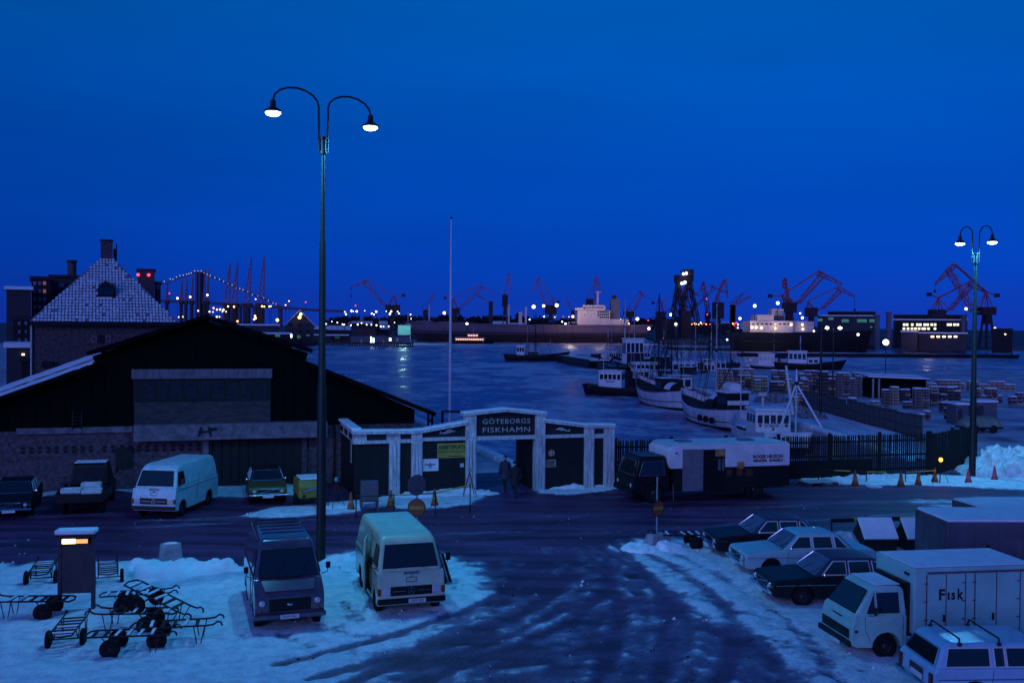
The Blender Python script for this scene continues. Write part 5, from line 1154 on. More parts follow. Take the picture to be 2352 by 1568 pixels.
# ---- panels leaning by the cream van, concrete block in the snow bank
lp = T('leaning_panels', 'stack of dark boards leaning on the ground beside the cream van', 'boards', gp(1030,1330), rad(30))
for i in range(3): MB().slab([(-0.30+i*0.1,-0.5,0),(-0.30+i*0.1,0.4,0),(-0.62+i*0.1,0.4,1.0),(-0.62+i*0.1,-0.5,1.0)],0.04,(1,0,0.3)).obj('board', (BLACK,WHITED,BLACK)[i], lp)
cbk = T('concrete_block', 'grey concrete block sticking out of the long snow bank', 'block', gp(392,1292), rad(20))
MB().frus((-0.42,0.42,-0.25,0.25),(-0.34,0.34,-0.18,0.18),0.0,0.68).obj('block', MATS['foot_grey'], cbk, bevel=0.03)
MB().sphere((0,0,0.69),0.17,8,(1.6,0.8,0.25)).obj('snow_cap', SNOW, cbk, smooth=True)
snow_bits = T('pallet', 'flat pale pallet lying by the picket fence behind the lorry', 'pallet', gp(1880,1112), TH)
for i in range(6): MB().box(-0.9,0.9,-0.5+i*0.175,-0.36+i*0.175,0.16,0.19).obj('board', mat('pale_pallet',(0.36,0.40,0.40),0.8,var=0.2), snow_bits)
for i in range(3): MB().box(-0.9+i*0.82,-0.74+i*0.82,-0.5,0.52,0,0.158).obj('bearer', WOODG, snow_bits)
dsk = T('manhole_cover', 'round pale lid lying in the road before the picket fence', 'lid', gp(2008,1118), 0); MB().lathe([(0.42,0.0),(0.42,0.05),(0.36,0.08)],18).obj('lid', mat('pale_lid',(0.55,0.58,0.6),0.7), dsk)

# ---- wooden bins with snowy lids and the containers behind the fish truck
def bin_(label, p, rz):
    t = T('wooden_bin', label, 'bin', p, rz, 'wooden grit bins')
    MB().prism([(-0.55,0.0),(0.55,0.0),(0.55,0.55),(0.0,1.10),(-0.55,0.60)],0.62).obj('box', WOODD, t)
    MB().slab([(0.66,-0.68,0.48),(0.66,0.68,0.48),(-0.03,0.68,1.18),(-0.03,-0.68,1.18)],0.06,(0.7,0,0.7)).obj('lid', WOODD, t)
    MB().slab([(0.655,-0.67,0.565),(0.655,0.67,0.565),(-0.02,0.67,1.25),(-0.02,-0.67,1.25)],0.07,(0.7,0,0.7)).obj('lid_snow', SNOW, t, bevel=0.03)
    return t
bin_('wooden bin with snowy sloping lid, the one with both ends in view', gp(2008,1262), -math.pi/2+rad(4)); bin_('wooden bin with snowy sloping lid partly hidden by the grey container', gp(2106,1262), -math.pi/2+rad(4))
def container(label, p, rz, L, W, H, m, group='snow-topped containers'):
    t = T('container', label, 'container', (p[0],p[1],0), rz, group)
    MB().box(0,L,0,W,0.12,H).obj('body', m, t)
    MB().box(0.03,L-0.03,0.03,W-0.03,H+0.002,H+0.10).obj('roof_snow', SNOW, t, bevel=0.04)
    for i in range(int(L/0.8)): MB().box(0.1+i*0.8,0.16+i*0.8,-0.03,-0.002,0.2,H-0.1).obj('rib', m, t)
    MB().box(0,L,-0.05,-0.001,H-0.1,H).obj('top_rail', m, t); MB().box(0,L,0,W,-0.02,0.118).obj('skid', BLACK, t)
    MB().box(-0.05,-0.002,0.1,W/2-0.01,0.2,H-0.1).obj('end_door', m, t); MB().box(-0.05,-0.002,W/2+0.01,W-0.1,0.2,H-0.1).obj('end_door', m, t)
    MB().box(1.28,1.36,-0.06,-0.031,1.0,1.5).obj('handle', BLACK, t)
    return t
CG = mat('container_grey', (0.10,0.085,0.12), 0.65, var=0.2, scale=1.2)
_cp = gp(2176,1200,2.2); container('long grey container with snowy roof behind the fish truck', _cp, rad(2), 6.0, 2.3, 2.2, CG)
_cp = gp(2266,1172,1.7); container('snow-topped container farther back at the edge of the road', _cp, rad(8), 6.0, 2.2, 1.7, CG)
rdd = T('red_valve', 'dark red hydrant by the snow heap', 'hydrant', gp(2300,1240)); 
for ob in [rdd]: bpy.data.objects.remove(ob)

# ---- picket fence between gate and snow heap
FD = mat('fence_dark', (0.008,0.0075,0.009), 0.9, var=0.3, scale=3)
F0, F1, F2 = gp(1414,1116), gp(2140,1091), gp(2245,1066)
pf = T('picket_fence', 'tall dark picket fence running from the gate to the snow heap', 'fence', F0, 0)
pk_m = MB().add([(-0.045,-0.012,0.05),(0.045,-0.012,0.05),(0.045,-0.012,2.36),(0,-0.012,2.45),(-0.045,-0.012,2.36),(-0.045,0.012,0.05),(0.045,0.012,0.05),(0.045,0.012,2.36),(0,0.012,2.45),(-0.045,0.012,2.36)],[(0,1,2,3,4),(9,8,7,6,5),(0,5,6,1),(1,6,7,2),(2,7,8,3),(3,8,9,4),(4,9,5,0)]).mesh('picket', FD)
for a, b in ((F0,F1),(F1,F2)):
    d = b-a; L = d.length; ang = math.atan2(d.y,d.x); n_ = int(L/0.135); q0 = a-F0
    for i in range(n_):
        p = q0 + d*(i/n_); inst('picket', pk_m, pf, (p.x,p.y,random.uniform(-0.03,0.03)), (0,random.uniform(-0.01,0.01),ang))
    off = Vector((-math.sin(ang),math.cos(ang),0))*0.05
    for z in (0.45,1.25,2.05): MB().bar(q0+off+Vector((0,0,z)), q0+d+off+Vector((0,0,z)),0.06,0.1).obj('rail', FD, pf)
    for i in range(int(L/3.2)+1):
        p = q0+d*min(1,i*3.2/L)+off*2.4; MB().box(p.x-0.08,p.x+0.08,p.y-0.08,p.y+0.08,-0.02,2.55).obj('post', FD, pf)
    MB().bar(q0+off*1.2+Vector((0,0,0.55)), q0+d*0.80+off*1.2+Vector((0,0,0.55)),0.01,1.0).obj('back_boarding', FD, pf)

# ---- board fence along the quay lane
bf = T('board_fence', 'grey board fence of framed panels along the snowy quay lane', 'fence', (31.0,74.0,0), math.pi/2)
pn = MB().box(0.02,2.36,-0.02,0.02,0.02,1.85).mesh('panel', WOODG)
fr_ = MB(); fr_.box(0,2.38,-0.05,-0.021,1.75,1.86); fr_.box(0,2.38,-0.05,-0.021,0.9,0.98); fr_.box(0,0.09,-0.06,-0.0215,0,1.9); fr_.box(1.15,1.22,-0.045,-0.022,0,1.74); fr_ = fr_.mesh('panel_frame', mat('frame_wood',(0.05,0.042,0.045),0.85,var=0.3))
fr2 = MB(); fr2.box(0,2.38,0.021,0.05,1.75,1.86); fr2.box(0,2.38,0.021,0.05,0.9,0.98); fr2.box(0,0.09,0.0215,0.06,0,1.9); fr2.box(1.15,1.22,0.022,0.045,0,1.74); fr2 = fr2.mesh('panel_frame', MATS['frame_wood'])
for i in range(13):
    q = inst('panel', pn, bf, (i*2.4, random.uniform(-0.06,0.06), random.uniform(-0.05,0.05)), (random.uniform(-0.04,0.04),0,0)); inst('panel_frame', fr_, q); inst('panel_frame', fr2, q)

# ---- stacks of fish crates on the quay
CRT = [mat('crate_tan',(0.38,0.28,0.23),0.8,var=0.25,scale=2), mat('crate_grey',(0.19,0.155,0.16),0.85,var=0.3,scale=2), mat('crate_ochre',(0.38,0.33,0.20),0.8,var=0.25,scale=2), mat('crate_dark',(0.09,0.07,0.08),0.85,var=0.3,scale=2)]
_cr = {}
def crate_mesh(l, w, h, m):
    k = (round(l,2),round(w,2),round(h,2),m.name)
    if k not in _cr:
        b = MB(); b.box(-l/2,l/2,-w/2,w/2,0.0,h*0.10)
        for y_ in (-w/2,w/2-0.03): b.box(-l/2,l/2,y_,y_+0.03,h*0.10,h*0.62)
        for x_ in (-l/2,l/2-0.03): b.box(x_,x_+0.03,-w/2+0.03,w/2-0.03,h*0.10,h*0.62)
        for x_ in (-l/2+0.02,l/2-0.10):
            for y_ in (-w/2+0.03,w/2-0.09): b.box(x_,x_+0.08,y_,y_+0.06,h*0.62,h*0.999)
        _cr[k] = b.mesh('crate', m)
    return _cr[k]
def stack(label, px0, px1, yt, yb, cols, levels, mi, rows=1, snow=True, jit=0.05, group='stacks of fish crates on the quay', rz=0.0):
    c = gp((px0+px1)/2, yb); d = c.y; w = (px1-px0)/_F*d; h = dp(px0, yt, d).z
    t = T('crate_stack', label, 'crate stack', (c.x,c.y,0), rz, group); levels = max(3, int(levels*0.62+0.5)); cw = w/cols; ch = h/levels
    for r_ in range(rows):
        for k in range(cols):
            lv = max(2, levels - random.choice((0,0,0,1,1,2)))
            for i in range(lv):
                inst('crate', crate_mesh(cw*0.94, 0.8, ch, CRT[mi if random.random() < 0.72 else random.randrange(4)]), t, (-w/2+(k+0.5)*cw+random.uniform(-jit,jit), r_*0.86+random.uniform(-jit,jit), i*ch), (0,0,random.uniform(-0.04,0.04)))
            MB().box(-w/2+k*cw+0.12,-w/2+(k+1)*cw-0.12,r_*0.86-0.3,r_*0.86+0.3,0,lv*ch-0.06).obj('gap_shade_core', BLACK, t)  # black core added to paint shade into the gaps between crates
            if snow: MB().box(-w/2+k*cw+0.03,-w/2+(k+1)*cw-0.03,r_*0.86-0.4,r_*0.86+0.4,lv*ch+0.005,lv*ch+0.10+0.08*random.random()).obj('snow_cap', SNOW, t, bevel=0.04)
    return t
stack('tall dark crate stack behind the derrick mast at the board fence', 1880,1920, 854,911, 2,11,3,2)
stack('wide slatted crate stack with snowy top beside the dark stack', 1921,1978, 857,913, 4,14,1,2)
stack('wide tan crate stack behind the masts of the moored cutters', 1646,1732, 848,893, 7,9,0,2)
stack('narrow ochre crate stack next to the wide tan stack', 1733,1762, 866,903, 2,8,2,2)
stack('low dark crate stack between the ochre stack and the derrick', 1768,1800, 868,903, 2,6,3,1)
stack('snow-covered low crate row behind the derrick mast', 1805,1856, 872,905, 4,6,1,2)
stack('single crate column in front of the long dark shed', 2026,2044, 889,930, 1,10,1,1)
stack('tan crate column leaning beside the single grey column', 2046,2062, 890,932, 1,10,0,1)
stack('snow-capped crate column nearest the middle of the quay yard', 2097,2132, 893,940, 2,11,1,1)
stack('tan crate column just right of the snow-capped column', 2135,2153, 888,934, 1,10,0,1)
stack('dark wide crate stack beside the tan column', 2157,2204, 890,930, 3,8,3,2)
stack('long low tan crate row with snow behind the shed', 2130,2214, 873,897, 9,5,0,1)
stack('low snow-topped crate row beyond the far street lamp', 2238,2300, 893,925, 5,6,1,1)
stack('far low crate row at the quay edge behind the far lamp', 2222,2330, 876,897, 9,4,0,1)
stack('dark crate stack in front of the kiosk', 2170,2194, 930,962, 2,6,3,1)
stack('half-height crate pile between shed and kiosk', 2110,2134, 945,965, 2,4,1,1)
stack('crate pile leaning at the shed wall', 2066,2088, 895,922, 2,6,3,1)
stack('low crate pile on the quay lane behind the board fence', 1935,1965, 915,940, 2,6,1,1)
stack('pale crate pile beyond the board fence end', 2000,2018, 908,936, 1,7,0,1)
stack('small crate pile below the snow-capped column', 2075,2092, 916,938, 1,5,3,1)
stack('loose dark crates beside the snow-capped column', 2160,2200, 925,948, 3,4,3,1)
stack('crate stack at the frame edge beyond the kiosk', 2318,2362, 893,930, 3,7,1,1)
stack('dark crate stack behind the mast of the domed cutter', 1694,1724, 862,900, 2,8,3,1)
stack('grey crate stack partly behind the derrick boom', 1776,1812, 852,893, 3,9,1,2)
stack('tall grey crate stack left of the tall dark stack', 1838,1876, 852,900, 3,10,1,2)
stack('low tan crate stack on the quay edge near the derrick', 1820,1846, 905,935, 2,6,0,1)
def net_heap(label, px, py, rx, ry, h, seed):
    o = snow_pile(label, gp(px,py), rx, ry, h, 0.4, seed, mat('net_dark',(0.02,0.018,0.022),0.9,var=0.4,scale=4,col2=(0.35,0.35,0.40)), 1.2); o.name = 'net_heap'; o['category'] = 'net heap'; o['group'] = 'heaps of nets on the quay'; o.data.name = 'net_heap'
net_heap('dark net heap dusted with snow left of the low tan crates', 1772,925, 2.2,1.6,1.1,21); net_heap('net heap on the quay edge beside the derrick legs', 1838,958, 1.6,1.3,0.9,22); net_heap('long net heap at the foot of the wide tan crates', 1700,906, 3.0,1.4,0.8,23); net_heap('small net heap below the board fence end', 1868,962, 1.4,1.2,0.7,24); net_heap('snow-dusted net heap by the single crate column', 2010,945, 1.8,1.3,0.7,25)
# shed, kiosk, tarpaulin trailer, tank container on the quay
sp = gp(2062,914); d = sp.y; w = 126/_F*d
sh = T('quay_shed', 'long low dark shed with snowy flat roof on the quay', 'shed', sp, rad(-4))
MB().box(-w/2,w/2,0,4,-0.02,2.3).obj('wall', TAR, sh); MB().slab([(-w/2-0.4,-0.8,2.55),(w/2+0.2,-0.8,2.35),(w/2+0.2,4.4,2.55),(-w/2-0.4,4.4,2.8)],0.12,(0,0,1)).obj('roof', TAR, sh)
MB().slab([(-w/2-0.4,-0.8,2.70),(w/2+0.2,-0.8,2.50),(w/2+0.2,4.4,2.70),(-w/2-0.4,4.4,2.95)],0.13,(0,0,1)).obj('roof_snow', SNOW, sh)
for xx in (-w/2+0.2,-w/2+0.9): MB().box(xx-0.1,xx+0.1,-0.7,-0.5,-0.02,2.42).obj('post', GALV, sh)
def kiosk(label, px0, px1, yt, yb, m, name='kiosk', cat='kiosk', dep=2.0, snow=True):
    c = gp((px0+px1)/2, yb); d = c.y; w = (px1-px0)/_F*d; h = dp(px0,yt,d).z
    t = T(name, label, cat, (c.x,c.y,0)); MB().box(-w/2,w/2,0,dep,-0.02,h).obj('body', m, t, bevel=0.04)
    if snow: MB().box(-w/2-0.1,w/2+0.1,-0.1,dep+0.1,h+0.002,h+0.22).obj('roof_snow', SNOW, t, bevel=0.06)
    MB().box(-w/2+0.15,-w/2+0.15+w*0.35,-0.03,-0.002,0.05,h*0.8).obj('door', GREYB, t); return t
kiosk('small grey kiosk with thick snow cap on the quay', 2196,2224, 930,975, CBM)
kiosk('grey box trailer parked behind the far street lamp', 2236,2290, 924,962, CBM, 'box_trailer', 'trailer', 2.4)
def tarp(p, L, W, H, rz):
    t = T('tarpaulin_load', 'trailer load under a greenish tarpaulin beside the far lamp', 'trailer', p, rz); rings = []
    for i in range(15):
        x = -L/2+L*i/14; e = max(0.25,1-abs(2*i/14-1)**6); rings.append([Vector((x, W/2*math.cos(a), 0.5+(H-0.5)*e*abs(math.sin(a))**0.6*(1+0.06*math.sin(i*2.3)))) for a in [math.pi*k/10 for k in range(11)]])
    MB().loft(rings, cap=True, closed=True).obj('tarpaulin', mat('tarp_green',(0.20,0.24,0.18),0.7,var=0.2,bump=0.4), t, smooth=True)
    MB().box(-L/2,L/2,-W/2,W/2,0.35,0.5).obj('bed', BLACK, t)
    for xx in (-L*0.25,L*0.25):
        for s in (-1,1): wheel(t,xx,s,s*W*0.45,0.33)
    return t
tarp(gp(2248,992), 3.2, 1.7, 1.35, rad(6))
for i, (px, py, lab) in enumerate(((2035,786,'globe lamp on a thin pole behind the slatted crate stack'),)):
    b = gp(px-2,905); zt = dp(px,py,b.y).z; t = T('globe_lamp', lab, 'street lamp', b)
    MB().tube((0,0,-0.02),(0,0,zt-0.3),0.07,0.05).obj('pole', BLACK, t); MB().sphere((0,0,zt),0.38,12).obj('globe', glow('globe_glow',(1.0,0.97,0.80),6.0), t, smooth=True)
b = gp(1912,930); zt = dp(1911,755,b.y).z; t = T('twin_lamp', 'twin-headed yard lamp behind the crate stacks', 'street lamp', b)
MB().tube((0,0,-0.02),(0,0,zt+0.2),0.10,0.06).obj('pole', BLACK, t)
for s in (-1,1):
    a = MB().path([(0,0,zt+0.1),(s*0.7,0,zt+0.25)],0.04,5).obj('arm', BLACK, t); MB().sphere((s*0.72,0,zt+0.1),0.22,10,(1,1,0.7)).obj('lamp_glass', LAMPG, a, smooth=True)
b = gp(1884,955); t = T('quay_pole', 'plain dark pole standing between the board fence and the crates', 'pole', b); zt = dp(1884,742,b.y).z
MB().tube((0,0,-0.02),(0,0,zt),0.13,0.09).obj('pole', BLACK, t); MB().bar((-0.6,0,zt-0.4),(0.6,0,zt-0.4),0.08).obj('crossbar', BLACK, t)

# =================================================================== PEOPLE
def person(label, p, rz, coat, trousers, stride=0.32, hat=True, H=1.75):
    t = T('person', label, 'person', (p[0],p[1],0), rz, 'people walking through the gate'); k = H/1.75
    J = {'pel':(0,0,0.95),'spi':(0,0,1.18),'che':(0.01,0,1.38),'nec':(0.03,0,1.50),'hd0':(0.05,0,1.60),'hd1':(0.05,0,1.70),
         'hl':(0,0.10,0.90),'kl':(stride*0.62,0.10,0.50),'al':(stride*0.85,0.10,0.09),'tl':(stride*0.85+0.17,0.10,0.04),
         'hr':(0,-0.10,0.90),'kr':(-stride*0.15,-0.10,0.49),'ar':(-stride*1.1,-0.10,0.11),'tr':(-stride*1.1+0.15,-0.10,0.03),
         'sl':(0,0.19,1.42),'el':(-0.10,0.25,1.14),'wl':(0.06,0.25,0.90),'fl':(0.10,0.24,0.82),'sr':(0,-0.19,1.42),'er':(0.06,-0.25,1.15),'wr':(0.24,-0.23,0.97),'fr':(0.30,-0.22,0.91)}
    R_ = {'pel':.15,'spi':.14,'che':.16,'nec':.06,'hd0':.085,'hd1':.095,'hl':.095,'kl':.065,'al':.05,'tl':.045,'hr':.095,'kr':.065,'ar':.05,'tr':.045,'sl':.075,'el':.052,'wl':.04,'fl':.04,'sr':.075,'er':.052,'wr':.04,'fr':.04}
    E_ = [('pel','spi'),('spi','che'),('che','nec'),('nec','hd0'),('hd0','hd1'),('pel','hl'),('hl','kl'),('kl','al'),('al','tl'),('pel','hr'),('hr','kr'),('kr','ar'),('ar','tr'),('che','sl'),('sl','el'),('el','wl'),('wl','fl'),('che','sr'),('sr','er'),('er','wr'),('wr','fr')]
    ks = list(J); me = bpy.data.meshes.new('body'); me.from_pydata([tuple(c*k for c in J[n]) for n in ks],[(ks.index(a),ks.index(b)) for a,b in E_],[])
    o = bpy.data.objects.new('body', me); C.objects.link(o); o.parent = t; me.materials.append(trousers)
    sm = o.modifiers.new('skin','SKIN'); sv = me.skin_vertices[0].data
    for i, n in enumerate(ks): sv[i].radius = (R_[n]*k,R_[n]*k); sv[i].use_root = (n == 'pel')
    o.modifiers.new('sub','SUBSURF').render_levels = 1
    rings = []
    for z, rx, ry in ((0.62,0.21,0.24),(0.85,0.20,0.235),(1.10,0.175,0.22),(1.32,0.185,0.245),(1.44,0.15,0.22),(1.51,0.085,0.10)):
        rings.append([Vector((0.01+rx*math.cos(a),ry*math.sin(a),z))*k for a in [2*math.pi*i/14 for i in range(14)]])
    MB().loft(rings).obj('coat', coat, t, smooth=True)
    for s, e, w in (('sl','el','wl'),('sr','er','wr')): MB().path([Vector(J[s])*k,Vector(J[e])*k,Vector(J[w])*k],[0.085*k,0.068*k,0.056*k],8).obj('sleeve', coat, t, smooth=True)
    SK = mat('skin', (0.45,0.28,0.22), 0.6, var=0.05)
    MB().sphere(Vector((0.065,0,1.655))*k,0.098*k,12,(1.0,0.82,1.18)).obj('face', SK, t, smooth=True); MB().sphere(Vector((0.165,0,1.64))*k,0.018*k,6).obj('nose', SK, t, smooth=True)
    if hat:
        MB().lathe([(0.112*k,1.69*k),(0.115*k,1.75*k),(0.07*k,1.80*k),(0.01,1.81*k)],12,Matrix.Translation((0.05*k,0,0))).obj('cap', BLACK, t, smooth=True)
    else:
        MB().sphere(Vector((0.035,0,1.70))*k,0.108*k,12,(1.0,0.88,0.95)).obj('hair', WOODD, t, smooth=True)
    return t
CT1 = mat('coat_black', (0.015,0.014,0.018), 0.85, var=0.2); CT2 = mat('coat_navy', (0.035,0.035,0.06), 0.85, var=0.2); TR1 = mat('trousers_dark', (0.02,0.02,0.025), 0.85, var=0.2)
person('person in a dark coat and cap walking out through the gate', gp(1183,1142), rad(250), CT1, TR1)
person('person in a dark blue coat walking behind the other through the gate', gp(1160,1126), rad(255), CT2, TR1, hat=False)
# =================================================================== BOATS (local +x to the bow, z=0 at the waterline)
def hull(t, L, B, H, mt, ml, bow=0.9, stern=0.4, zs=0.45, rake=0.12, full=2.4, tran=0.0, rail=None, n=20, deckm=None, dz=0.55):
    def w(s):
        if s > 0: return max(0.02, B/2*(1-abs(s)**full))
        return max(0.02, B/2*(1-(1-tran)*abs(s)**(full*1.5)))
    def sheer(s): return H + (bow*max(0,s)**2 + stern*max(0,-s)**2)
    def pt_(s, f, side):                               # f 0 sheer .. 1 bottom
        zt = sheer(s); z = zt*(1-f) + (-0.7)*f
        k = 1.0 - 0.42*f**1.8; x = L/2*s + (rake*L*(1-f)*max(0,s)**2.5) - 0.05*L*(1-f)*max(0,-s)**2.5
        return Vector((x, side*w(s)*k, z))
    S = [-1+2*i/n for i in range(n+1)]
    def band(name, f0, f1, m, k=4):
        b = MB()
        for side in (-1,1):
            b.loft([[pt_(s, f0+(f1-f0)*j/k, side) for s in S] for j in range(k+1)], cap=False, closed=False)
        b.loft([[pt_(-1, f0+(f1-f0)*j/k, -1), pt_(-1, f0+(f1-f0)*j/k, 1)] for j in range(k+1)], cap=False, closed=False)
        return b.obj(name, m, t, smooth=True)
    band('hull', 0.0, zs, mt); band('hull_bottom', zs, 1.0, ml)
    b = MB(); b.loft([[pt_(s,0.0,-1)*1.0+Vector((0,0.06,-dz)) for s in S],[pt_(s,0.0,1)+Vector((0,-0.06,-dz)) for s in S]], cap=False, closed=False); b.obj('deck', deckm or WOODD, t)
    b = MB()
    for side in (-1,1): b.path([pt_(s,0.0,side)+Vector((0,0,0.03)) for s in S], 0.07*max(1,L/16), 5)
    b.path([pt_(-1,0,-1)+Vector((0,0,0.03)),pt_(-1,0,1)+Vector((0,0,0.03))],0.07*max(1,L/16),5); b.obj('rail', rail or mt, t, smooth=True)
    b = MB()
    for side in (-1,1): b.path([pt_(s,0.42,side) for s in S], 0.05*max(1,L/16), 5)
    b.obj('rubbing_strake', ml, t, smooth=True)
    return sheer
def wheelhouse(t, x, z, l, w, h, m, nf=4, ns=2, roofm=None, snow=True, y=0.0, name='wheelhouse', taper=0.94, wh=0.38, band=False):
    o = MB().frus((x-l/2,x+l/2,y-w/2,y+w/2),(x-l/2*taper,x+l/2*taper,y-w/2*taper,y+w/2*taper),z,z+h).obj(name, m, t, bevel=0.03)
    zt = z+h*0.86; zb = zt-h*wh
    def at(zz): k = 1-(1-taper)*(zz-z)/h; return k
    for side in (-1,1):
        for i in range(nf):
            y0 = -w/2*0.92+w*0.92*(i+0.12)/nf; y1 = -w/2*0.92+w*0.92*(i+0.88)/nf; xa, xb = x+side*l/2*at(zb), x+side*l/2*at(zt)
            MB().slab([(xa+side*0.015,y+y0,zb),(xa+side*0.015,y+y1,zb),(xb+side*0.015,y+y1,zt),(xb+side*0.015,y+y0,zt)],0.012,(side,0,0)).obj('window', GLASS, o)
        for i in range(ns):
            x0 = x-l/2*0.92+l*0.92*(i+0.12)/ns; x1 = x-l/2*0.92+l*0.92*(i+0.88)/ns; ya, yb = y+side*w/2*at(zb), y+side*w/2*at(zt)
            MB().slab([(x0,ya+side*0.015,zb),(x1,ya+side*0.015,zb),(x1,yb+side*0.015,zt),(x0,yb+side*0.015,zt)],0.012,(0,side,0)).obj('window', GLASS, o)
    r = MB().box(x-l/2-0.12,x+l/2+0.12,y-w/2-0.12,y+w/2+0.12,z+h+0.002,z+h+0.10).obj('roof', roofm or m, o, bevel=0.02)
    if snow: MB().box(x-l/2-0.08,x+l/2+0.08,y-w/2-0.08,y+w/2+0.08,z+h+0.102,z+h+0.22).obj('roof_snow', SNOW, o, bevel=0.05)
    return o
def mast(t, x, z0, z1, m=None, r=0.09, stays=(), name='mast', y=0.0):
    o = MB().tube((x,y,z0),(x,y,z1),r,r*0.6).obj(name, m or IRON, t, smooth=True)
    if z1 > 8:
        MB().bar((x,y-1.1,z1*0.78),(x,y+1.1,z1*0.78),0.09).obj('yard', IRON, o); MB().box(x-0.12,x+0.12,y-0.12,y+0.12,z1*0.6,z1*0.6+0.3).obj('lantern_box', IRON, o)
        b = MB()
        for s in (-1,1):
            for q in (-0.5,0.5): b.tube((x,y,z1*0.8),(x+q,y+s*1.7,z0+0.6),0.03,n=4)
            for k in range(6): zz = z0+0.8+k*(z1*0.8-z0)/7.5; w_ = 1.7*(1-(zz-z0-0.6)/(z1*0.8-z0-0.6)); b.bar((x-0.5*w_/1.7,y+s*w_,zz),(x+0.5*w_/1.7,y+s*w_,zz),0.03)
        b.tube((x,y,z1-0.2),(x+z1*0.45,y,z0+1.2),0.03,n=4); b.tube((x,y,z1-0.2),(x-z1*0.40,y,z0+1.2),0.03,n=4); b.obj('shrouds', IRON, o)
    for sx, sz in stays:
        for s in (-1,1): MB().tube((x,y,z1-0.3),(sx,y+s*1.2,sz),0.018,n=4).obj('stay', IRON, o)
    return o
def boom(t, p, q, m=None, r=0.06): return MB().tube(p, q, r, r*0.7).obj('boom', m or IRON, t, smooth=True)
def boat(name, label, X, Y, rz, cat='boat', group='moored fishing boats'): return T(name, label, cat, (X,Y,WL), rz, group)
HWH = mat('hull_white', (0.62,0.62,0.66), 0.5, var=0.18, scale=1.2, stretch=(1,1,0.3)); HBK = mat('hull_black', (0.006,0.0055,0.008), 0.5, var=0.3, scale=1.0); HRD = mat('hull_red_trim', (0.28,0.05,0.06), 0.6, var=0.2); HBR = mat('cabin_brown', (0.014,0.011,0.012), 0.6, var=0.3)
YEL = mat('mast_ochre', (0.36,0.28,0.14), 0.6, var=0.2)
def fender(t, p): MB().lathe([(0.12,-0.16),(0.30,-0.16),(0.36,0),(0.30,0.16),(0.12,0.16)],12,Matrix.Translation(p)@Matrix.Rotation(math.pi/2,4,'X')).obj('tyre_fender', RUBBER, t, smooth=True)

# near boat with the derrick
t = boat('workboat', 'white-wheelhouse workboat with a tripod derrick just behind the lorry', 22.2, 86.5, rad(92))
hull(t, 13, 4.8, 1.5, HWH, HBK, tran=0.8, deckm=SNOWD)
whs = wheelhouse(t, -1.6, 1.0, 3.0, 3.05, 2.35, WHITE, 5, 3, wh=0.30, taper=0.98)
o = text('SJÖBJÖRN','lettering',0.36,mat('boat_blue',(0.05,0.06,0.2),0.6,var=0),t,(-3.14,0.0,2.12),(math.pi/2,0,-math.pi/2),ext=0.006)
vx = [v.co.x for v in o.data.vertices]; o.scale = (1.55/(max(vx)-min(vx)),1,1)
for s in (-1,1): MB().lathe([(0.14,-0.02),(0.14,0.03)],12,Matrix.Translation((-3.12,s*1.12,2.15))@Matrix.Rotation(-math.pi/2,4,'Y')).obj('porthole', HRD, t)
for zz in (1.82,2.45): MB().lathe([(0.13,-0.02),(0.13,0.03)],4,Matrix.Translation((-3.12,0,zz))@Matrix.Rotation(-math.pi/2,4,'Y')).obj('emblem', HRD, t)
for s in (-1,1): MB().tube((-3.9,-2.6+s*0.01,0.9),(-3.9,-2.6,0.91),0.02) 
def wp(px, py, Y): p = dp(px, py, Y); return t.matrix_world_inv @ p if False else p
def loc(t_, p):                                        # world -> local of an unscaled z-rotated thing
    d = Vector(p)-Vector(t_.location); a = -t_.rotation_euler.z; return Vector((d.x*math.cos(a)-d.y*math.sin(a), d.x*math.sin(a)+d.y*math.cos(a), d.z))
apx = loc(t, dp(*ZH(1958,460), 83)); ft_ = [loc(t, dp(*ZH(1780,940), 81)), loc(t, dp(*ZH(1950,910), 84)), loc(t, dp(*ZH(2230,935), 81))]
DW = mat('derrick_white', (0.62,0.65,0.68), 0.5, var=0.1)
for f_ in ft_: MB().tube(f_, apx, 0.10, 0.08).obj('derrick_leg', DW, t, smooth=True)
MB().tube(apx, apx+Vector((0,0,1.2)), 0.12, 0.06).obj('derrick_head', DW, t); MB().sphere(apx, 0.22, 8).obj('derrick_joint', IRON, t)
boom(t, loc(t, dp(*ZH(1925,745), 83)), loc(t, dp(*ZH(1862,295), 83)), DW, 0.14)
a = loc(t, dp(*ZH(1635,680), 85)); MB().lathe([(0.12,0),(0.12,1.0),(0.42,1.05),(0.42,1.3),(0.1,1.35)],12,Matrix.Translation((1.4,-0.4,3.3))).obj('ventilator', WHITED, t, smooth=True)
MB().box(-4.6,-3.4,-2.0,-0.8,0.95,1.6).obj('winch', RUST, t); MB().box(1.0,3.4,-1.4,1.4,0.95,1.5).obj('hatch', WOODD, t); MB().box(0.9,3.5,-1.5,1.5,1.503,1.65).obj('hatch_snow', SNOW, t, bevel=0.05)

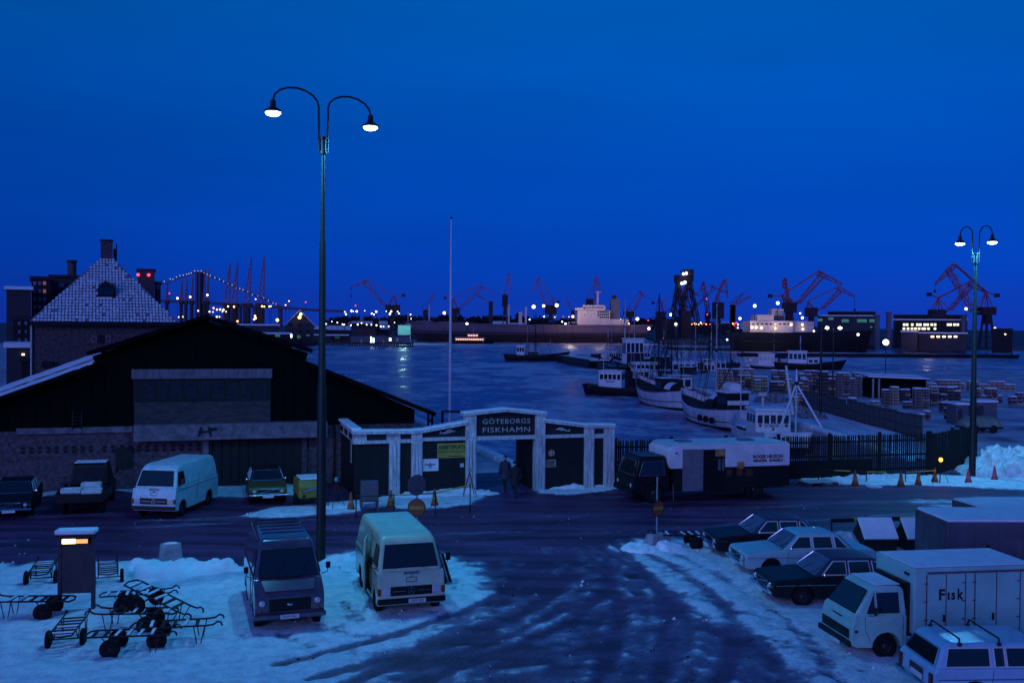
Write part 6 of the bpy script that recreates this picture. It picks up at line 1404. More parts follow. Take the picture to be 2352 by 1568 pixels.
# white cutter with the domed shelter
t = boat('fishing_cutter', 'white fishing cutter with black rubbing band and domed snowy shelter', 22.2, 106, rad(101))
hull(t, 17, 5.2, 1.7, HWH, HBK, bow=1.5, stern=0.55, tran=0.35, rail=HWH, zs=0.62)
wheelhouse(t, -4.2, 1.2, 2.6, 2.6, 2.5, HBR, 3, 2, WHITED, wh=0.3); MB().box(-5.60,-5.53,-1.15,1.15,2.5,2.95).obj('name_board', WHITE, t)
MB().lathe([(0.7,-0.4),(0.7,0.4)],12,Matrix.Translation((-4.0,0,4.25))@Matrix.Rotation(math.pi/2,4,'Y')@Matrix.Diagonal((0.7,1,2.2,1))).obj('life_raft', WHITE, t, smooth=True)
rings = [[Vector((-1.5+x_, 1.25*math.cos(a), 1.2+2.1*(0.35+0.65*math.sin(a))*(1 if x_ < 2.0 else 0.8))) for a in [math.pi*k/10 for k in range(11)]] for x_ in (0,1.2,2.4)]
MB().loft(rings, cap=True, closed=False).obj('shelter', HBR, t, smooth=True); MB().loft([[p+Vector((0,0,0.07)) for p in r_[2:9]] for r_ in rings], cap=False, closed=False).obj('shelter_snow', SNOW, t, smooth=True)
mast(t, 0.2, 1.0, 13.0, GALV, 0.13, ((6.5,2.6),(-4,2.0))); boom(t, (0.2,0,3.2), (-4.5,0.4,6.2), IRON)
mast(t, -6.2, 1.0, 6.5, WHITED, 0.07)
MB().slab([(-8.95,-0.55,2.02),(-8.95,0.55,2.02),(-8.98,0.55,2.22),(-8.98,-0.55,2.22)],0.02,(-1,0,0)).obj('name_plate', HBK, t)
for i in range(3): fender(t, (-5+i*1.6, 2.65, 0.9))

# white cutter with the red stripe
t = boat('fishing_cutter', 'white fishing cutter with thin red stripe moored behind the domed one', 20.3, 131, rad(101))
hull(t, 18, 5.2, 1.9, HWH, HBK, bow=1.8, stern=0.7, tran=0.3, rail=HRD, zs=0.66)
wheelhouse(t, -1.2, 1.3, 2.6, 2.4, 2.3, HBR, 3, 2); rings = [[Vector((-5.4+x_, 1.2*math.cos(a), 1.3+1.9*(0.35+0.65*math.sin(a)))) for a in [math.pi*k/10 for k in range(11)]] for x_ in (0,1.2,2.2)]
MB().loft(rings, cap=True, closed=False).obj('shelter', HBR, t, smooth=True); MB().loft([[p+Vector((0,0,0.08)) for p in r_[1:8]] for r_ in rings], cap=False, closed=False).obj('shelter_snow', SNOW, t, smooth=True)
mast(t, 2.0, 1.2, 15.0, IRON, 0.14, ((8,3.2),(-3,2.0))); boom(t, (2.0,0,3.0), (-3.0,0.6,8.0)); mast(t, -6.5, 1.2, 7.5, IRON, 0.08)
# dark deckhouse boat between the cutters and the crates
t = boat('fishing_cutter', 'dark-cabined boat with white deckhouse side next to the tan crates', 22.9, 139, rad(95))
hull(t, 13, 4.2, 1.6, HBK, HBK, tran=0.6, deckm=SNOWD); wheelhouse(t, -2.5, 1.1, 3.2, 3.4, 2.5, WHITE, 3, 2, BLACK); mast(t, 1.0, 1.0, 12.5, IRON, 0.12, ((5,2),)); 
# white tug-like boat with lettered house
t = boat('harbour_boat', 'black-hulled boat with white five-window wheelhouse and snowy foredeck', 17.2, 149, rad(-18))
hull(t, 11.5, 4.0, 1.2, HBK, HBK, bow=0.6, stern=0.4, tran=0.6, deckm=SNOW, dz=0.25)
wheelhouse(t, -2.0, 0.9, 2.2, 3.3, 2.6, WHITE, 4, 5, wh=0.28, taper=0.97, l_=0) if False else wheelhouse(t, -2.0, 0.9, 3.6, 2.6, 2.7, WHITE, 4, 5, wh=0.28, taper=0.96)
o = text('MARINA','lettering',0.36,mat('boat_ink',(0.03,0.03,0.08),0.6,var=0),t,(-2.0,-1.31,2.15),(math.pi/2-0.02,0,0),ext=0.006,off=0.005)
mast(t, -3.3, 3.6, 6.4, WHITED, 0.06); MB().box(-3.0,-1.0,-0.6,0.6,3.83,3.95).obj('roof_rack', GALV, t); mast(t, 2.4, 1.0, 6.8, YEL, 0.09); boom(t, (2.4,0,2.0), (0.4,0.3,5.0), WHITED)
for i in range(6): MB().tube((-5.2+i*0.4,-1.6,1.1),(-5.2+i*0.4,-1.6,1.9),0.02,n=4).obj('stanchion', WHITED, t)
# boats behind
def small(label, px, pw, L, rz, hm, houses, masts, B=None, H=1.5, snowdeck=True, name='fishing_boat', tran=0.5):
    """px,pw = photo point on the waterline under the middle"""
    p = gp(px, pw, WL); t = boat(name, label, p.x, p.y, rz); hull(t, L, B or L*0.3, H, hm, HBK, bow=L*0.07, stern=0.3, tran=tran, deckm=SNOWD if snowdeck else WOODD)
    for (x, l, w, h, m, nf, ns) in houses: wheelhouse(t, x, H-0.55, l, w, h, m, nf, ns)
    for (x, z1, m, r) in masts: mast(t, x, H-0.5, z1, m, r, ((x+L*0.3,H),) if z1 > 8 else ())
    return t
small('boat with a tall white bridge house beyond the lettered boat', 1440, 849, 20, rad(100), HBK, ((-5,4.0,4.2,3.2,HBR,3,2),(-4.8,3.4,4.6,6.6,WHITE,4,3)), ((2,17,WHITED,0.16),(-1.5,11,YEL,0.14)))
small('low boat with a row of white cabin windows behind the lettered boat', 1497, 872, 12, rad(15), HBK, ((-1.5,5.0,2.6,2.4,WHITE,3,5),), ((2.5,10,GALV,0.1),(-4.4,6,YEL,0.08)))
small('white cabin boat with snowy roof behind the striped cutter', 1562, 873, 12, rad(8), HBK, ((0.5,5.4,3.0,2.6,WHITE,3,4),(-3.4,2.0,2.6,3.6,HBR,2,2)), ((-0.6,14,IRON,0.12),(4,7,YEL,0.08)))
small('dark old trawler with white wheelhouse anchored out in the basin', 1228, 829, 17, rad(-4), HBK, ((-4.2,2.4,2.6,3.4,WHITE,3,3),(-0.5,3.0,2.6,1.6,HBR,2,2)), ((-2.2,10.5,GALV,0.16),(0.2,14,IRON,0.13),(4.6,6.8,GALV,0.10)), B=5, H=1.7, tran=0.4)
small('small dark boat among the moored barges', 1392, 838, 14, rad(-25), HBK, ((-3,2.2,2.4,2.0,HBR,2,2),), ((0.5,9.5,WHITED,0.12),), H=1.5)
small('white cabin boat beyond the quay in front of the dark ship', 1768, 846, 9, rad(165), HWH, ((0.8,4.2,3.0,2.9,WHITE,3,4),), ((-1.0,11,GALV,0.09),), H=1.3)
small('stubby grey boat just behind the white cabin boat', 1800, 840, 9, rad(200), HWH, ((1.4,2.6,2.4,2.2,HBR,2,2),), (), H=1.9)
small('pilot boat with white house and radar mast beyond the crates', 1855, 850, 15, rad(-12), HBK, ((-2.6,4.6,3.6,3.6,WHITE,3,4),(1.2,2.8,3.2,1.9,WHITE,2,2)), ((-1.8,8.6,WHITED,0.18),), H=1.6)
small('small white-housed boat with ochre mast inside the lettered boat', 1490, 886, 9, rad(20), HBK, ((-1.5,2.4,2.0,2.2,WHITE,3,2),), ((1.2,9.0,YEL,0.09),(-3.0,6.0,GALV,0.06)), H=1.2)
small('dark boat with two tall masts behind the striped cutter', 1590, 884, 13, rad(60), HBK, ((-2.0,2.6,2.4,2.3,HBR,3,2),), ((1.5,13.5,GALV,0.11),(-4.6,8.0,YEL,0.08)), H=1.5)
small('grey boat with slim mast beyond the tall white bridge house', 1470, 838, 14, rad(30), HBK, ((1.0,3.0,2.8,2.6,WHITE,3,3),), ((-2.0,15.0,WHITED,0.12),), H=1.6)
small('low dark boat with white wheelhouse beside the long flat barge', 1660, 864, 10, rad(12), HBK, ((-1.0,2.6,2.2,2.4,WHITE,3,2),), ((1.8,11.0,IRON,0.10),), H=1.3)
small('small open boat with stub mast beyond the long flat barge', 1620, 846, 8, rad(-10), HWH, ((0.5,2.2,1.8,1.8,WHITE,2,2),), ((-1.5,8.5,GALV,0.07),), H=1.1)
small('old wooden boat with brown wheelhouse outside the striped cutter', 1528, 893, 12, rad(80), HBK, ((-2.5,2.4,2.2,2.3,HBR,3,2),(1.5,2.0,2.0,1.2,WHITED,2,2)), ((0.6,11.5,YEL,0.10),(-4.4,7.0,GALV,0.07)), H=1.4)
small('white-hulled boat with twin masts beyond the dark-cabined boat', 1632, 872, 13, rad(75), HWH, ((-3.0,2.6,2.4,2.5,WHITE,3,2),), ((1.0,12.5,WHITED,0.11),(-5.0,8.6,IRON,0.08)), H=1.5)
small('small grey boat with radar mast behind the tall bridge house boat', 1415, 838, 12, rad(40), HBK, ((0.0,3.0,2.4,2.6,WHITE,3,3),), ((-1.8,9.5,GALV,0.10),), H=1.5)
def barge(label, pa, pb, B, H, rz, snow=True):
    a = gp(*pa, WL); b = gp(*pb, WL); c = (a+b)/2; L = (b-a).length
    t = T('barge', label, 'barge', (c.x,c.y,WL), math.atan2(b.y-a.y,b.x-a.x), 'moored barges')
    MB().prism([(-L/2,0.1),(-L/2-0.6,H),(L/2+0.6,H),(L/2,0.1),(L/2-1,-0.6),(-L/2+1,-0.6)],B/2).obj('hull', HBK, t)
    if snow: MB().box(-L/2+0.3,L/2-0.3,-B/2+0.3,B/2-0.3,H+0.003,H+0.25).obj('deck_snow', SNOW, t, bevel=0.1)
    for s in (-1,1): MB().box(-L/2-0.5,L/2+0.5,s*B/2-0.12,s*B/2+0.12,H+0.003,H+0.35).obj('coaming', HBK, t)
    for xx in (-L/2+1,L/2-1): MB().lathe([(0.25,H),(0.25,H+0.9),(0.35,H+1.0)],8,Matrix.Translation((xx,0,0))).obj('bollard', IRON, t)
    return t
barge('black barge with snow-covered deck beside the anchored trawler', (1302,832),(1378,846), 6, 1.9, 0)
barge('dark barge lying inside the snow-covered barge', (1380,842),(1420,858), 5, 1.5, 0, False)
barge('long flat barge with snow behind the white cabin boats', (1500,848),(1690,850), 6, 1.6, 0)
barge('long snowy pontoon beyond the quay by the far shore', (1700,818),(2330,822), 5, 0.9, 0)
barge('narrow snowy pontoon under the dark cargo ship', (1530,803),(1690,806), 5, 0.9, 0)
# small ferry off the tanker
p = gp(1083,789,WL); t = T('ferry', 'small lit passenger ferry passing in front of the grey tanker', 'ferry', (p.x,p.y,WL), rad(0))
hull(t, 23, 6, 1.4, HBK, HBK, bow=0.7, tran=0.5)
FER = mat('ferry_cabin', (0.16,0.09,0.12), 0.6, var=0.1); WWIN = glow('ferry_window', (1.0,0.42,0.22), 2.2)
MB().box(-9.5,7.5,-2.4,2.4,0.9,3.4).obj('saloon', FER, t); MB().box(-2.5,4,-2.0,2.0,3.5,5.6).obj('upper_cabin', FER, t); MB().box(-9.8,7.8,-2.6,2.6,3.4,3.5).obj('boat_deck', WHITE, t); MB().box(-2.8,4.3,-2.2,2.2,5.6,5.75).obj('roof', WHITE, t)
for i in range(13):
    for s in (-1,1): MB().box(-9.0+i*1.25,-8.1+i*1.25,s*2.41-0.01,s*2.41+0.01,2.1,2.9).obj('window', WWIN, t)
for i in range(4):
    for s in (-1,1): MB().box(-2.0+i*1.5,-0.9+i*1.5,s*2.01-0.01,s*2.01+0.01,4.4,5.1).obj('window', WWIN, t)
mast(t, 1.0, 5.7, 9.5, WHITED, 0.1)
# =================================================================== FAR SHORE
def LP(t_, zcv, x, y, d):
    p = dp(*zcv(x, y), d); return Vector((p.x-t_.location.x, p.y-t_.location.y, p.z-t_.location.z))
def lattice(b, p, q, w0, w1, n, r, dep=None):
    """four chords and zigzag bracing between p and q, in the plane facing the river"""
    p = Vector(p); q = Vector(q); d = (q-p).normalized(); a = Vector((-d.z,0,d.x)); dep0 = dep or w0; c = Vector((0,1,0))
    def cor(i, s, u_): t_ = i/n; w = w0+(w1-w0)*t_; dd = (dep0+(w1-dep0)*t_) if dep else w; return p.lerp(q,t_)+a*(s*w/2)+c*(u_*dd/2)
    for s in (-1,1):
        for u_ in (-1,1): b.bar(cor(0,s,u_), cor(n,s,u_), r*1.25)
    for i in range(n):
        for u_ in (-1,1): b.bar(cor(i,-1 if i%2 else 1,u_), cor(i+1,1 if i%2 else -1,u_), r)
        for s in (-1,1): b.bar(cor(i,s,-1 if i%2 else 1), cor(i+1,s,1 if i%2 else -1), r)
    return b
def crane(label, z, d, foot, h1, h2, tip, atop, ctr, house, gy, hook=None, w=2.2, legs=46, m=None, group='luffing dock cranes'):
    bx, by = house[0], gy; p = dp(*z(bx,by), d); px = z(bx,by)[0]
    zg = max(land_at(px, d), -0.4); t = T('dock_crane', label, 'crane', (p.x,p.y,zg), 0, group); m = m or CRANE
    P = lambda q: LP(t, z, q[0], q[1], d); k = d/_F/1.306/3.0
    f, a1, a2, tp, at_ = P(foot), P(h1), P(h2), P(tip), P(atop)
    lattice(MB(), f, a1, w*0.55, w*1.0, 9, 0.22*w/2.2, dep=w*1.6).obj('jib', m, t)
    b = MB(); lattice(b, a2, tp, w*0.9, w*0.35, 6, 0.2*w/2.2); b.bar(a1, a2, 0.5); b.obj('fly_jib', m, t)
    b = MB()
    for s in (-1,1): b.bar(at_+Vector((0,s*w*0.5,0)), a2+Vector((0,s*w*0.3,0)), 0.42*w/2.2)
    b.obj('tie', m, t)
    hw, hh = house[2], house[3]; h0 = P((house[0]-hw/2,house[1]-hh/2)); h1_ = P((house[0]+hw/2,house[1]+hh/2))
    MB().box(h0.x,h1_.x,-w*1.3,w*1.3,h1_.z,h0.z).obj('machine_house', CRANED, t)
    b = MB()
    for s in (-1,1):
        for xx in (h0.x*0.8+h1_.x*0.2, h0.x*0.2+h1_.x*0.8): b.bar(Vector((xx,s*w,h0.z-0.5)), at_, 0.42*w/2.2)
    b.bar(P(foot), Vector(((h0.x+h1_.x)/2,0,(h0.z+h1_.z)/2)), 0.7); b.obj('a_frame', m, t)
    if ctr:
        c = P(ctr); b = MB(); b.bar(at_, c, 0.55*w/2.2); b.bar(at_+Vector((0,0,0.6)), f, 0.3); b.obj('counter_arm', m, t); MB().box(c.x-1.0,c.x+1.0,-1.0,1.0,c.z-0.9,c.z+0.9).obj('counterweight', CRANED, t)
    lw = legs/3.0/1.306/_F*d; zb = h1_.z
    for sx in (-1,1):
        for sy in (-1,1): MB().bar((sx*lw*0.5,sy*w*1.6,0),(sx*lw*0.22,sy*w*0.8,zb+0.3),0.8*w/2.2).obj('leg', CRANED, t)
    b = MB(); b.bar((-lw*0.42,-w*1.4,zb*0.35),(lw*0.42,-w*1.4,zb*0.35),0.5); b.bar((-lw*0.42,w*1.4,zb*0.35),(lw*0.42,w*1.4,zb*0.35),0.5); b.box(-lw*0.25,lw*0.25,-w,w,zb*0.72,zb+0.05); b.obj('portal', CRANED, t)
    if hook:
        hk = P(hook); MB().tube(tp, hk, 0.12, n=4).obj('hoist_rope', CRANED, t); MB().box(hk.x-0.5,hk.x+0.5,-0.4,0.4,hk.z-1.2,hk.z).obj('hook_block', CRANED, t)
    return t
crane('red dock crane with long bent jib at the hillside, leftmost of them', ZB, 640, (1420,755),(1195,500),(1240,495),(1078,560),(1475,635),(1562,630),(1465,755,125,75),960,(1083,630))
crane('red dock crane just behind the flagpole over the tanker bow', ZC, 760, (-64,755),(150,552),(100,545),(255,605),(-124,662),(-199,655),(-110,778,90,60),870,None,2.4)
crane('narrow upright dock crane seen end-on above the tanker deck', ZC, 760, (352,740),(384,432),(392,428),(402,630),(345,618),None,(352,680,52,110),870,None,2.0)
crane('dock crane with raised bent jib above the tanker amidships', ZC, 760, (718,700),(648,490),(665,468),(592,608),(788,660),(842,690),(772,762,105,85),880,None,2.4)
crane('dock crane rising directly behind the tanker bridge', ZC, 760, (1165,720),(1188,462),(1200,455),(1230,595),(1110,652),None,(1128,700,60,70),860,None,2.2)
crane('small dock crane between the tanker funnel and the tall gantry', ZC, 760, (1530,792),(1612,612),(1585,595),(1650,655),(1490,742),(1450,790),(1500,805,90,55),870,None,1.9)
crane('dock crane reaching across behind the tall gantry', ZC, 740, (1858,772),(2002,572),(2010,562),(2150,642),(1795,690),(1712,700),(1785,808,80,60),890,None,2.0)
crane('dock crane with its jib seen end-on beside the tall gantry', ZC, 740, (2215,848),(2165,516),(2182,508),(2138,584),(2225,700),None,(2215,820,46,60),890,None,1.8)
crane('dock crane with long jib just right of the tall gantry', ZC, 740, (2070,765),(2285,552),(2240,545),(2395,610),(2030,650),(1985,690),(2040,800,70,60),890,None,2.0)
crane('dark tower crane with two short jibs right of the gantry', ZC, 720, (2290,690),(2355,500),(2375,480),(2400,660),(2290,640),None,(2310,770,95,150),890,None,2.0)
crane('big dock crane with wide bent jib above the white ship superstructure', ZD, 520, (590,700),(785,475),(735,460),(935,555),(460,642),(370,645),(520,735,90,80),860,None,2.6,60)
crane('end-on dock crane left of the big wide-jibbed crane', ZD, 540, (520,690),(480,515),(492,505),(465,585),(500,640),None,(515,700,40,60),860,None,1.9)
crane('low dock crane tucked under the big wide-jibbed crane', ZD, 520, (782,740),(918,602),(890,575),(1030,650),(665,688),None,(690,770,80,70),880,(1030,745),2.0)
crane('big dock crane at the far right with raised jib behind the far lamp', ZD, 470, (1962,772),(1755,430),(1815,398),(1660,552),(2055,612),(2140,640),(2060,762,105,62),990,(1656,598),2.4,70)
crane('dock crane crossing in front of the rightmost raised jib', ZD, 480, (1772,752),(1940,562),(1912,542),(2060,615),(1682,660),(1612,632),(1672,795,105,90),960,None,2.2,60)
def derrick(label, z, d, foot, head, w=1.6, base=None, group='simple jib cranes', gy=870):
    px = z(*foot)[0]; p = dp(*z(foot[0],gy), d); t = T('jib_crane', label, 'crane', (p.x,p.y,max(-0.4,land_at(px,d))), 0, group); P = lambda q: LP(t, z, q[0], q[1], d)
    lattice(MB(), P(foot), P(head), w, w*0.4, 9, 0.18).obj('jib', CRANE, t); f = P(foot)
    MB().box(f.x-w,f.x+w,-w,w,0,f.z+0.5).obj('tower', CRANED, t); MB().tube(P(head), (f.x-w*2,0,f.z+1.5), 0.1, n=4).obj('stay', CRANED, t); return t
derrick('thin slanting jib crane between the two red cranes by the flagpole', ZB, 700, (1765,770),(1850,605))
derrick('jib crane leaning left over the middle of the tanker', ZC, 770, (222,692),(70,618))
derrick('small jib crane slanting behind the tanker bridge wing', ZC, 780, (975,775),(918,655),1.2)
derrick('short jib crane slanting up right of the dark tower crane', ZD, 560, (75,720),(170,615),1.2,gy=850)
derrick('lower short jib crane slanting right of the dark tower crane', ZD, 560, (82,725),(225,645),1.2,gy=850)
# tall thin lattice cranes at the left
def mastc(label, z, d, top, base, wpx, mid, group='tall lattice mast cranes'):
    px = z(*base)[0]; p = dp(*z(*base), d); zg = land_at(px, d); t = T('mast_crane', label, 'crane', (p.x,p.y,zg), 0, group); P = lambda q: LP(t, z, q[0], q[1], d); k = d/_F/4.0
    m_ = (base[0]+(top[0]-base[0])*(base[1]-mid)/(base[1]-top[1]), mid)
    lattice(MB(), P(m_), P(top), wpx*k, wpx*0.12*k, 14, 0.30*k*9).obj('jib', CRANE, t)
    a = P(m_); w = wpx*0.55*k; MB().box(a.x-w,a.x+w,-w,w,0.0,a.z+0.4).obj('tower', CRANED, t); MB().box(a.x-w*1.3,a.x+w*1.6,-w*1.2,w*1.2,a.z-3*k*9,a.z+0.6).obj('cab', CRANED, t); return t
for lab, tp, bs, w in (('tall lattice crane, leftmost of the four big ones by the warehouse ridge',(2115,335),(2075,850),44),('tall lattice crane, second of the four big ones by the ridge',(2185,320),(2140,855),46),('tall lattice crane, third of the four big ones by the ridge',(2310,285),(2252,860),52),('tall lattice crane, the one nearest the left street lamp',(2429,270),(2385,855),54)): mastc(lab, ZA, 520, tp, bs, w, 715)
for lab, tp, bs, w in (('faint lattice crane nearest the brick tower with red lights',(1540,490),(1530,800),20),('faint lattice crane standing before the bridge, second from the brick tower',(1674,465),(1660,800),20),('faint lattice crane standing before the bridge, third from the brick tower',(1720,455),(1702,800),20),('faint lattice crane just left of the bridge tower',(1774,428),(1756,800),22),('faint lattice crane just right of the bridge tower',(1882,385),(1876,800),22),('faint lattice crane, the farther one right of the bridge tower',(1918,385),(1904,800),20)): mastc(lab, ZA, 900, tp, bs, w, 688)
# tall gantry
gp_ = dp(*ZC(2000,890), 700); t = T('gantry_crane', 'tall dark gantry crane on splayed legs with lit boxes on top', 'crane', (gp_.x,gp_.y,-0.3), 0); P = lambda x, y: LP(t, ZC, x, y, 700)
for k, (a, b_) in enumerate((((1938,515),(1898,830)),((1946,515),(1988,800)),((2032,512),(1968,800)),((2052,505),(2122,895)))):
    for s in (-4,4): lattice(MB(), P(*a)+Vector((0,s*0.6,0)), P(*b_)+Vector((0,s,0)), 1.6, 2.4, 8, 0.32).obj('leg', CRANED, t)
a = P(1915,445); c = P(2062,515); MB().box(a.x,c.x,-5,5,c.z,a.z).obj('girder', CRANED, t); a = P(1998,392); c = P(2076,512); MB().box(a.x,c.x,-4,4,c.z+0.5,a.z).obj('winch_house', CRANED, t)
a = P(1968,402); c = P(2078,420); MB().box(a.x,c.x,-3,3,c.z,a.z).obj('top_walkway', CRANED, t); MB().bar(P(2028,385),P(2028,405),0.6).obj('antenna', CRANED, t)
b = MB(); b.bar(P(1925,640),P(2085,650),0.7); b.bar(P(1915,700),P(2100,760),0.6); b.bar(P(1980,690),P(2060,600),0.6); b.obj('bracing', CRANED, t)
GW = glow('cool_light', (0.85,1.0,0.80), 9.0)
for x, y in ((1980,437),(2006,432),(1965,524),(1982,520),(1995,514)): MB().sphere(P(x,y)+Vector((0,-5.4,0)), 0.9, 6).obj('work_light', GW, t)
a = P(1745,850); c = P(1905,945); MB().box(a.x,c.x,-6,6,-0.3,a.z).obj('base_house', CRANED, t); a = P(1960,770); c = P(2050,950); MB().box(a.x,c.x,-6,6,-0.3,a.z).obj('base_house', CRANED, t)

# ---- suspension bridge
D = 2200.0; bp_ = dp(*ZA(1835,800), D); br = T('suspension_bridge', 'suspension bridge with a string of cable lights far down the river', 'bridge', (bp_.x,bp_.y,0), 0); P = lambda z, x, y: LP(br, z, x, y, D)
BR = mat('bridge_haze_grey', (0.10,0.075,0.14), 0.85, var=0.1, scale=0.02)  # lightened colour, with the distance haze put into it
for s in (-10,10): a = P(ZA,1812,412); c = P(ZA,1858,412); MB().box(a.x,a.x+(c.x-a.x)*0.42,s-4,s+4,-3,a.z).obj('tower_leg', BR, br); MB().box(a.x+(c.x-a.x)*0.58,c.x,s-4,s+4,-3,a.z).obj('tower_leg', BR, br)
for y in (418,540,668): a = P(ZA,1812,y); c = P(ZA,1858,y+14); MB().box(a.x,c.x,-12,12,c.z,a.z).obj('cross_beam', BR, br)
deck = [P(ZA,1440,680),P(ZA,1835,694),P(ZA,2343,730),P(ZB,500,748),P(ZB,780,768),P(ZB,1010,778)]
b = MB()
for a, c in zip(deck, deck[1:]): b.bar(a, c, 20, 6)
b.obj('deck', BR, br)
for x, y, z in ((2200,722,ZA),(2343,730,ZA),(430,745,ZB),(620,756,ZB)): a = P(z,x,y); MB().box(a.x-4,a.x+4,-6,6,-3,a.z).obj('pier', BR, br)
cab = [(1495,528),(1555,510),(1605,484),(1668,462),(1730,440),(1772,428),(1835,410),(1890,432),(1945,460),(2030,495),(2105,530),(2185,566),(2245,592),(2330,628),(2433,668),(2520,705),(2573,730)]
pts = [P(ZA,x,y) for x, y in cab]
for s in (-10,10): MB().path([p+Vector((0,s,0)) for p in pts], 0.9, 5).obj('cable', BR, br)
BL = glow('cable_light', (1.0,0.93,0.88), 0.7); lm = MB().sphere((0,0,0),1.15,6).mesh('cable_light', BL)
for a, c in zip(pts, pts[1:]):
    n_ = max(2, int((c-a).length/21))
    for i in range(n_): p = a.lerp(c,i/n_); inst('cable_light', lm, br, (p.x,-11,p.z+1.5+random.uniform(-2,2)))

# ---- tanker
d = 630.0; a = dp(*ZB(1690,980), d); c = dp(*ZC(1590,980), d); L = c.x-a.x
tk = T('tanker', 'long grey tanker with white aft superstructure and grey funnel', 'ship', ((a.x+c.x)/2,d,WL), math.pi, 'ships on the far side'); TH_ = mat('tanker_hull', (0.12,0.082,0.13), 0.7, var=0.12, scale=0.05); TB_ = mat('tanker_boot', (0.03,0.014,0.022), 0.8, var=0.2, scale=0.05)
zt = dp(1200,747,d).z-WL; hull(tk, L, 20, zt, TH_, TB_, bow=1.5, stern=0.5, zs=0.50, rake=0.03, full=6.0, tran=0.7, dz=1.2, deckm=CRANED)
TW = mat('ship_white', (0.50,0.42,0.44), 0.6, var=0.08, scale=0.1)
def tb(name, m, x0, y0, x1, y1, dy=8, z=ZC, par=None, y0_=0, t_=None, dd=None):
    t_ = t_ or tk; dd = dd or d; p = dp(*z(x0,y0), dd); q = dp(*z(x1,y1), dd); s = -1 if abs(t_.rotation_euler.z-math.pi) < 0.1 else 1
    X0 = s*(p.x-t_.location.x); X1 = s*(q.x-t_.location.x)
    return MB().box(min(X0,X1),max(X0,X1),y0_-dy,y0_+dy,q.z-t_.location.z,p.z-t_.location.z).obj(name, m, par or t_)
sp_ = tb('superstructure', TW, 1012,770,1305,908,8.5); tb('bridge_house', TW, 1060,722,1262,769,7.5); tb('bridge_wing', TW, 990,748,1060,768,9.5); tb('aft_house', TW, 1306,850,1475,905,8); tb('lower_house', TW, 1130,830,1210,912,9.2)
tb('funnel', mat('funnel_grey',(0.10,0.10,0.15),0.6,var=0.1), 1322,662,1402,852,3.5); tb('funnel_top', CRANED, 1338,628,1372,661,2.5); tb('mast', TW, 1196,592,1210,722,0.8); tb('mast_yard', TW, 1182,596,1234,604,0.6)
for i in range(8): tb('window', GLASS, 1075+i*22,738,1090+i*22,748,0.2, y0_=7.55, par=sp_)
for r_ in range(3):
    for i in range(6): tb('window', GLASS, 1192+i*18,776+r_*24,1204+i*18,792+r_*24,0.2, y0_=8.55, par=sp_)
for i in range(5): tb('porthole', GLASS, 1040+i*30,800+(i%2)*8,1046+i*30,806+(i%2)*8,0.2, y0_=8.55, par=sp_)
for x0, y0, x1 in ((380,715,394),(536,735,552),(478,785,508)): tb('derrick_post', TW, x0,y0,x1,895,1.0)
tb('derrick_post', TW, 1796,715,1806,870,0.8, ZB); tb('derrick_post', TW, 1603,790,1608,880,0.5, ZB); tb('forecastle', TH_, 1690,862,1830,880,6, ZB)
tb('rail', TW, 925,878,1010,882,9.0); tb('rail', TW, 925,878,929,908,9.0); tb('pipe_rack', TW, 560,876,1010,880,1.2)
# ---- dark cargo ship at the right
d2 = 440.0; a = dp(*ZD(95,1000), d2); c = dp(*ZD(1120,1000), d2); cs = T('cargo_ship', 'dark cargo ship with white aft house and striped funnel at the shipyard', 'ship', ((a.x+c.x)/2,d2,WL), 0, 'ships on the far side'); L = c.x-a.x
hull(cs, L, 16, dp(1700,ZD(0,935)[1],d2).z-WL, HBK, HBK, bow=1.5, stern=0.6, rake=0.04, full=5, tran=0.7, deckm=CRANED, dz=0.8)
z = ZD; s2 = tb('superstructure', TW, 185,838,515,928,7,z,None,0,cs,d2); tb('upper_house', TW, 245,792,372,838,6,z,None,0,cs,d2); tb('funnel', mat('funnel_dark',(0.07,0.06,0.09),0.6,var=0.1), 375,750,462,835,3,z,None,0,cs,d2); fb_ = tb('funnel_band', TW, 370,745,460,795,3.1,z,None,0,cs,d2)
for i in range(2): 
    for k in range(4): tb('funnel_wave', MATS['funnel_dark'], 395+k*16,766+i*14+(k%2)*3,411+k*16,771+i*14+(k%2)*3,0.1,z,fb_,-3.15,cs,d2)
for x in (243,338,480): tb('mast', TW, x-4,790,x+4,870,0.5,z,None,0,cs,d2)
for i in range(9): tb('window', GLASS, 200+i*34,858,216+i*34,868,0.2,z,s2,-7.1,cs,d2)
tb('fore_house', TW, 520,842,680,925,6,z,None,0,cs,d2)
WARM = glow('warm_far', (1.0,0.70,0.38), 4.0); WHT = glow('white_far', (1.0,0.96,0.78), 4.0); ORG = glow('orange_far', (1.0,0.50,0.16), 4.5); REDL = glow('red_far', (1.0,0.05,0.10), 3.0); CYN = glow('cyan_far', (0.75,1.0,0.90), 4.0); YLW = glow('yellow_far', (1.0,0.72,0.10), 7.0)
for x, y in ((197,890),(230,890),(270,892),(373,897),(497,867),(583,868),(587,903)): p = LP(cs, z, x, y, d2); MB().sphere((p.x,-7.6,p.z), 0.55, 6).obj('deck_light', WARM, cs)

